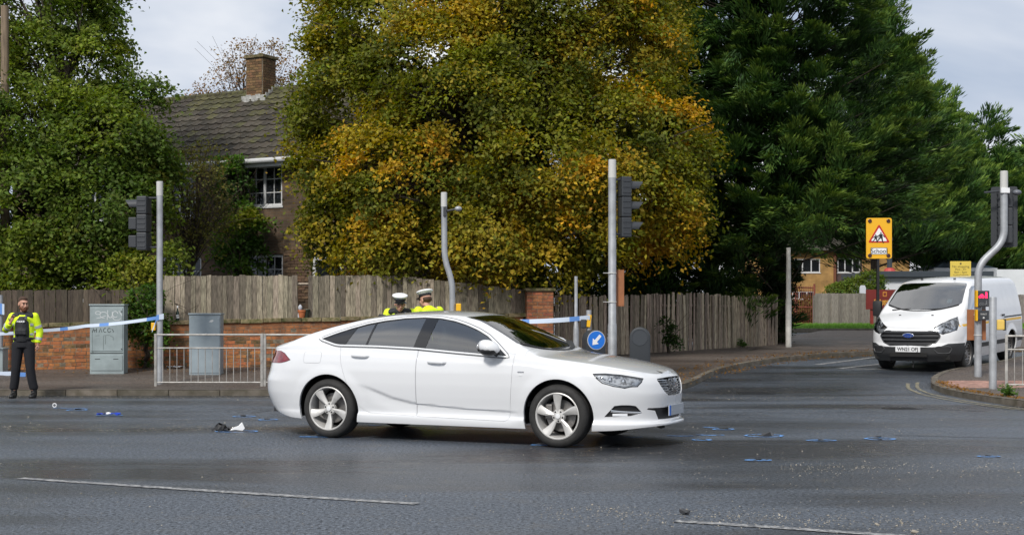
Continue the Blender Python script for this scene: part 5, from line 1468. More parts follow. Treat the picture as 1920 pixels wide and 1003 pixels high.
HX, HY, HA = -6.08, 35.7, -R(28.6)
hz0 = .35
house = thing('brick_house', 'dark brick house with mossy tiled roof and chimney behind the pale board fence', 'house', (HX, HY, hz0), HA)
EZ, RZ_, HD = 5.37 - hz0, 7.83 - hz0, 3.6
hx0, hx1, wy = -10.0, 4.2, .35
holes = [(-1.29, -.07, 4.16 - hz0, 5.24 - hz0), (-1.29, -.05, 1.75 - hz0, 2.90 - hz0), (.86, 1.82, .2, 3.0 - hz0), (-7.35, -6.1, 3.95 - hz0, 5.06 - hz0), (-9.0, -7.0, 1.7 - hz0, 2.95 - hz0), (-4.2, -3.0, 3.95 - hz0, 5.06 - hz0), (-4.2, -2.8, 1.7 - hz0, 2.9 - hz0)]
wall_with_holes(house, 'front_wall', hx0, hx1, -.3, EZ + .05, wy, holes, M_HB)
for s_x in (hx0, hx1):
    MB().add([(s_x, wy, -.3), (s_x, 2 * HD - wy, -.3), (s_x, 2 * HD - wy, EZ), (s_x, HD, RZ_ - .1), (s_x, wy, EZ)], [(0, 1, 2, 3, 4)]).build('gable_wall', M_HB, house)
MB().box(((hx0 + hx1) / 2, 2 * HD - wy, EZ / 2), (hx1 - hx0, .2, EZ + .4)).build('rear_wall', M_HB, house)
for k, h in enumerate(holes):
    if k == 2:
        d_ = bpy.data.objects.new('door', None); COL.objects.link(d_); d_.parent = house; d_.location = ((h[0] + h[1]) / 2, wy + .10, 0)
        fr = MB()
        for s_ in (-1, 1): fr.box((s_ * .43, 0, 1.35), (.09, .08, 2.7 - .4))
        fr.box((0, 0, 2.42), (.77, .08, .08)); fr.build('door_frame', M_UPVC, d_)
        MB().box((0, .05, 1.2), (.80, .04, 2.4)).build('door_panel', M_PANE, d_)
        MB().box((0, -.02, 2.62), (1.0, .12, .22)).build('door_head', mat('dark_timber', (.02, .018, .016), .7), d_)
    else: window(house, h[0] + .01, h[1] - .01, h[2] + .01, h[3] - .01, wy + .06, 2, 3 if k != 3 else 2, 2)
# the bricks that show beside the lower window
b1 = MB().box((0, 0, 0), (.213, .03, .064)); hb_me = bpy.data.meshes.new('brick'); hb_me.from_pydata(b1.v, [], b1.f); hb_me.materials.append(M_HBP)
fw = [o for o in house.children if o.name.startswith('front_wall')][0]
for r_ in range(19):
    for c_ in range(4):
        x = .01 + c_ * .225 + (.1125 if r_ % 2 else 0) + .1065
        if x + .1065 > .86: continue
        o = bpy.data.objects.new('brick', hb_me); COL.objects.link(o); o.parent = fw; o.location = (x, wy - .008 + random.gauss(0, .002), 1.35 + r_ * .075)
# roof
roof = bpy.data.objects.new('roof', None); COL.objects.link(roof); roof.parent = house; roof.location = (0, 0, 0)
ov = .25
sl = math.atan2(RZ_ - EZ, HD); SL = math.hypot(HD, RZ_ - EZ) + .12
MB().add([(hx0 - ov, -.08, EZ - .06), (hx1 + ov, -.08, EZ - .06), (hx1 + ov, HD, RZ_ - .05), (hx0 - ov, HD, RZ_ - .05), (hx1 + ov, 2 * HD + .1, EZ - .1), (hx0 - ov, 2 * HD + .1, EZ - .1)], [(0, 1, 2, 3), (3, 2, 4, 5)]).build('roof_deck', M_TILE, roof)
TW, TG = .30, .345
prof = [(-.15, .012), (-.115, .034), (-.075, .040), (-.04, .022), (-.01, .008), (.05, .006), (.10, .006), (.15, .010)]
def tile_geo(j=0):
    V = []
    for (yy, lift) in ((0, .034), (.40, -.004)):
        V += [(x_, yy, z_ + lift) for x_, z_ in prof]
    V += [(x_, 0, z_ - .002) for x_, z_ in prof]
    n = len(prof); Fc = [(i, i + 1, n + i + 1, n + i) for i in range(n - 1)] + [(2 * n + i, 2 * n + i + 1, i + 1, i) for i in range(n - 1)]
    return V, Fc
tV, tF = tile_geo(); tmes = []
for m_ in (M_TILE, M_MOSS): me = bpy.data.meshes.new('tile'); me.from_pydata(tV, [], tF); me.materials.append(m_); tmes.append(me)
Ms = Matrix.Rotation(sl, 4, 'X')
restT = MB(); cnt = 0
nrow = int(SL / TG) + 1; ncol = int((hx1 - hx0 + 2 * ov) / TW)
for r_ in range(nrow):
    for c_ in range(ncol):
        x = hx0 - ov + TW * (c_ + .5); yy = -.12 + r_ * TG
        if yy + .36 > SL: continue
        p = Vector((x, 0, EZ)) + Ms @ Vector((0, yy, .0)); p.y -= .0
        if -5.9 < x < .75 and cnt < 300:
            moss = random.random() < (.8 if r_ >= nrow - 3 else .30 if r_ >= nrow - 5 else .10)
            o = bpy.data.objects.new('tile', tmes[1 if moss else 0]); COL.objects.link(o); o.parent = roof; cnt += 1
            o.location = p + Vector((0, 0, random.uniform(0, .006))); o.rotation_euler = (sl + random.gauss(0, .012), random.gauss(0, .006), random.gauss(0, .008))
        else:
            Mt_ = Matrix.Translation(p) @ Ms; restT.add([Mt_ @ Vector(v) for v in tV], tF)
stuff(restT.build('tile_field', M_TILE, roof))
for k in range(int((hx1 - hx0 + .5) / .45)):
    x = hx0 - ov + .225 + k * .45
    MB().tube([(x - .22, HD, RZ_ - .02), (x + .225, HD, RZ_ - .015)], [(.10, .13), (.11, .14)], 10).build('ridge_tile', M_MOSS, roof, smooth=True)
MB().tube([(hx0 - ov, -.16, EZ - .07), (hx1 + ov, -.16, EZ - .07)], .065, 10).build('gutter', M_UPVC, house, smooth=True)
MB().box(((hx0 + hx1) / 2, -.06, EZ - .12), (hx1 - hx0 + .5, .03, .20)).build('fascia', M_UPVC, house)
MB().box(((hx0 + hx1) / 2, .14, EZ - .19), (hx1 - hx0 + .5, .40, .02)).build('soffit', M_UPVC, house)
# chimney with individual bricks on the faces that show
cx_, cy_ = -3.18, HD - .25
ch = bpy.data.objects.new('chimney', None); COL.objects.link(ch); ch.parent = house; ch.location = (cx_, cy_, RZ_ - .75)
CHH = 8.72 - hz0 - (RZ_ - .75)
MB().box((0, 0, CHH / 2), (.60, .60, CHH)).build('mortar_core', M_MORTAR, ch)
M_CHB = mat('chimney_brick', (.20, .11, .05), .9, vscale=11, objvar=.35, col2=(.10, .065, .03), bump=.5, bscale=50)
cme = {}
for w_ in (.213, .103):
    t_ = MB().box((0, 0, 0), (w_, .03, .064)); me = bpy.data.meshes.new('brick'); me.from_pydata(t_.v, [], t_.f); me.materials.append(M_CHB); cme[w_] = me
for c_ in range(int(CHH / .075)):
    for fc in (0, 1, 3):
        x = -.285
        for w_ in ([.213, .213, .103] if c_ % 2 else [.103, .213, .213]):
            o = bpy.data.objects.new('brick', cme[w_]); COL.objects.link(o); o.parent = ch
            o.location = Matrix.Rotation(fc * math.pi / 2, 3, 'Z') @ Vector((x + w_ / 2 + .004, -.295, .0375 + c_ * .075)); o.rotation_euler = (0, 0, fc * math.pi / 2); x += w_ + .0115
MB().box((0, 0, CHH + .02), (.72, .72, .09), ch=.015).build('chimney_cap', M_COPING, ch)
MB().lathe([(.10, CHH + .06), (.085, CHH + .14), (.06, CHH + .16)], 12).build('chimney_pot', M_COPING, ch, smooth=True)
for k in range(5):
    MB().box((-.34 + k * .17, -.335, .40 + .03 * (k % 2)), (.175, .02, .26), Matrix.Rotation(R(12), 3, 'X')).build('flashing', M_LEAD, ch)
for k in range(5): MB().box((.325, -.26 + k * .14, .43 + k * .095), (.02, .145, .20)).build('flashing', M_LEAD, ch)

# ---- yellow brick houses past the school fence
M_YB = brick_mat('yellow_brick', (.52, .30, .095), (.44, .25, .08), (.40, .28, .14)); M_CLAD = mat('brown_tile_hanging', (.085, .055, .05), .8, var=.35, vscale=4, stretch=(1, 1, 6))
d_ = 88.0; zb0 = G(d_)
yh = thing('yellow_brick_house', 'yellow brick house with white windows and brown cladding beyond the grey fence', 'house', (X(1560, d_), d_, zb0), R(-3))
zz = lambda py: Z(py, d_) - zb0; xx = lambda px: X(px, d_) - X(1560, d_)
hl_ = [(xx(1489), xx(1538), zz(511), zz(485)), (xx(1571), xx(1613), zz(511), zz(484)), (xx(1486), xx(1527), zz(560), zz(546))]
wall_with_holes(yh, 'front_wall', xx(1380), xx(1566), -.3, zz(470), 0, [hl_[0], hl_[2]], M_YB)
wall_with_holes(yh, 'clad_wall', xx(1566), xx(1617), -.3, zz(470), .15, [hl_[1]], M_CLAD)
MB().box((xx(1660), .5, zz(470) / 2), (xx(1704) - xx(1617), 1.0, zz(470) + .3)).build('end_wall', M_YB, yh)
for h in (hl_[0], hl_[2]): window(yh, h[0], h[1], h[2], h[3], .05, 1, 1, 3)
window(yh, *hl_[1], .2, 1, 1, 3)
MB().box((xx(1565), -.06, zz(540) / 2 + 1.5), (.16, .10, zz(470) - 0)).build('downpipe', mat('brown_pipe', (.16, .06, .03), .6), yh)
MB().add([(xx(1370), -.5, zz(470)), (xx(1715), -.5, zz(470)), (xx(1715), 4, zz(400)), (xx(1370), 4, zz(400)), (xx(1715), 8.5, zz(470)), (xx(1370), 8.5, zz(470))], [(0, 1, 2, 3), (3, 2, 4, 5), (0, 5, 4, 1)]).build('roof', M_TILE, yh)

# ---- white flat-roofed school block and roofs behind
d_ = 64.0; zb0 = G(d_)
wb_ = thing('school_block', 'long white flat-roofed school building behind the van', 'building', (X(1650, d_), d_, zb0), R(0))
zz = lambda py: Z(py, d_) - zb0; xx = lambda px: X(px, d_) - X(1650, d_)
M_RENDER = mat('white_render', (.62, .64, .66), .7, var=.08, vscale=1.2); M_FASC = mat('slate_fascia', (.035, .045, .055), .5)
MB().box((xx(1900) / 2 + .1, 3, zz(520) / 2), (xx(1900), 6, zz(520))).build('walls', M_RENDER, wb_)
MB().box((xx(1900) / 2 - .1, 2.9, zz(515) + .02), (xx(1900) + .5, 6.4, zz(510) - zz(521)), ch=.02).build('fascia', M_FASC, wb_)
MB().box((xx(1900) / 2 + .1, -.03, zz(523) - .03), (xx(1900) - .1, .08, .12)).build('trim_board', mat('grey_trim', (.35, .36, .37), .6), wb_)
MB().tube([(xx(1655), -.12, zz(520)), (xx(1655), -.12, zz(532)), (xx(1653), -.12, zz(538)), (xx(1653), -.12, .1)], .06, 8).build('downpipe', M_FASC, wb_)
MB().tube([(xx(1679), 1.0, zz(508)), (xx(1679), 1.0, zz(449))], .12, 12).build('flue', M_FASC, wb_)
MB().lathe([(.17, 0), (.17, .12), (.06, .2)], 12, Matrix.Translation((xx(1679), 1.0, zz(449)))).build('flue_cowl', M_FASC, wb_)
MB().lathe([(.30, 0), (.22, .16), (.12, .2)], 12, Matrix.Translation((xx(1679), 1.0, zz(509)))).build('flue_base', mat('red_cap', (.45, .06, .05), .6), wb_)
MB().box((xx(1925), 1.8, zz(506) / 2), (xx(1990) - xx(1858), 5, zz(506))).build('side_block', M_RENDER, wb_)
d_ = 72.0; zb0 = G(d_)
rf = thing('slate_roof_hut', 'blue-grey hipped roof rising behind the flat school block', 'building', (X(1807, d_), d_, zb0))
zz = lambda py: Z(py, d_) - zb0; xx = lambda px: X(px, d_) - X(1807, d_)
MB().box((0, 2, zz(504) / 2), (xx(1862) * 1.9, 4, zz(504))).build('walls', M_RENDER, rf)
MB().add([(xx(1752), -.3, zz(503)), (xx(1866), -.3, zz(503)), (xx(1866), 4.3, zz(503)), (xx(1752), 4.3, zz(503)), (xx(1800), 2, zz(482)), (xx(1822), 2, zz(482))], [(0, 1, 5, 4), (1, 2, 5), (2, 3, 4, 5), (3, 0, 4), (3, 2, 1, 0)]).build('roof', mat('slate_blue', (.10, .135, .18), .5, var=.2, vscale=1.5), rf)
MB().box((0, -.32, zz(506)), (xx(1866) - xx(1752) + .1, .06, .18)).build('fascia', M_RENDER, rf)
d_ = 84.0; zb0 = G(d_)
rf = thing('red_roof_house', 'house with a red-brown tiled roof far behind the cranked pole', 'house', (X(1890, d_), d_, zb0), R(12))
zz = lambda py: Z(py, d_) - zb0; xx = lambda px: X(px, d_) - X(1890, d_)
MB().box((2.5, 4, zz(505) / 2), (9, 7, zz(505))).build('walls', M_HB, rf)
M_RT = mat('red_roof_tile', (.22, .075, .045), .85, var=.3, vscale=2.5, stretch=(1, 1, 5), bump=.4, bscale=20)
MB().add([(xx(1822), -.3, zz(507)), (xx(2110), -.3, zz(507)), (xx(2110), 4, zz(455)), (xx(1888), 4, zz(455)), (xx(1822), 8.3, zz(507)), (xx(2110), 8.3, zz(507))], [(0, 1, 2, 3), (3, 2, 5, 4), (0, 3, 4)]).build('roof', M_RT, rf)
for k in range(14):
    t = k / 13; a = Vector((xx(1822), -.3, zz(507))).lerp(Vector((xx(1888), 4, zz(455))), t)
    MB().box(a, (.26, .2, .12), Matrix.Rotation(R(-30), 3, 'Y')).build('hip_tile', mat('hip_tile', (.32, .20, .11), .85, objvar=.2), rf)

# ---- rust-red bar gate and grass verge
d_ = 59.0; zg = G(d_) + .08
fg = thing('bar_fence', 'rust-red metal bar fence beside the grey board fence', 'fence', (X(1476, d_), d_, zg))
M_RUST = mat('rust_red', (.20, .05, .03), .7, var=.3, vscale=4); Lg = X(1527, d_) - X(1476, d_); Hg = Z(534, d_) - zg
for k in range(14):
    x = Lg * k / 13; big = k in (4, 13)
    MB().tube([(x, 0, 0), (x, 0, Hg + (.04 if big else -.05))], .045 if big else .014, 6).build('bar', M_RUST, fg)
for f in (.05, .45, .93): MB().tube([(0, 0, Hg * f), (Lg, 0, Hg * f)], .025, 6).build('rail', M_RUST, fg)
VX0, VX1 = 10.5, 34
vg = sheet('grass_verge', VX0, VX1, list(np.arange(52.2, 58.3, .5)), mat('grass_green', (.085, .19, .012), .9, var=.3, vscale=2.5, bump=.6, bscale=40), .14, 8)
n = 16000; P_ = np.stack([rng.uniform(VX0, 22, n), rng.uniform(52.2, 58.2, n)], 1); zg_ = np.interp(P_[:, 1], _ty, _tz) + .14
an = rng.uniform(0, 6.28, n); hh_ = rng.uniform(.05, .13, n); wd_ = .012
V = np.zeros((n, 3, 3)); V[:, 0] = np.stack([P_[:, 0] - wd_ * np.cos(an), P_[:, 1] - wd_ * np.sin(an), zg_], 1); V[:, 1] = np.stack([P_[:, 0] + wd_ * np.cos(an), P_[:, 1] + wd_ * np.sin(an), zg_], 1)
V[:, 2] = np.stack([P_[:, 0] + rng.normal(0, .03, n), P_[:, 1] + rng.normal(0, .03, n), zg_ + hh_], 1)
g_ = np_mesh('grass', V.reshape(-1, 3), np.arange(3 * n).reshape(-1, 3), mat('grass_blade', (.10, .23, .012), .7, objvar=0)); tag(stuff(g_), 'short bright green grass on the verge before the grey fence', 'grass')
MB().box(((VX0 + VX1) / 2, 52.1, G(52.1) + .05), (VX1 - VX0, .14, .22)).build('verge_kerb', M_KERB, vg)
p = thing('white_marker', 'small pale rounded stone marker showing above the grey fence', 'marker', (X(1617, 60.5), 60.5, G(60.5)))
hh = Z(535, 60.5) - G(60.5); MB().prism([(-.17, 0), (.17, 0), (.13, hh - .1), (.08, hh), (-.08, hh), (-.13, hh - .1)], .1, Matrix.Rotation(R(90), 4, 'X')).build('stone', mat('pale_marker', (.52, .54, .58), .7), p, bevel=.01)
# ================================================================== trees and plants
def leaf_mat(name, trans=.35, rough=.6, spec=.2):
    m = bpy.data.materials.new(name); m.use_nodes = True; nt = m.node_tree; L = nt.links; b = nt.nodes['Principled BSDF']; out = nt.nodes['Material Output']
    at_ = node(nt, 'ShaderNodeAttribute'); at_.attribute_name = 'tint'
    b.inputs['Roughness'].default_value = rough; b.inputs['Specular IOR Level'].default_value = spec
    L.new(at_.outputs['Color'], b.inputs['Base Color'])
    tr = node(nt, 'ShaderNodeBsdfTranslucent'); hs = node(nt, 'ShaderNodeHueSaturation'); hs.inputs['Value'].default_value = 1.5; hs.inputs['Saturation'].default_value = 1.1
    L.new(at_.outputs['Color'], hs.inputs['Color']); L.new(hs.outputs[0], tr.inputs['Color'])
    mx = node(nt, 'ShaderNodeMixShader'); mx.inputs[0].default_value = trans; L.new(b.outputs[0], mx.inputs[1]); L.new(tr.outputs[0], mx.inputs[2]); L.new(mx.outputs[0], out.inputs['Surface'])
    return m
M_LEAF = leaf_mat('leaf'); M_NEEDLE = leaf_mat('conifer_spray', .18, .6, .25)
M_BARK = mat('bark', (.055, .042, .03), .95, var=.5, vscale=7, stretch=(3, 3, .6), bump=.8, bscale=14)
def unit(v): return v / (np.linalg.norm(v, axis=-1, keepdims=True) + 1e-9)
def leaves_mesh(name, C, N, S, col, parent, m=M_LEAF, aspect=.62):
    """one ovate four-point leaf with a fold at each C; N faces, S length"""
    n = len(C); a = unit(np.cross(N, rng.normal(size=(n, 3)))); b = np.cross(N, a)
    S = S[:, None]; V = np.empty((n, 4, 3))
    V[:, 0] = C - a * S * .5; V[:, 1] = C + b * S * aspect * .5 + N * S * .10 - a * S * .08; V[:, 2] = C + a * S * .5 - N * S * .12; V[:, 3] = C - b * S * aspect * .5 + N * S * .10 - a * S * .08
    Fq = np.arange(4 * n).reshape(-1, 4)
    return np_mesh(name, V.reshape(-1, 3), Fq, m, parent, np.repeat(col, 4, 0))
def mixcol(cols, w):
    w = np.array(w); return (w[:, :, None] * np.array(cols)[None]).sum(1) / w.sum(1)[:, None]
def vnoise(P, s, seed=0):
    """cheap smooth noise -1..1"""
    r = np.random.default_rng(seed); out = 0
    for k in range(4):
        d = r.normal(size=3); d /= np.linalg.norm(d); out = out + np.sin(P @ d * s * (1 + .5 * k) + r.uniform(0, 6.28))
    return out / 4
def lobes_clusters(lobes, per_m2=2.4, back=.4):
    """cluster centres and outward directions over a set of ellipsoid lobes (cx,cy,cz,rx,ry,rz), those deep inside another lobe dropped"""
    C, O = [], []
    for i, (cx, cy, cz, rx, ry, rz) in enumerate(lobes):
        area = 4 * math.pi * ((rx * ry) ** 1.6 / 3 + (rx * rz) ** 1.6 / 3 + (ry * rz) ** 1.6 / 3) ** (1 / 1.6)
        n = int(area * per_m2); d = unit(rng.normal(size=(n, 3)))
        keep = (d[:, 1] < .25) | (rng.random(n) < back); d = d[keep]
        rad = rng.uniform(.62, 1.04, len(d)) ** .7
        p = np.array([cx, cy, cz]) + d * np.array([rx, ry, rz]) * rad[:, None]
        ok = np.ones(len(p), bool)
        for j, (ax, ay, az, bx, by, bz) in enumerate(lobes):
            if j != i: ok &= (((p - np.array([ax, ay, az])) / np.array([bx, by, bz])) ** 2).sum(1) > .42
        C.append(p[ok]); O.append(d[ok])
    return np.concatenate(C), np.concatenate(O)
def broadleaf(name, label, base, lobes, colour, per_m2=2.4, leaves=150, size=(.075, .12), spread=.5, flat=.42, trunk_r=.25, fork=.45, limbs=40, clipz=None, group=None, trunk_top=None):
    root = thing(name, label, 'tree' if 'tree' in name or 'birch' in name else 'shrub', base, 0, group)
    B = np.array(base)
    C, O = lobes_clusters(lobes, per_m2)
    if clipz is not None: k = C[:, 2] > clipz(C); C, O = C[k], O[k]
    n = len(C); cs = rng.uniform(.6, 1.25, n) * spread
    idx = np.repeat(np.arange(n), rng.poisson(leaves, n)); m_ = len(idx)
    axis = unit(O * .55 + np.array([0, 0, .75]) + rng.normal(0, .25, (n, 3)))      # spray normal: up and outwards, tips drooping
    e1 = unit(np.cross(axis, rng.normal(size=(n, 3)))); e2 = np.cross(axis, e1)
    g = rng.normal(size=(m_, 3)) * .52; r2 = np.hypot(g[:, 0], g[:, 1])
    loc = (e1[idx] * g[:, :1] + e2[idx] * g[:, 1:2] + axis[idx] * (g[:, 2:] * flat - r2[:, None] ** 2 * .28)) * cs[idx][:, None]
    Pn = C[idx] + loc
    N = unit(axis[idx] + rng.normal(0, .55, (m_, 3)))
    S = rng.uniform(*size, m_)
    col = colour(C, O)[idx] * rng.uniform(.65, 1.35, (m_, 1)) * (1 + rng.normal(0, .06, (m_, 3)))
    leaves_mesh('crown', Pn - B, N, S, np.clip(col, .004, .9), root)
    # trunk and limbs
    t = MB(); top = trunk_top if trunk_top is not None else max(c[2] for c in lobes) - B[2]
    ctr = np.array([np.mean([l[0] for l in lobes]), np.mean([l[1] for l in lobes])]) - B[:2]
    pts = [Vector((ctr[0] * u ** 1.5, ctr[1] * u ** 1.5, top * u - .15)) + Vector((random.gauss(0, .04), random.gauss(0, .04), 0)) for u in np.linspace(0, 1, 9)]
    t.tube(pts, [trunk_r * (1.35 - .35 * min(1, u * 6)) * (1 - .8 * u) + .02 for u in np.linspace(0, 1, 9)], 12)
    for k in rng.choice(n, min(limbs, n), replace=False):
        e = Vector(C[k] - B); u = min(.92, max(fork * .5, (e.z - .25 * (e - pts[4]).length) / top * .8)); i = min(7, int(u * 8)); s_ = pts[i].lerp(pts[i + 1], u * 8 - i)
        mid = s_.lerp(e, .5) + Vector((random.gauss(0, .15), random.gauss(0, .15), .12 * (e - s_).length)); r0 = max(.018, trunk_r * (1 - .8 * u) * .42)
        t.tube([s_, s_.lerp(mid, .5) + Vector((0, 0, .05)), mid, mid.lerp(e, .5), e], [r0, r0 * .75, r0 * .5, r0 * .3, .008], 6)
        for q in range(2):
            e2_ = e + Vector((random.gauss(0, .5), random.gauss(0, .5), random.gauss(.1, .4))); t.tube([mid, mid.lerp(e2_, .6) + Vector((0, 0, .06)), e2_], [r0 * .35, r0 * .2, .005], 5)
    t.build('trunk', M_BARK, root, smooth=True)
    return root
def lobe(px, py, d, rx, ry=None, rz=None):
    """lobe centred at photo column/row at distance d, radii in metres"""
    c = at(px, py, d); return (c.x, c.y, c.z, rx, ry or rx, rz or rx * .8)

# ---- the big autumn tree
G_, D_, Y_, O_ = (.165, .178, .018), (.085, .105, .014), (.33, .245, .020), (.56, .27, .018)
L1 = [lobe(780, 60, 33, 2.6), lobe(1010, 30, 33.5, 2.8), lobe(900, -140, 33.5, 3.0), lobe(1130, 120, 33, 2.0), lobe(675, 190, 32.5, 1.7), lobe(650, 330, 32, 1.3), lobe(640, 425, 31.6, 1.0, None, .75),
      lobe(860, 220, 31, 2.0), lobe(760, 330, 30.6, 1.7), lobe(1000, 330, 30.6, 1.8), lobe(1190, 260, 32, 1.8), lobe(1220, 390, 32, 1.45, None, 1.0), lobe(1080, 430, 30.8, 1.35, None, .85), lobe(900, 440, 30.4, 1.45, None, .95), lobe(720, 450, 30.8, 1.3, None, .8),
      lobe(600, 255, 33, .8, 1.1, 1.3), lobe(1000, 475, 30.6, 1.1, None, .6), lobe(680, 40, 33.4, 1.6), lobe(1190, 20, 34, 1.5), lobe(680, 480, 31.4, .7, None, .45), lobe(1040, -15, 32.5, 2.1), lobe(930, 5, 32.3, 1.9), lobe(1060, 340, 31.3, 1.5), lobe(1140, 330, 31.2, 1.4), lobe(820, 140, 31.6, 1.9), lobe(960, 170, 31.4, 1.8)]
def col_autumn(C, O):
    px = 960 + F_PX * C[:, 0] / C[:, 1]; py = HORIZON - (C[:, 2] - CAM_H) * F_PX / C[:, 1]
    nn = vnoise(C, 1.1, 3); n2 = vnoise(C, 2.4, 5)
    a = .56 + .30 * nn + .30 * n2 + .10 * np.clip((px - 1000) / 300, -1, 1) + .12 * np.clip((py - 250) / 250, -1, 1)
    a = a + rng.normal(0, .20, len(C)); a = np.clip(a, 0, 1)
    w = np.stack([np.clip(1 - a * 2.2, 0, 1), np.clip(1 - abs(a - .42) * 2.6, .02, 1), np.clip(1 - abs(a - .78) * 3.2, 0, 1), np.clip((a - .84) * 2.4, 0, 1)], 1)
    return mixcol([D_, G_, Y_, O_], w) * (1.0 + .25 * n2[:, None])
broadleaf('lime_tree', 'huge spreading tree turning green to gold and orange behind the board fence', (X(930, 33.5), 33.5, G(33.5)), L1, col_autumn, per_m2=2.6, leaves=205, size=(.078, .132), spread=.57, flat=.40, trunk_r=.42, limbs=90, trunk_top=9.5)

# ---- the green tree at the left
L2 = [lobe(70, 30, 33, 1.9), lobe(110, 150, 32.5, 1.75), lobe(40, 260, 31.5, 1.9), lobe(180, 280, 31.2, 1.7), lobe(255, 300, 31.2, .95, None, .8), lobe(60, 390, 30.6, 1.8), lobe(190, 400, 30.6, 1.6), lobe(275, 350, 31, .65), lobe(250, 450, 30.6, 1.1), lobe(40, 490, 30.4, 1.3, None, .9), lobe(130, 470, 30.2, 1.1, None, .7),
      lobe(20, -80, 33.5, 2.2), lobe(130, -60, 33.5, 1.5), lobe(260, 175, 32.5, .75, None, .32), lobe(180, 210, 32.2, 1.0), lobe(-60, 150, 32.5, 2.0), lobe(-80, 380, 31.5, 2.0), lobe(190, 70, 33, .75), lobe(250, 520, 30.0, .8, None, .8), lobe(60, 545, 30.1, .9, None, .35)]
def col_green(C, O):
    nn = vnoise(C, 1.4, 11); n2 = vnoise(C, 3.0, 12); a = np.clip(.45 + .5 * nn + .2 * n2 + rng.normal(0, .12, len(C)), 0, 1)
    w = np.stack([1 - a, .35 + 0 * a, a ** 1.5, np.clip(n2 - .55, 0, 1) * 1.2], 1)
    return mixcol([(.050, .090, .016), (.105, .165, .020), (.215, .255, .030), (.40, .29, .03)], w)
broadleaf('lime_tree', 'tall bright green leafy tree overhanging the graffitied cabinet', (X(70, 32.5), 32.5, G(32.5)), L2, col_green, per_m2=2.9, leaves=185, size=(.08, .13), spread=.50, flat=.38, trunk_r=.30, limbs=70, trunk_top=7.0)

# ---- shrubs on and before the house
def col_climb(C, O):
    nn = vnoise(C, 3.0, 21); w = np.stack([np.clip(.6 - nn, .05, 1), np.clip(.4 + nn, 0, 1), np.clip(nn - .35, 0, 1) * 1.5], 1); return mixcol([(.04, .085, .016), (.11, .21, .025), (.48, .36, .03)], w)
broadleaf('climbing_shrub', 'climber with green and yellow leaves on the house wall beside the window', (X(450, 35.2), 35.2, G(35.2)), [lobe(415, 335, 36.4, .5, .3, .6), lobe(445, 345, 36.0, .38, .25, .8), lobe(468, 430, 35.7, .4, .25, .65), lobe(490, 440, 35.6, .3, .2, .5), lobe(430, 455, 35.8, .45, .3, .7), lobe(425, 312, 36.5, .45, .25, .3), lobe(462, 490, 35.6, .45, .3, .6)], col_climb, per_m2=9, leaves=60, size=(.08, .14), spread=.32, trunk_r=.07, limbs=30, trunk_top=3.5)
def col_sparse(C, O):
    nn = vnoise(C, 3.0, 25); w = np.stack([np.clip(.5 - nn, .05, 1), np.clip(.4 + nn, 0, 1), .25 + 0 * nn], 1); return mixcol([(.08, .10, .025), (.17, .19, .035), (.22, .12, .04)], w)
broadleaf('bare_shrub', 'thin half-bare brown shrub between the green tree and the climber', (X(350, 32.8), 32.8, G(32.8)), [lobe(370, 350, 33.2, .75, .6, .8), lobe(340, 430, 33.0, .6, .5, .8), lobe(395, 420, 33.4, .55, .5, .8), lobe(320, 320, 33.2, .6, .5, .5), lobe(375, 300, 33.4, .6, .5, .4)], col_sparse, per_m2=7, leaves=34, size=(.06, .10), spread=.42, trunk_r=.10, limbs=60, trunk_top=2.6)
broadleaf('ivy_shrub', 'bright green ivy tumbling over the brick wall beside the left signal pole', (wp(272).x, wp(272).y - .1, G(28.5) + .1), [lobe(270, 560, 28.55, .40, .3, .35), lobe(285, 600, 28.45, .32, .25, .3), lobe(262, 615, 28.4, .26, .2, .25), lobe(298, 630, 28.4, .16, .15, .2), lobe(255, 590, 28.5, .3, .2, .25)], lambda C, O: mixcol([(.03, .07, .012), (.085, .17, .02), (.25, .21, .02)], np.stack([rng.uniform(.1, 1, len(C)), rng.uniform(.1, 1, len(C)), np.clip(rng.uniform(-1, .5, len(C)), 0, 1)], 1)), per_m2=26, leaves=45, size=(.06, .10), spread=.20, trunk_r=.04, limbs=14, trunk_top=.9)
broadleaf('autumn_birch', 'thin bare-topped birch with orange leaves behind the chimney', (X(470, 52), 52.0, G(52)), [lobe(440, 150, 52, 1.1, 1, .8), lobe(500, 120, 52, 1.2, 1, .9), lobe(460, 110, 52, .9, .9, .7), lobe(395, 172, 52, .7, .6, .3), lobe(530, 130, 52, .8, .8, .7), lobe(500, 180, 52, 1.3, 1, .8)],
          lambda C, O: mixcol([(.22, .10, .03), (.30, .16, .04), (.10, .10, .03)], rng.uniform(.1, 1, (len(C), 3))), per_m2=4.5, leaves=20, size=(.08, .13), spread=.55, trunk_r=.14, limbs=70, trunk_top=9.2)
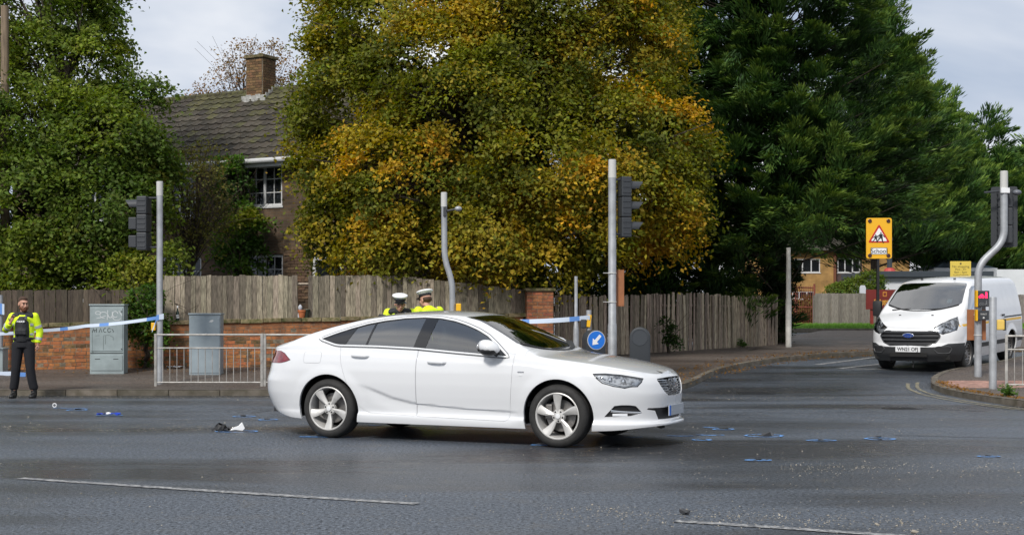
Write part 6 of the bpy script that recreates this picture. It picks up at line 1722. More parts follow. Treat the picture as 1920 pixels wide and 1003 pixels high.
def weed(label, px, py, n=26, h=.3, d_off=0, col=((.04, .10, .015), (.10, .18, .03)), sp=.22, name='weed'):
    c = gp(px, py, .10); r = thing(name, label, 'plant', c)
    P, N, S = [], [], []
    st = MB()
    for k in range(n):
        a = random.uniform(0, 6.28); q = random.uniform(.2, 1); tip = Vector((math.cos(a) * sp * q, math.sin(a) * sp * q * .6, h * random.uniform(.4, 1) * (1.1 - .5 * q)))
        st.tube([(0, 0, -.02), tip * .5 + Vector((0, 0, .05)), tip], [.004, .003, .002], 4)
        for j in range(7): u = random.uniform(.4, 1.05); P.append(tip * u + Vector((random.gauss(0, .02), random.gauss(0, .02), random.gauss(0, .02)))); N.append((random.gauss(0, .5), random.gauss(-.3, .5), 1)); S.append(random.uniform(.04, .085))
    k = len(P); cc = np.array(col[0]) + (np.array(col[1]) - np.array(col[0])) * rng.random((k, 1))
    stuff(leaves_mesh('leaf_mass', np.array([tuple(p) for p in P]), unit(np.array(N, float)), np.array(S), cc, r)); st.build('stem', mat('green_stem', (.06, .09, .03), .8), r)
weed('low leafy weed at the foot of the wall by the graffitied cabinet', 268, 690, 34, .26, sp=.36)
weed('small weed between the smaller cabinet and the wall', 425, 686, 14, .22)
weed('weed growing at the foot of the paling fence beyond the bollard', 1228, 655, 26, .45)
weed('tuft of weed at the foot of the far end of the paling fence', 1392, 651, 20, .3)
weed('green weed tuft by the kerb under the corner railing', 1893, 744, 26, .22, sp=.25)
broadleaf('ivy_shrub', 'ivy climbing the middle of the paling fence', (X(1250, 33.6), 33.6, G(33.6) + .1), [lobe(1250, 612, 33.5, .16, .12, .3), lobe(1258, 640, 33.5, .2, .12, .2)], lambda C, O: mixcol([(.02, .045, .012), (.05, .10, .015)], rng.uniform(.1, 1, (len(C), 2))), per_m2=24, leaves=40, size=(.05, .09), spread=.16, trunk_r=.02, limbs=4, trunk_top=1.0)
broadleaf('garden_shrub', 'leafy green and yellow shrub above the far grey fence', (X(1605, 63), 63.0, G(63)), [lobe(1600, 540, 63, .7, .5, .5), lobe(1632, 530, 63, .6, .5, .6), lobe(1570, 545, 63, .6, .5, .35)], lambda C, O: mixcol([(.06, .11, .015), (.16, .17, .02), (.12, .20, .03)], rng.uniform(.05, 1, (len(C), 3))), per_m2=16, leaves=40, size=(.08, .14), spread=.3, trunk_r=.05, limbs=12, trunk_top=1.8)
broadleaf('garden_shrub', 'brown-green hedge seen through the rust-red bars', (X(1508, 61), 61.0, G(61)), [lobe(1495, 585, 61, .5, .5, .55), lobe(1515, 580, 61, .5, .5, .6)], lambda C, O: mixcol([(.10, .08, .015), (.14, .13, .02), (.12, .05, .02)], rng.uniform(.05, 1, (len(C), 3))), per_m2=22, leaves=40, size=(.07, .12), spread=.3, trunk_r=.05, limbs=10, trunk_top=.9)

# ---- conifers
def conifer(label, px, d, ztop, zlow, rad, n, sprays=95, dark=1.0, shape=.8, trunk_r=.24, name='conifer_tree', back=.35, up=.32, size=(.11, .25), plume=(.7, 1.3), clip=None, fill=.36):
    """cone of upswept feathery plumes; each plume a fan of narrow sprays, older inner plumes darkened for shade"""
    base = Vector((X(px, d), d, G(d))); root = thing(name, label, 'tree', base); Hh = ztop - base.z; z_l = zlow - base.z
    h = 1 - np.sqrt(1 - rng.random(n) * .998); az = rng.uniform(0, 2 * np.pi, n); keep = (np.sin(az) < .35) | (rng.random(n) < back); h, az = h[keep], az[keep]; n = len(h)
    lump = .86 + .16 * np.sin(az * 3 + h * 9 + px) + .10 * np.sin(az * 7 - h * 17)
    R_ = rad * np.clip(1 - h, 0, 1) ** shape * lump + .12
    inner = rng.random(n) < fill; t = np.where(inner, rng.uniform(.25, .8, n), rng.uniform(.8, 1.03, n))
    out = np.stack([np.cos(az), np.sin(az), np.zeros(n)], 1)
    C = out * (R_ * t)[:, None]; C[:, 2] = z_l + h * (Hh - z_l) + .12 * R_ * t
    ax = unit(out * rng.uniform(.6, 1.0, (n, 1)) + np.array([0, 0, 1.]) * rng.normal(up, .22, (n, 1)) + rng.normal(0, .28, (n, 3)))
    PL = rng.uniform(*plume, n) * np.where(inner, 1.25, 1.0); C = C - ax * (PL * .55)[:, None]
    if clip is not None: k = clip(C[:, 0] + base.x, C[:, 1] + base.y, C[:, 2] + base.z); C, ax, PL, inner, h, az, t = C[k], ax[k], PL[k], inner[k], h[k], az[k], t[k]; n = len(C)
    idx = np.repeat(np.arange(n), rng.poisson(sprays, n)); m_ = len(idx); a = ax[idx]
    s1 = unit(np.cross(a, np.array([0, 0, 1.]) + rng.normal(0, .15, (m_, 3)))); s2 = np.cross(s1, a)
    u = rng.beta(1.6, 1.2, m_); wdt = (.30 * np.sin(np.pi * np.clip(u * .85 + .1, 0, 1)) + .03) * PL[idx]
    l1, l2 = rng.normal(0, .55, m_) * wdt, rng.normal(0, .25, m_) * wdt
    P = C[idx] + a * (u * PL[idx])[:, None] + s1 * l1[:, None] + s2 * (l2 - .10 * u ** 2 * PL[idx])[:, None]
    dr = unit(a + s1 * (l1 / (wdt + .02) * .75)[:, None] + rng.normal(0, .14, (m_, 3)) + np.array([0, 0, .14]))
    nr = unit(np.cross(dr, rng.normal(size=(m_, 3)) * .7 + s1)); L_ = rng.uniform(*size, m_) * np.where(inner[idx], 1.35, 1.0); W_ = L_ * rng.uniform(.15, .25, m_); sd = np.cross(nr, dr)
    V = np.empty((m_, 4, 3)); V[:, 0] = P - dr * (L_ * .5)[:, None]; V[:, 1] = P + sd * (W_ * .5)[:, None]; V[:, 2] = P + dr * (L_ * .5)[:, None]; V[:, 3] = P - sd * (W_ * .5)[:, None]
    nn = vnoise(C, 1.3, int(px))[idx]; fr = np.clip(u * .75 + .2 * nn + .25 * (l2 > 0), 0, 1); fr = np.where(inner[idx], fr * .35, fr)  # shade painted in: inner plumes and bases darker, tips and upper side lighter
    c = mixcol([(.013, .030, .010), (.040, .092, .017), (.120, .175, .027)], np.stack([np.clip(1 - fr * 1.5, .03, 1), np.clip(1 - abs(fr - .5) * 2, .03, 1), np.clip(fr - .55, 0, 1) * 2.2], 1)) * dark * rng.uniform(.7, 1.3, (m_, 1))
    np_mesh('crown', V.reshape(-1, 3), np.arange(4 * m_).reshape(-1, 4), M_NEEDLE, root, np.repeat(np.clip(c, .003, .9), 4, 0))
    tw = MB().tube([(0, 0, -.2), (0, 0, Hh * .4), (0, 0, Hh * .94)], [trunk_r * 1.1, trunk_r * .5, .015], 10)
    for k in range(0, n, 6):
        e = Vector(C[k] + ax[k] * PL[k] * .6); s_ = Vector((0, 0, max(.2, e.z - .35 * math.hypot(e.x, e.y)))); tw.tube([s_, s_.lerp(e, .55) - Vector((0, 0, .08)), e], [.03, .016, .005], 4)
    tw.build('trunk', M_BARK, root, smooth=True); return root
conifer('shadowy conifer directly behind the huge autumn tree', 1010, 39.5, 9.0, .7, 3.3, 330, dark=.9)
conifer('dark conifer behind the tall signal pole with its skirts above the palings', 1185, 40.0, 13.0, .6, 3.9, 620, dark=.9)
conifer('towering dark green conifer over the middle of the paling fence', 1335, 41.5, 16.5, .6, 4.6, 1250, 180, dark=1.05, clip=lambda x, y, z: z > np.where(x > 7.5, 3.9, -1))
conifer('great spreading conifer with ivied trunk at the end of the paling fence', 1458, 39.8, 17.5, 2.6, 5.0, 1500, 200, trunk_r=.34, dark=1.1, shape=.62, clip=lambda x, y, z: z > np.where(x > 8.0, 3.8, 2.9))
conifer('tall plumed conifer far behind the yellow school sign', 1640, 70.0, 19.0, 4.2, 6.2, 1150, 130, dark=1.4, shape=.95, clip=lambda x, y, z: z > 4.3, size=(.2, .38), plume=(1.1, 2.0), up=.7)
conifer('mid-height conifer with lighter green tips behind the slate roof', 1752, 76.0, 14.2, 3.6, 5.0, 650, 125, dark=1.5, size=(.2, .38), plume=(1.0, 1.9), up=.7)
conifer('pointed far conifer rising behind the cranked pole', 1842, 78.0, 13.0, 3.2, 4.6, 600, 125, dark=1.55, size=(.2, .38), plume=(1.0, 1.8), up=.7, shape=.65)
conifer('far conifer past the cranked pole\'s signal head', 1932, 80.0, 11.6, 3.0, 4.6, 480, 125, dark=1.5, size=(.2, .38), plume=(1.0, 1.8), up=.7, shape=.65)
# ivy on the big conifer's trunk
broadleaf('ivy_shrub', 'dark ivy wrapped round the trunk beside the pale lamp column', (X(1462, 39.4), 39.4, G(39.4) + .1), [lobe(1462, 560, 39.5, .42, .3, 1.0), lobe(1458, 610, 39.5, .40, .3, .7), lobe(1466, 510, 39.6, .5, .3, .8)], lambda C, O: mixcol([(.010, .022, .008), (.022, .042, .010)], rng.uniform(.1, 1, (len(C), 2))), per_m2=16, leaves=45, size=(.06, .10), spread=.22, trunk_r=.03, limbs=3, trunk_top=2.4)
# telegraph pole among the green tree's branches
d_ = 30.6
p = thing('telegraph_pole', 'brown wooden telegraph pole rising out of the green tree', 'pole', (X(9, d_), d_, G(d_)))
hp = Z(12, d_) - G(d_); MB().lathe([(.11, 0), (.085, hp)], 14).build('pole', mat('pole_timber', (.20, .15, .10), .85, var=.4, vscale=5, stretch=(4, 4, .4)), p, smooth=True)

# ---- fallen leaves
def litter(name, label, pts, n, spread, m, size=(.03, .06), off=.108):
    P, N, S = [], [], []
    for k in range(n):
        i = random.randrange(len(pts) - 1); a, b = pts[i], pts[i + 1]; u = random.random()
        x = a[0] + (b[0] - a[0]) * u + random.gauss(0, spread); y = a[1] + (b[1] - a[1]) * u + random.gauss(0, spread)
        P.append((x, y, G(y) + off + random.uniform(0, .012))); N.append((random.gauss(0, .35), random.gauss(0, .35), 1)); S.append(random.uniform(*size))
    cc = mixcol([(.30, .12, .02), (.36, .22, .04), (.13, .06, .02)], rng.uniform(.02, 1, (n, 3)))
    o = leaves_mesh(name, np.array(P), unit(np.array(N)), np.array(S), cc, None, m); return tag(stuff(o), label, 'leaves')
off_a = [tuple(q) for q in offset_curve(KERB_A[96:170], -.35)]
litter('fallen_leaves', 'orange fallen leaves along the footway below the palings', off_a, 900, .30, M_LEAF)
litter('fallen_leaves', 'fallen leaves scattered at the foot of the brick wall', [(-10.5, 28.0), (-4, 28.6), (0, 29.4)], 420, .28, M_LEAF)
litter('fallen_leaves', 'drift of brown leaves on the corner kerb under the railing', [tuple(q) for q in offset_curve(KERB_B[92:132], -.22)], 420, .08, M_LEAF, off=.11)
litter('fallen_leaves', 'leaves gathered in the gutter beside the van', [tuple(q) for q in offset_curve(KERB_A[118:176], .16)], 500, .10, M_LEAF, off=.006)
# ================================================================== the white van
VAN_RZ = R(234.0)
_fw = Vector((math.cos(VAN_RZ), math.sin(VAN_RZ), 0))
_nose = Vector((X(1703, 29.0), 29.0, 0)); _vr = _nose - _fw * 2.46
van = thing('delivery_van', 'white panel van with black bumper and yellow side stripe waiting in the side road', 'van', (_vr.x, _vr.y, .235), VAN_RZ)
van.rotation_euler = (0, R(2.0), VAN_RZ)
VS = Shell(xf=pchip([(.15, 2.34), (.28, 2.40), (.40, 2.455), (.55, 2.46), (.62, 2.43), (.75, 2.42), (.88, 2.385), (.97, 2.33), (1.05, 2.25), (1.2, 2.1)]),
           xr=pchip([(.15, -2.48), (.4, -2.50), (1.3, -2.49)]),
           W=pchip([(.15, .90), (.3, .945), (.5, .975), (.7, .985), (.95, .982), (1.1, .965), (1.25, .945)]),
           Lf=.85, nf=2.9, Lr=.22, nr=3.0, extra=lambda x, z: .012 * (1 - sstep(.42, .52, min(math.hypot(x - 1.467, z - .34), math.hypot(x + 1.467, z - .34)))) * sstep(.2, .4, z),
           zb=pchip([(-2.6, .32), (-1.9, .28), (-1.0, .26), (1.0, .25), (1.9, .23), (2.5, .24)]),
           zs=pchip([(-2.6, 1.20), (.9, 1.20), (1.4, 1.165), (1.8, 1.09), (2.05, 1.02), (2.25, .96), (2.40, .915), (2.5, .90)]),
           zt=pchip([(-2.6, 1.25), (-2.47, 1.80), (-2.40, 1.90), (-2.2, 1.95), (-1, 1.965), (.2, 1.96), (.6, 1.93), (.82, 1.88), (1.0, 1.79), (1.3, 1.58), (1.6, 1.36), (1.74, 1.265), (1.86, 1.22), (2.05, 1.15), (2.2, 1.075), (2.32, .99), (2.40, .925), (2.5, .90)]),
           crown=.075, tum=.19, fillet=.13, bow=.008, x_min=-2.49, x_max=2.40)
bm = VS.mesh(130, 30, 41)
VM = Matrix.Translation(van.location) @ van.rotation_euler.to_matrix().to_4x4(); VMI = VM.inverted()
_vb = BVHTree.FromBMesh(bm)
def vhit(px, py):
    o = VMI @ Vector((0, 0, CAM_H)); d = (VMI @ at(px, py, 10.0) - o).normalized(); return _vb.ray_cast(o, d)[0]
HV = [vhit(*p) for p in ((1750.6, 614.7), (1765, 607), (1782, 599), (1795.5, 594), (1798, 607), (1794, 618.5), (1781, 623), (1767.6, 626.7), (1760, 624))]
HV = [h for h in HV if h is not None]
PV = {}
AO, BO = AX['obl']
PV['headlight'] = ('obl', [(h.dot(AO), h.dot(BO)) for h in HV])
PV['grille'] = ('front', round_poly([(-.1, .865), (.50, .865), (.60, .835), (.645, .755), (.55, .62), (.40, .565), (-.1, .565)], .03))
PV['bumper'] = ('front', [(-.1, .05), (-.1, .535), (.50, .535), (.66, .555), (.78, .605), (1.2, .605), (1.2, .05)])
PV['windscreen'] = ('plan', [(.90, -.1), (.90, 0), (.88, .3), (.84, .5), (.80, VS.corner(.80)[2] - .10)] + [(x, VS.corner(x)[2] - .075) for x in np.linspace(.9, 1.42, 10)] + [(1.50, .76), (1.62, .55), (1.69, .3), (1.71, 0), (1.71, -.1)])
PV['side_window'] = ('side', round_poly([(1.50, 1.22), (1.20, 1.50), (.96, 1.70), (.80, 1.76), (.28, 1.78), (.26, 1.20), (1.2, 1.19)], .03))
VAR = .40; varch = {}
for nm, xc in (('f', 1.467), ('r', -1.467)):
    varch[nm] = [(xc + VAR * math.cos(a), .34 + VAR * math.sin(a)) for a in np.linspace(-.2, math.pi + .2, 36)] + [(xc - VAR * .94, .1), (xc + VAR * .94, .1)]
    cut(bm, varch[nm], 'side', ok_side)
bmesh.ops.delete(bm, geom=[f for f in bm.faces if f.calc_center_median().y > .25 and any(inside(varch[k], f.calc_center_median().x, f.calc_center_median().z) for k in varch)], context='FACES')
OKV = {'headlight': lambda c: c.x > 1.4 and c.y > .15, 'grille': lambda c: c.x > 2.0, 'bumper': lambda c: c.x > 1.82, 'windscreen': lambda c: c.z > 1.15, 'side_window': lambda c: c.y > .4}
bm.faces.layers.int.new('reg')
vorder = ['bumper', 'windscreen', 'side_window', 'grille', 'headlight']
for k in vorder: cut(bm, PV[k][1], PV[k][0], OKV[k])
lay = bm.faces.layers.int.get('reg')
for f in bm.faces:
    c = f.calc_center_median()
    for i, k in enumerate(vorder):
        A, B = AX[PV[k][0]]
        if OKV[k](c) and inside(PV[k][1], c.dot(A), c.dot(B)): f[lay] = i + 1
mirror(bm); lay = bm.faces.layers.int.get('reg'); rv = {k: i + 1 for i, k in enumerate(vorder)}
panel(bm, lambda f: f[lay] == 0, 'body_shell', M_WHITE2, van, .001, .02)
panel(bm, lambda f: f[lay] == rv['bumper'], 'bumper', mat('bumper_plastic', (.022, .023, .025), .55, bump=.1, bscale=150), van, .0, .02, .004)
panel(bm, lambda f: f[lay] == rv['windscreen'], 'windscreen', glass_mat('van_windscreen', (.22, .29, .31), gain=3.0, floor=.08), van, 0, 0, -.004)
gv = panel(bm, lambda f: f[lay] == rv['grille'], 'grille', M_BLACK, van, 0, .0, -.035)
for sgn in (1, -1):
    panel(bm, lambda f: f[lay] == rv['side_window'] and f.calc_center_median().y * sgn > 0, 'side_window', M_GLASS_R, van, 0, 0, -.006)
    hl = panel(bm, lambda f: f[lay] == rv['headlight'] and f.calc_center_median().y * sgn > 0, 'headlight', M_LENS, van, .001, 0, .002)
    panel(bm, lambda f: f[lay] == rv['headlight'] and f.calc_center_median().y * sgn > 0, 'lamp_bucket', mat('van_reflector', (.50, .51, .53), .2, metal=.6, col2=(.05, .05, .055), vscale=11, ramp=(.45, .56)), hl, .001, 0, -.02)
    MB().tube([Vector((h.x, h.y * sgn, h.z)) for h in HV], .008, 6, closed=True).build('lamp_rim', M_GLOSS, hl, smooth='all')
def vnose_x(y, z):
    a, b = 1.2, VS.xf(z)
    for _ in range(40):
        q = .5 * (a + b)
        if VS.w(q, z) > abs(y): a = q
        else: b = q
    return a
for k in range(4):
    z = .60 + k * .078; hw = float(np.interp(z, [.565, .62, .755, .835, .865], [.40, .55, .64, .60, .5])) - .01
    pts = [(vnose_x(y, z) - .008, y, z) for y in np.linspace(-hw, hw, 21)]
    MB().tube(pts, [(.017, .02)] * 21, 6).build('grille_bar', mat('grille_bar', (.05, .052, .056), .45), gv, smooth=True)
ring_ = []
for k in range(60):
    y, z = resample([(p[0], p[1]) for p in PV['grille'][1] if p[0] >= 0] , 30)[k if k < 30 else 59 - k] if True else (0, 0)
    ring_.append((vnose_x(y, z) + .002, y if k < 30 else -y, z))
MB().tube(ring_, .012, 6, closed=True).build('grille_frame', mat('grille_bar', (.05, .052, .056), .45), gv, smooth=True)
xb = vnose_x(0, .775) + .018
Mb = Matrix.Translation((xb, 0, .775)) @ Matrix.Rotation(R(90), 4, 'Z') @ Matrix.Rotation(R(90), 4, 'X')
MB().lathe([(1.0, -.012), (1.0, .006), (.88, .01), (.86, .006), (1e-4, .006)], 36, Mb @ Matrix.Diagonal((.125, .052, 1, 1))).build('badge', M_CHROME, gv, smooth=True)
MB().lathe([(.86, .0065), (.84, .0085), (1e-4, .0085)], 36, Mb @ Matrix.Diagonal((.125, .052, 1, 1))).build('badge_face', mat('badge_blue', (.01, .05, .28), .3), gv, smooth=True)
SHR = Matrix.Identity(4); SHR[0][1] = .3
text_mesh('badge_text', 'Ford', .075, M_CHROME, gv, Mb @ Matrix.Translation((0, -.004, .009)) @ SHR, .0015, sx=1.15)
xp = vnose_x(0, .49) + .014
pv = MB().box((xp, 0, .49), (.014, .53, .115), ch=.003).build('number_plate', mat('plate_white', (.72, .73, .74), .4), van)
text_mesh('plate_text', 'WN21 OFJ', .098, M_INK, pv, Matrix.Translation((xp + .0075, 0, .488)) @ Matrix.Rotation(R(90), 4, 'Z') @ Matrix.Rotation(R(90), 4, 'X'), .001, bold=.0025, sx=.98)
MB().box((vnose_x(0, .38) + .004, 0, .375), (.02, .80, .09), ch=.01).build('lower_grille', M_DARK, van)
for sgn in (-1, 1):
    fp = [(vnose_x(y, z) + .006, sgn * y, z) for y, z in round_poly([(.52, .50), (.58, .545), (.80, .545), (.84, .50), (.80, .41), (.60, .41)], .03)]
    MB().tube(fp, .012, 6, closed=True).build('fog_bezel', mat('fog_bezel', (.06, .062, .065), .5), van, smooth=True)
    V = [(vnose_x(y, z) + .005, sgn * y, z) for y, z in [(.55, .43), (.66, .43), (.80, .44), (.55, .52), (.66, .53), (.80, .52)]]
    MB().add(V, [(0, 1, 4, 3), (1, 2, 5, 4)]).build('fog_blank', M_GLOSS, van)
    for (xw, zw) in ((1.467, .34), (-1.467, .34)): wheel(van, xw, sgn * .83, zw, sgn, r=.34, rim=.215, wd=.22, style='steel')
    # mirror
    MB().box((1.22, sgn * 1.13, 1.30), (.12, .20, .34), ch=.04).build('door_mirror', M_BLACK, van, smooth=True)
    MB().tube([(1.25, sgn * .93, 1.2), (1.23, sgn * 1.06, 1.22)], .04, 8).build('mirror_arm', M_BLACK, van)
    # stripe, rub strip, door lines
    def strip(nm, x0, x1, z0, z1, m_, off=.003, n=30):
        V = []
        for x in np.linspace(x0, x1, n):
            for z in (z0, z1): V.append((x, sgn * (VS.w(x, z) + off), z))
        MB().add(V, [(2 * i, 2 * i + 2, 2 * i + 3, 2 * i + 1) for i in range(n - 1)]).build(nm, m_, van)
    strip('yellow_stripe', 1.96, -2.38, .945, .995, mat('yellow_tape', (.80, .46, .02), .4)); strip('rub_strip', 1.02, -1.02, .46, .55, M_BLACK, .012); strip('rub_strip', -1.92, -2.40, .46, .55, M_BLACK, .012)
    strip('door_rail', -.95, -2.30, 1.02, 1.05, M_SEAM)
    for x in (1.16, .12): strip('door_seam', x, x - .008, .33, 1.19, M_SEAM, .001, 2)
    V = [(x, sgn * (VS.w(x, z) + .002), z) for x, z in ((-1.05, .33), (-1.058, .33), (-1.05, 1.19), (-1.058, 1.19))]; MB().add(V, [(0, 1, 3, 2)]).build('door_seam', M_SEAM, van)
    for x in (.22, -.85): MB().box((x, sgn * (VS.w(x, 1.03) + .012), 1.085), (.16, .03, .04), ch=.01).build('door_handle', M_BLACK, van)
for xc in (1.467, -1.467): arch_parts(van, VS, xc, .34, VAR, M_WHITE2, a0=-.2)
MB().box((0, 0, .33), (4.5, 1.6, .12)).build('floor_pan', M_DARK, van)
MB().tube([(2.30, .05, .30), (2.30, .05, .10)], .012, 6).build('hose', M_BLACK, van)
MB().box((.1, 0, 1.05), (.06, 1.6, 1.5)).build('bulkhead', M_SEAT, van)
MB().box((1.55, 0, 1.05), (.5, 1.6, .25), ch=.08).build('dashboard', M_BLACK, van)
for y in (-.45, .45):
    s_ = MB().box((.62, y, .82), (.5, .5, .18), ch=.05); s_.box((.36, y, 1.20), (.14, .48, .65), Matrix.Rotation(R(-10), 3, 'Y'), ch=.05); s_.box((.30, y, 1.60), (.10, .28, .18), ch=.04); s_.build('seat', M_SEAT, van, smooth=True)
MB().tube([(1.15 + .09 * math.sin(a), -.45 + .19 * math.cos(a), 1.18 + .16 * math.sin(a)) for a in np.linspace(0, 6.28, 25)[:-1]], .017, 8, closed=True).build('steering_wheel', M_BLACK, van, smooth=True)
for y0, y1 in ((-.62, .05), (.0, .66)): MB().tube([(1.69, y0, 1.285), (1.66, (y0 + y1) / 2, 1.305), (1.58, y1, 1.32)], .010, 6).build('wiper', M_BLACK, van)
MB().tube([(x, y, VS.zt(x) - .004 - .03 * (y / .7) ** 2) for x, y in [(1.735 - .26 * (q / .8) ** 2, q) for q in np.linspace(-.76, .76, 15)]], [(.012, .03)] * 15, 6).build('scuttle', M_BLACK, van)
V = [(1.33 - .02, .52, 1.50), (1.33 - .02, .63, 1.485), (1.20, .52, 1.60), (1.20, .61, 1.585)]
MB().box((1.37, .52, 1.46), (.01, .10, .12), Matrix.Rotation(R(-50), 3, 'Y')).build('screen_sticker', M_SGN_W, van)
for y in (-.35, .35): MB().ball((1.95, y, VS.zt(1.95) - .006), (.02, .03, .012), 6).build('washer_jet', M_BLACK, van)
for y in (-.3, .42): MB().box((.72, y, 1.925), (.05, .05, .03), ch=.01).build('roof_mount', M_BLACK, van)
bm.free()
# ================================================================== people
def remesh(mb, name, m, parent, vox=.013, smooth_it=4):
    """join overlapping shapes into one continuous skin"""
    me = bpy.data.meshes.new(name); me.from_pydata(mb.v, [], mb.f)
    bm_ = bmesh.new(); bm_.from_mesh(me); bmesh.ops.recalc_face_normals(bm_, faces=bm_.faces); bm_.to_mesh(me); bm_.free()
    ob = bpy.data.objects.new(name, me); COL.objects.link(ob)
    md = ob.modifiers.new('r', 'REMESH'); md.mode = 'VOXEL'; md.voxel_size = vox; md.use_smooth_shade = True
    sm = ob.modifiers.new('s', 'SMOOTH'); sm.factor = .5; sm.iterations = smooth_it
    out = bpy.data.meshes.new_from_object(ob.evaluated_get(bpy.context.evaluated_depsgraph_get()))
    bpy.data.objects.remove(ob); out.materials.clear()
    return link(name, out, m, parent, smooth='all')
M_SKIN = mat('skin', (.50, .27, .19), .55, sub=.1, var=.08, vscale=20)
M_HIVIS = mat('hi_vis_yellow', (.70, .92, .012), .6, bump=.25, bscale=14, var=.12, vscale=9)
M_NAVY = mat('dark_trousers', (.006, .0065, .010), .85, bump=.4, bscale=16)
M_VEST = mat('black_vest', (.012, .013, .016), .7, bump=.3, bscale=30)
M_REFL = mat('reflective_tape', (.50, .52, .54), .35, metal=.3); M_HAIR = mat('brown_hair', (.055, .025, .012), .7, bump=.5, bscale=90); M_BEARD = mat('ginger_beard', (.12, .04, .014), .75, bump=.5, bscale=90)
M_BOOT = mat('boot_leather', (.012, .012, .012), .4); M_CAPW = mat('cap_white', (.78, .79, .80), .6)
def hand(b, wrist, aim, thumb, s=1.0):
    """palm and five bent fingers added to b; aim: wrist to knuckles, thumb: side the thumb leaves"""
    w = Vector(wrist); a = Vector(aim).normalized(); t = Vector(thumb); t = (t - a * t.dot(a)).normalized(); n = a.cross(t)
    b.tube([w, w + a * .045 * s, w + a * .085 * s], [(.020 * s, .014 * s), (.036 * s, .015 * s), (.038 * s, .014 * s)], 10)
    for k, (o, L_) in enumerate(((.028, .070), (.010, .078), (-.009, .072), (-.027, .056))):
        r = w + a * .080 * s + t * o * s; k1 = r + a * L_ * .45 * s + n * .010 * s; k2 = k1 + a * L_ * .30 * s + n * .026 * s; k3 = k2 + a * L_ * .10 * s + n * .030 * s
        b.tube([r, k1, k2, k3], [.0095 * s, .009 * s, .0085 * s, .0075 * s], 8)
    r = w + a * .025 * s + t * .030 * s; k1 = r + a * .030 * s + t * .026 * s + n * .010 * s; b.tube([r, k1, k1 + a * .032 * s + n * .012 * s], [.012 * s, .0105 * s, .009 * s], 8)
def head_shape(b, c, yaw, pitch):
    Mh = Matrix.Translation(c) @ Matrix.Rotation(yaw, 4, 'Z') @ Matrix.Rotation(pitch, 4, 'X')
    T = lambda p: Mh @ Vector(p)
    M3 = Mh.to_3x3()
    b.ball(T((0, .012, .035)), (.076, .096, .088), 12, M3); b.ball(T((0, -.022, -.030)), (.058, .068, .078), 10, M3); b.ball(T((0, -.045, -.085)), (.034, .034, .026), 8, M3)
    b.tube([T((0, -.090, .020)), T((0, -.104, -.012)), T((0, -.116, -.030)), T((0, -.094, -.040))], [.009, .011, .014, .010], 8)
    b.ball(T((0, -.083, .038)), (.048, .018, .012), 8, M3)
    for s_ in (-1, 1): b.ball(T((s_ * .078, .015, -.005)), (.010, .020, .032), 8, M3); b.ball(T((s_ * .04, -.066, -.018)), (.022, .022, .022), 8, M3)
    b.ball(T((0, -.090, -.062)), (.024, .012, .008), 6, M3)
    return Mh
def face_parts(body, Mh):
    for s_ in (-1, 1):
        MB().ball(Mh @ Vector((s_ * .031, -.085, .012)), .010, 8).build('eye', mat('eye_dark', (.03, .022, .018), .3), body, smooth='all')
        MB().tube([Mh @ Vector((s_ * .014, -.100, .032)), Mh @ Vector((s_ * .034, -.098, .038)), Mh @ Vector((s_ * .052, -.084, .032))], [.004, .006, .003], 6).build('eyebrow', M_HAIR, body)
    MB().tube([Mh @ Vector((x_, -.101 + abs(x_) * .25, -.062)) for x_ in (-.024, -.012, 0, .012, .024)], [.002, .005, .0055, .005, .002], 6).build('lips', mat('lip', (.34, .13, .10), .5), body, smooth='all')
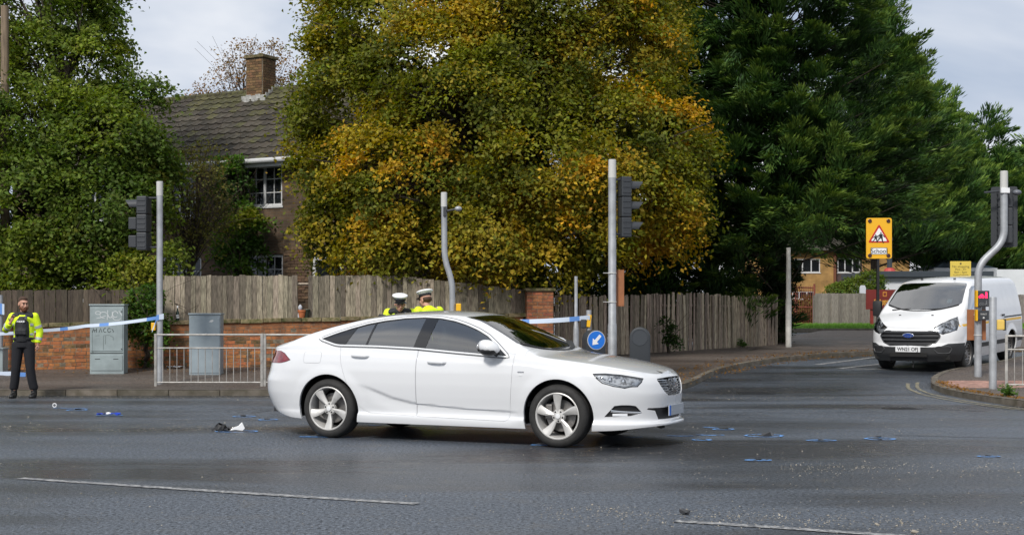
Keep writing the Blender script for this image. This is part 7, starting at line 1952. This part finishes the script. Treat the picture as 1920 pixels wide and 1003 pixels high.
def person(label, loc, rz, P, yaw, pitch, beard=False, cap=False, stand=.11, hgt=1.0, yoke=True):
    """P: joint overrides. Faces local -y; x to the viewer's right"""
    root = thing('person', label, 'person', loc, rz); root.scale = (hgt, hgt, hgt)
    J = dict(pelvis=(0, 0, .95), waist=(0, 0, 1.08), chest=(0, .01, 1.30), neck=(0, .015, 1.47), head=(0, -.005, 1.615),
             shL=(.185, .015, 1.415), elL=(.27, .05, 1.14), wrL=(.26, -.03, .90), shR=(-.185, .015, 1.415), elR=(-.27, .05, 1.14), wrR=(-.26, -.03, .90),
             hipL=(.092, 0, .93), knL=(.092 + stand * .25, -.02, .51), anL=(.05 + stand, .02, .09), hipR=(-.092, 0, .93), knR=(-.092 - stand * .25, -.02, .51), anR=(-.05 - stand, .02, .09))
    J.update(P); J = {k: Vector(v) for k, v in J.items()}
    b = MB()
    b.tube([J['pelvis'] - Vector((0, 0, .06)), J['waist'], J['chest'], J['neck'] - Vector((0, 0, .05))], [(.155, .115), (.135, .10), (.165, .115), (.07, .06)], 14)
    b.tube([J['neck'] - Vector((0, 0, .08)), J['neck'], J['head'] - Vector((0, -.015, .05))], [.068, .056, .056], 12)
    for s_ in 'LR':
        b.tube([J['sh' + s_], J['sh' + s_].lerp(J['el' + s_], .5), J['el' + s_], J['el' + s_].lerp(J['wr' + s_], .4), J['wr' + s_]], [.055, .047, .040, .037, .026], 10); b.ball(J['sh' + s_], .06, 8)
        b.tube([J['chest'] + Vector((0, 0, .07)), J['sh' + s_]], [.07, .055], 10)
        b.tube([J['hip' + s_], J['hip' + s_].lerp(J['kn' + s_], .5), J['kn' + s_], J['kn' + s_].lerp(J['an' + s_], .35), J['an' + s_]], [.088, .075, .055, .054, .036], 10)
        b.tube([J['an' + s_] + Vector((0, .04, -.05)), J['an' + s_] + Vector((0, -.14, -.06))], [.034, .028], 8)
    Mh = head_shape(b, J['head'], yaw, pitch)
    hand(b, J['wrL'], P.get('aimL', (0, -.1, -1)), P.get('thL', (0, -1, 0))); hand(b, J['wrR'], P.get('aimR', (0, -.1, -1)), P.get('thR', (0, -1, 0)))
    body = remesh(b, 'body', M_SKIN, root, .0095, 2); face_parts(body, Mh)
    # trousers
    t = MB(); t.tube([J['pelvis'] - Vector((0, 0, .08)), J['pelvis'] + Vector((0, 0, .10))], [(.172, .13), (.160, .122)], 14)
    for s_ in 'LR': t.tube([J['hip' + s_] + Vector((0, 0, .02)), J['hip' + s_].lerp(J['kn' + s_], .5), J['kn' + s_], J['kn' + s_].lerp(J['an' + s_], .5), J['an' + s_] + Vector((0, 0, .09)), J['an' + s_] + Vector((0, 0, .055))], [.105, .094, .080, .077, .076, .070], 12)
    remesh(t, 'trousers', M_NAVY, root, .013, 3)
    for s_ in 'LR':
        a = J['an' + s_]; bt = MB(); bt.tube([a + Vector((0, .01, .13)), a + Vector((0, .01, .03)), a + Vector((0, .02, -.03))], [.056, .054, .052], 10)
        bt.tube([a + Vector((0, .055, -.045)), a + Vector((0, -.05, -.04)), a + Vector((0, -.13, -.052)), a + Vector((0, -.175, -.062))], [(.040, .045), (.045, .05), (.036, .05), (.024, .036)], 10); remesh(bt, 'boot', M_BOOT, root, .011, 2)
        MB().prism([(x_ * 1.0 + a.x, y_ + a.y) for x_, y_ in [(.05 * math.cos(q), -.062 + .132 * math.sin(q)) for q in np.linspace(0, 6.28, 15)[:-1]]], .024, None, 0.0).build('boot_sole', M_DARK, root)
    # jacket, open over the vest
    j = MB(); ch_, wa = J['chest'], J['waist']
    j.tube([wa + Vector((0, .012, -.14)), wa + Vector((0, .012, 0)), ch_ + Vector((0, .012, 0)), ch_ + Vector((0, .008, .09)), J['neck'] - Vector((0, 0, .025))], [(.178, .124), (.172, .124), (.186, .134), (.185, .125), (.095, .085)], 16)
    for s_ in 'LR':
        w2 = J['el' + s_].lerp(J['wr' + s_], .88)
        j.tube([J['sh' + s_], J['sh' + s_].lerp(J['el' + s_], .5), J['el' + s_], J['el' + s_].lerp(w2, .5), w2], [.072, .066, .063, .057, .050], 12); j.ball(J['sh' + s_], (.070, .07, .062), 8)
    remesh(j, 'jacket', M_HIVIS, root, .013, 7)
    y_ = MB()
    if yoke: y_.tube([ch_ + Vector((0, .008, .075)), J['neck'] - Vector((0, -.004, .035))], [(.17, .126), (.094, .09)], 14)
    for s_ in ((-1, 1) if yoke else ()): y_.tube([Vector((s_ * .06, ch_.y + .008, ch_.z + .13)), Vector((s_ * .185, ch_.y + .01, ch_.z + .105))], [(.055, .10), (.060, .086)], 10)
    y_.tube([J['neck'] - Vector((0, 0, .05)), J['neck'] + Vector((0, -.003, .022))], [.085, .070], 12); remesh(y_, 'collar_yoke', M_VEST, root, .013, 3)
    v_ = MB(); v_.tube([wa + Vector((0, -.03, -.10)), wa + Vector((0, -.045, .05)), ch_ + Vector((0, -.05, 0)), ch_ + Vector((0, -.035, .10))], [(.128, .112), (.132, .112), (.128, .110), (.09, .075)], 14)
    for q in (-.07, 0, .07): v_.box(wa + Vector((q, -.155, .06)), (.055, .05, .10), ch=.008)
    remesh(v_, 'stab_vest', M_VEST, root, .012, 2)
    text_mesh('police_text', 'POLICE', .040, M_CAPW, root, Matrix.Translation(ch_ + Vector((.0, -.164, .02))) @ Matrix.Rotation(R(90), 4, 'X') @ Matrix.Rotation(R(-8), 4, 'X'), .003, bold=.0015)
    MB().box(ch_ + Vector((.085, -.150, .085)), (.045, .03, .060), ch=.006).build('chest_camera', mat('camera_grey', (.08, .085, .10), .4), root)
    for q, (r0, r1) in ((-.035, (.186, .134)), (-.20, (.176, .127))):
        c = ch_ + Vector((0, .012, q)); n = 28
        pts = [c + Vector((r0 * math.cos(a), r1 * math.sin(a), 0)) for a in np.linspace(-.75, math.pi + .75, n)]
        MB().tube(pts, [(.024, .004)] * n, 6).build('reflective_band', M_REFL, root, smooth=True)
    for s_ in 'LR':
        u = (J['wr' + s_] - J['el' + s_]).normalized(); c = J['el' + s_] + u * .10; MB().tube([c, c + u * .045], [.0615, .0595], 14).build('sleeve_band', M_REFL, root, smooth=True)
        u = (J['el' + s_] - J['sh' + s_]).normalized(); c = J['sh' + s_] + u * .17; MB().tube([c, c + u * .045], [.0705, .0685], 14).build('sleeve_band', M_REFL, root, smooth=True)
    MB().tube([J['pelvis'] + Vector((.172 * math.cos(a), .132 * math.sin(a), .075)) for a in np.linspace(0, 6.28, 29)[:-1]], [(.024, .006)] * 28, 6, closed=True).build('belt', M_BOOT, root, smooth=True)
    T = lambda p: Mh @ Vector(p); M3 = Mh.to_3x3()
    if beard:
        h = MB(); h.ball(T((0, .026, .060)), (.080, .092, .082), 10, M3); h.ball(T((0, -.03, .098)), (.062, .052, .034), 8, M3)
        remesh(h, 'hair', M_HAIR, body, .009, 1)
        h = MB(); h.ball(T((0, -.048, -.092)), (.054, .050, .044), 8, M3); h.tube([T((s_, -.015 - .07 * (1 - abs(s_) / .072), -.055 - .03 * (1 - abs(s_) / .072))) for s_ in np.linspace(-.072, .072, 9)], .024, 8)
        h.tube([T((-.030, -.092, -.060)), T((-.02, -.100, -.050)), T((0, -.104, -.047)), T((.02, -.100, -.050)), T((.03, -.092, -.060))], .008, 6)
        remesh(h, 'beard', M_BEARD, body, .008, 2)
    if cap:
        h = MB(); h.ball(T((0, .034, .015)), (.082, .084, .06), 10, M3); remesh(h, 'hair', M_HAIR, body, .01, 1)
        c_ = thing('peaked_cap', 'white-topped police cap worn by the ' + cap, 'cap'); c_.parent = root; c_.matrix_local = Mh @ Matrix.Translation((0, .006, .068)) @ Matrix.Rotation(R(4), 4, 'X')
        for k_ in ('label', 'category'): del c_[k_]
        MB().lathe([(.096, 0), (.099, .002), (.099, .034), (.094, .036)], 26, Matrix.Diagonal((.93, 1.06, 1, 1)), caps=False).build('cap_band', M_VEST, c_, smooth=True)
        MB().lathe([(.097, .030), (.112, .046), (.132, .066), (.128, .080), (.10, .092), (.05, .098), (1e-4, .099)], 28, Matrix.Diagonal((.93, 1.06, 1, 1)), caps=False).build('cap_crown', M_CAPW, c_, smooth=True)
        V = []
        for a in np.linspace(-2.4, -.74, 15):
            for r_, z_ in ((.094, .004), (.150, -.026), (.148, -.031), (.094, -.004)): V.append((r_ * math.cos(a) * .93, r_ * math.sin(a) * 1.04, z_))
        MB().add(V, [(4 * i + q, 4 * i + 4 + q, 4 * i + 4 + (q + 1) % 4, 4 * i + (q + 1) % 4) for i in range(14) for q in range(4)]).build('cap_peak', M_GLOSS, c_, smooth=True)
    return root
pf = gp(44, 746)
person('bearded officer in open hi-vis jacket and black vest, hand raised to chest, by the kerb', (pf.x, pf.y, pf.z), R(2),
       dict(elR=(-.315, .02, 1.16), wrR=(-.170, -.165, 1.305), aimR=(.42, -.10, .90), thR=(0, -.3, 1), elL=(.26, .07, 1.14), wrL=(.235, .03, .92), aimL=(-.1, 0, -1), thL=(0, -1, 0)), R(38), R(4), beard=True, stand=.12, hgt=.985)
d_ = 22.6
person('white-capped officer in hi-vis facing the saloon with head bowed', (X(750, d_), d_, G(d_)), R(4),
       dict(head=(0, -.13, 1.535), neck=(0, -.055, 1.45), elR=(-.27, -.02, 1.15), wrR=(-.13, -.24, 1.12), aimR=(.6, -.7, 0), elL=(.27, -.02, 1.15), wrL=(.13, -.24, 1.10), aimL=(-.6, -.7, 0)), R(6), R(9), cap='officer facing the saloon', hgt=1.03)
d_ = 22.4
person('white-capped officer in hi-vis seen from behind, turned towards the other capped officer', (X(803, d_), d_, G(d_)), R(215),
       dict(head=(0, -.085, 1.565), neck=(0, -.03, 1.46), elR=(-.27, -.02, 1.15), wrR=(-.18, -.24, 1.12), aimR=(.4, -.9, 0)), R(12), R(8), cap='officer seen from behind', hgt=1.05, yoke=False)
# ================================================================== wreckage and litter on the road
M_FRAG = mat('broken_black_plastic', (.012, .012, .013), .3)
def shard(label, px, py, s, m, n=9, flat=.14, name='trim_shard', cat='debris'):
    c = gp(px, py); b = bmesh.new()
    for k in range(n): b.verts.new((random.gauss(0, s * .5), random.gauss(0, s * .35), abs(random.gauss(0, s * flat))))
    for q in ((-.4, -.3), (.4, -.2), (.1, .35)): b.verts.new((q[0] * s, q[1] * s, 0))
    bmesh.ops.convex_hull(b, input=b.verts); me = bpy.data.meshes.new(name); b.to_mesh(me); b.free()
    o = link(name, me, m); o.location = c + Vector((0, 0, .004)); return tag(o, label, cat)
f = thing('plastic_fragment', 'jagged black and white plastic bumper fragment lying behind the saloon', 'debris', gp(430, 808), R(5))
V, Fc = [], []
for i in range(7):
    for j in range(5):
        u, v = i / 6, j / 4; V.append((-.20 + .22 * u + random.uniform(-.012, .012), random.uniform(-.015, .015) + .10 * (v - .5), max(.004, .10 * math.sin(math.pi * min(1, u * .8 + .12)) * (1 - abs(2 * v - .9) ** 1.5) + random.uniform(-.012, .016))))
for i in range(6):
    for j in range(4):
        if (i, j) not in ((5, 0), (0, 3), (2, 1)): a = i * 5 + j; Fc.append((a, a + 5, a + 6, a + 1))
MB().add(V, Fc).build('black_shell', M_FRAG, f)
for k in range(2): MB().tube([(-.15 + k * .10, -.055, .004), (-.08 + k * .08, -.06, .012)], .009, 5).build('broken_rib', M_FRAG, f)
MB().prism([(.00, .0), (.07, .012), (.16, .0), (.185, .03), (.15, .105), (.105, .06), (.045, .04)], .02, Matrix.Translation((0, .02, 0)) @ Matrix.Rotation(R(78), 4, 'X')).build('white_shard', M_WHITE, f, bevel=.004)
cl = thing('blue_cloth', 'crumpled royal-blue cloth with a white middle inside its paint ring', 'debris', gp(204, 779))
V, Fc = [], []
for i in range(9):
    for j in range(4): V.append((-.16 + .04 * i, -.05 + .033 * j, .008 + random.uniform(0, .035)))
for i in range(8):
    for j in range(3): a = i * 4 + j; Fc.append((a, a + 4, a + 5, a + 1))
MB().add(V, Fc).build('cloth', mat('royal_blue', (.012, .05, .42), .7), cl); MB().ball((0, -.02, .03), (.04, .03, .022), 6).build('white_patch', M_CAPW, cl)
rg = tag(MB().tube([gp(102, 764) + Vector((.028 * math.cos(a), .008, .035 + .028 * math.sin(a))) for a in np.linspace(0, 6.28, 17)[:-1]], .007, 6, closed=True).build('plastic_ring', M_CAPW, smooth=True), 'small white plastic ring standing on the road near the bearded officer', 'debris')
shard('long black trim piece inside the large paint ring', 1436, 818, .16, M_FRAG, flat=.12)
shard('flat black sliver in the thin paint ring', 1357, 805, .09, M_FRAG, flat=.1)
shard('black chip in the small ring ahead of the saloon', 1316, 825, .06, M_FRAG)
shard('thin dark strip in the ring past the long trim piece', 1542, 826, .08, M_FRAG, flat=.08)
shard('upper of two black chips sharing a paint ring', 1649, 820, .06, M_FRAG)
shard('lower of two black chips sharing a paint ring', 1651, 824.5, .07, M_FRAG)
shard('black chip in the ring set closest to the lane line', 1422, 862.5, .05, M_FRAG)
shard('dark chip in the ring by the corner kerb', 1853, 855, .045, M_FRAG)
shard('black lump lying on the gravel strip by the lane line', 1286, 964, .055, M_FRAG, flat=.3)
shard('pale tan stone on the gravel strip by the lane line', 1646, 985, .03, M_GRIT, flat=.4, name='stone', cat='stone')
shard('grey stone at the far end of the gravel strip', 1714, 1000, .03, M_GRIT, flat=.4, name='stone', cat='stone')
shard('dark fragment in the paint ring beyond the bumper fragment', 458, 780, .07, M_FRAG, flat=.1)
shard('dark fragment in the ring behind the saloon\'s rear bumper', 502, 787, .06, M_FRAG, flat=.1)
shard('black fragment in the ring near the bearded officer', 146, 768, .08, M_FRAG, flat=.15)
pp = gp(330, 690, .1); c = thing('plastic_bag', 'crumpled white plastic bag on the pavement behind the railing', 'litter', pp)
V, Fc = [], []
for i in range(9):
    for j in range(4): V.append((-.19 + .047 * i, -.05 + .035 * j, .008 + random.uniform(0, .05)))
for i in range(8):
    for j in range(3): a = i * 4 + j; Fc.append((a, a + 4, a + 5, a + 1))
MB().add(V, Fc).build('bag', M_CAPW, c)
# iron covers and patches in the road
M_IRON = mat('wet_iron', (.03, .031, .033), .35, metal=.4)
for px, py, w_, h_, lab in ((1415, 737, .6, .45, 'iron inspection cover in the side road mouth'), (1690, 766, .5, .4, 'iron cover in the road near the corner kerb')):
    c = gp(px, py); o = thing('manhole_cover', lab, 'manhole cover', c)
    MB().box((0, 0, .002), (w_, h_, .012), ch=.003).build('cover', M_IRON, o)
    for k in range(5): MB().box((0, -h_ / 2 + h_ * (k + .5) / 5, .0095), (w_ * .85, .02, .004)).build('ridge', M_IRON, o)
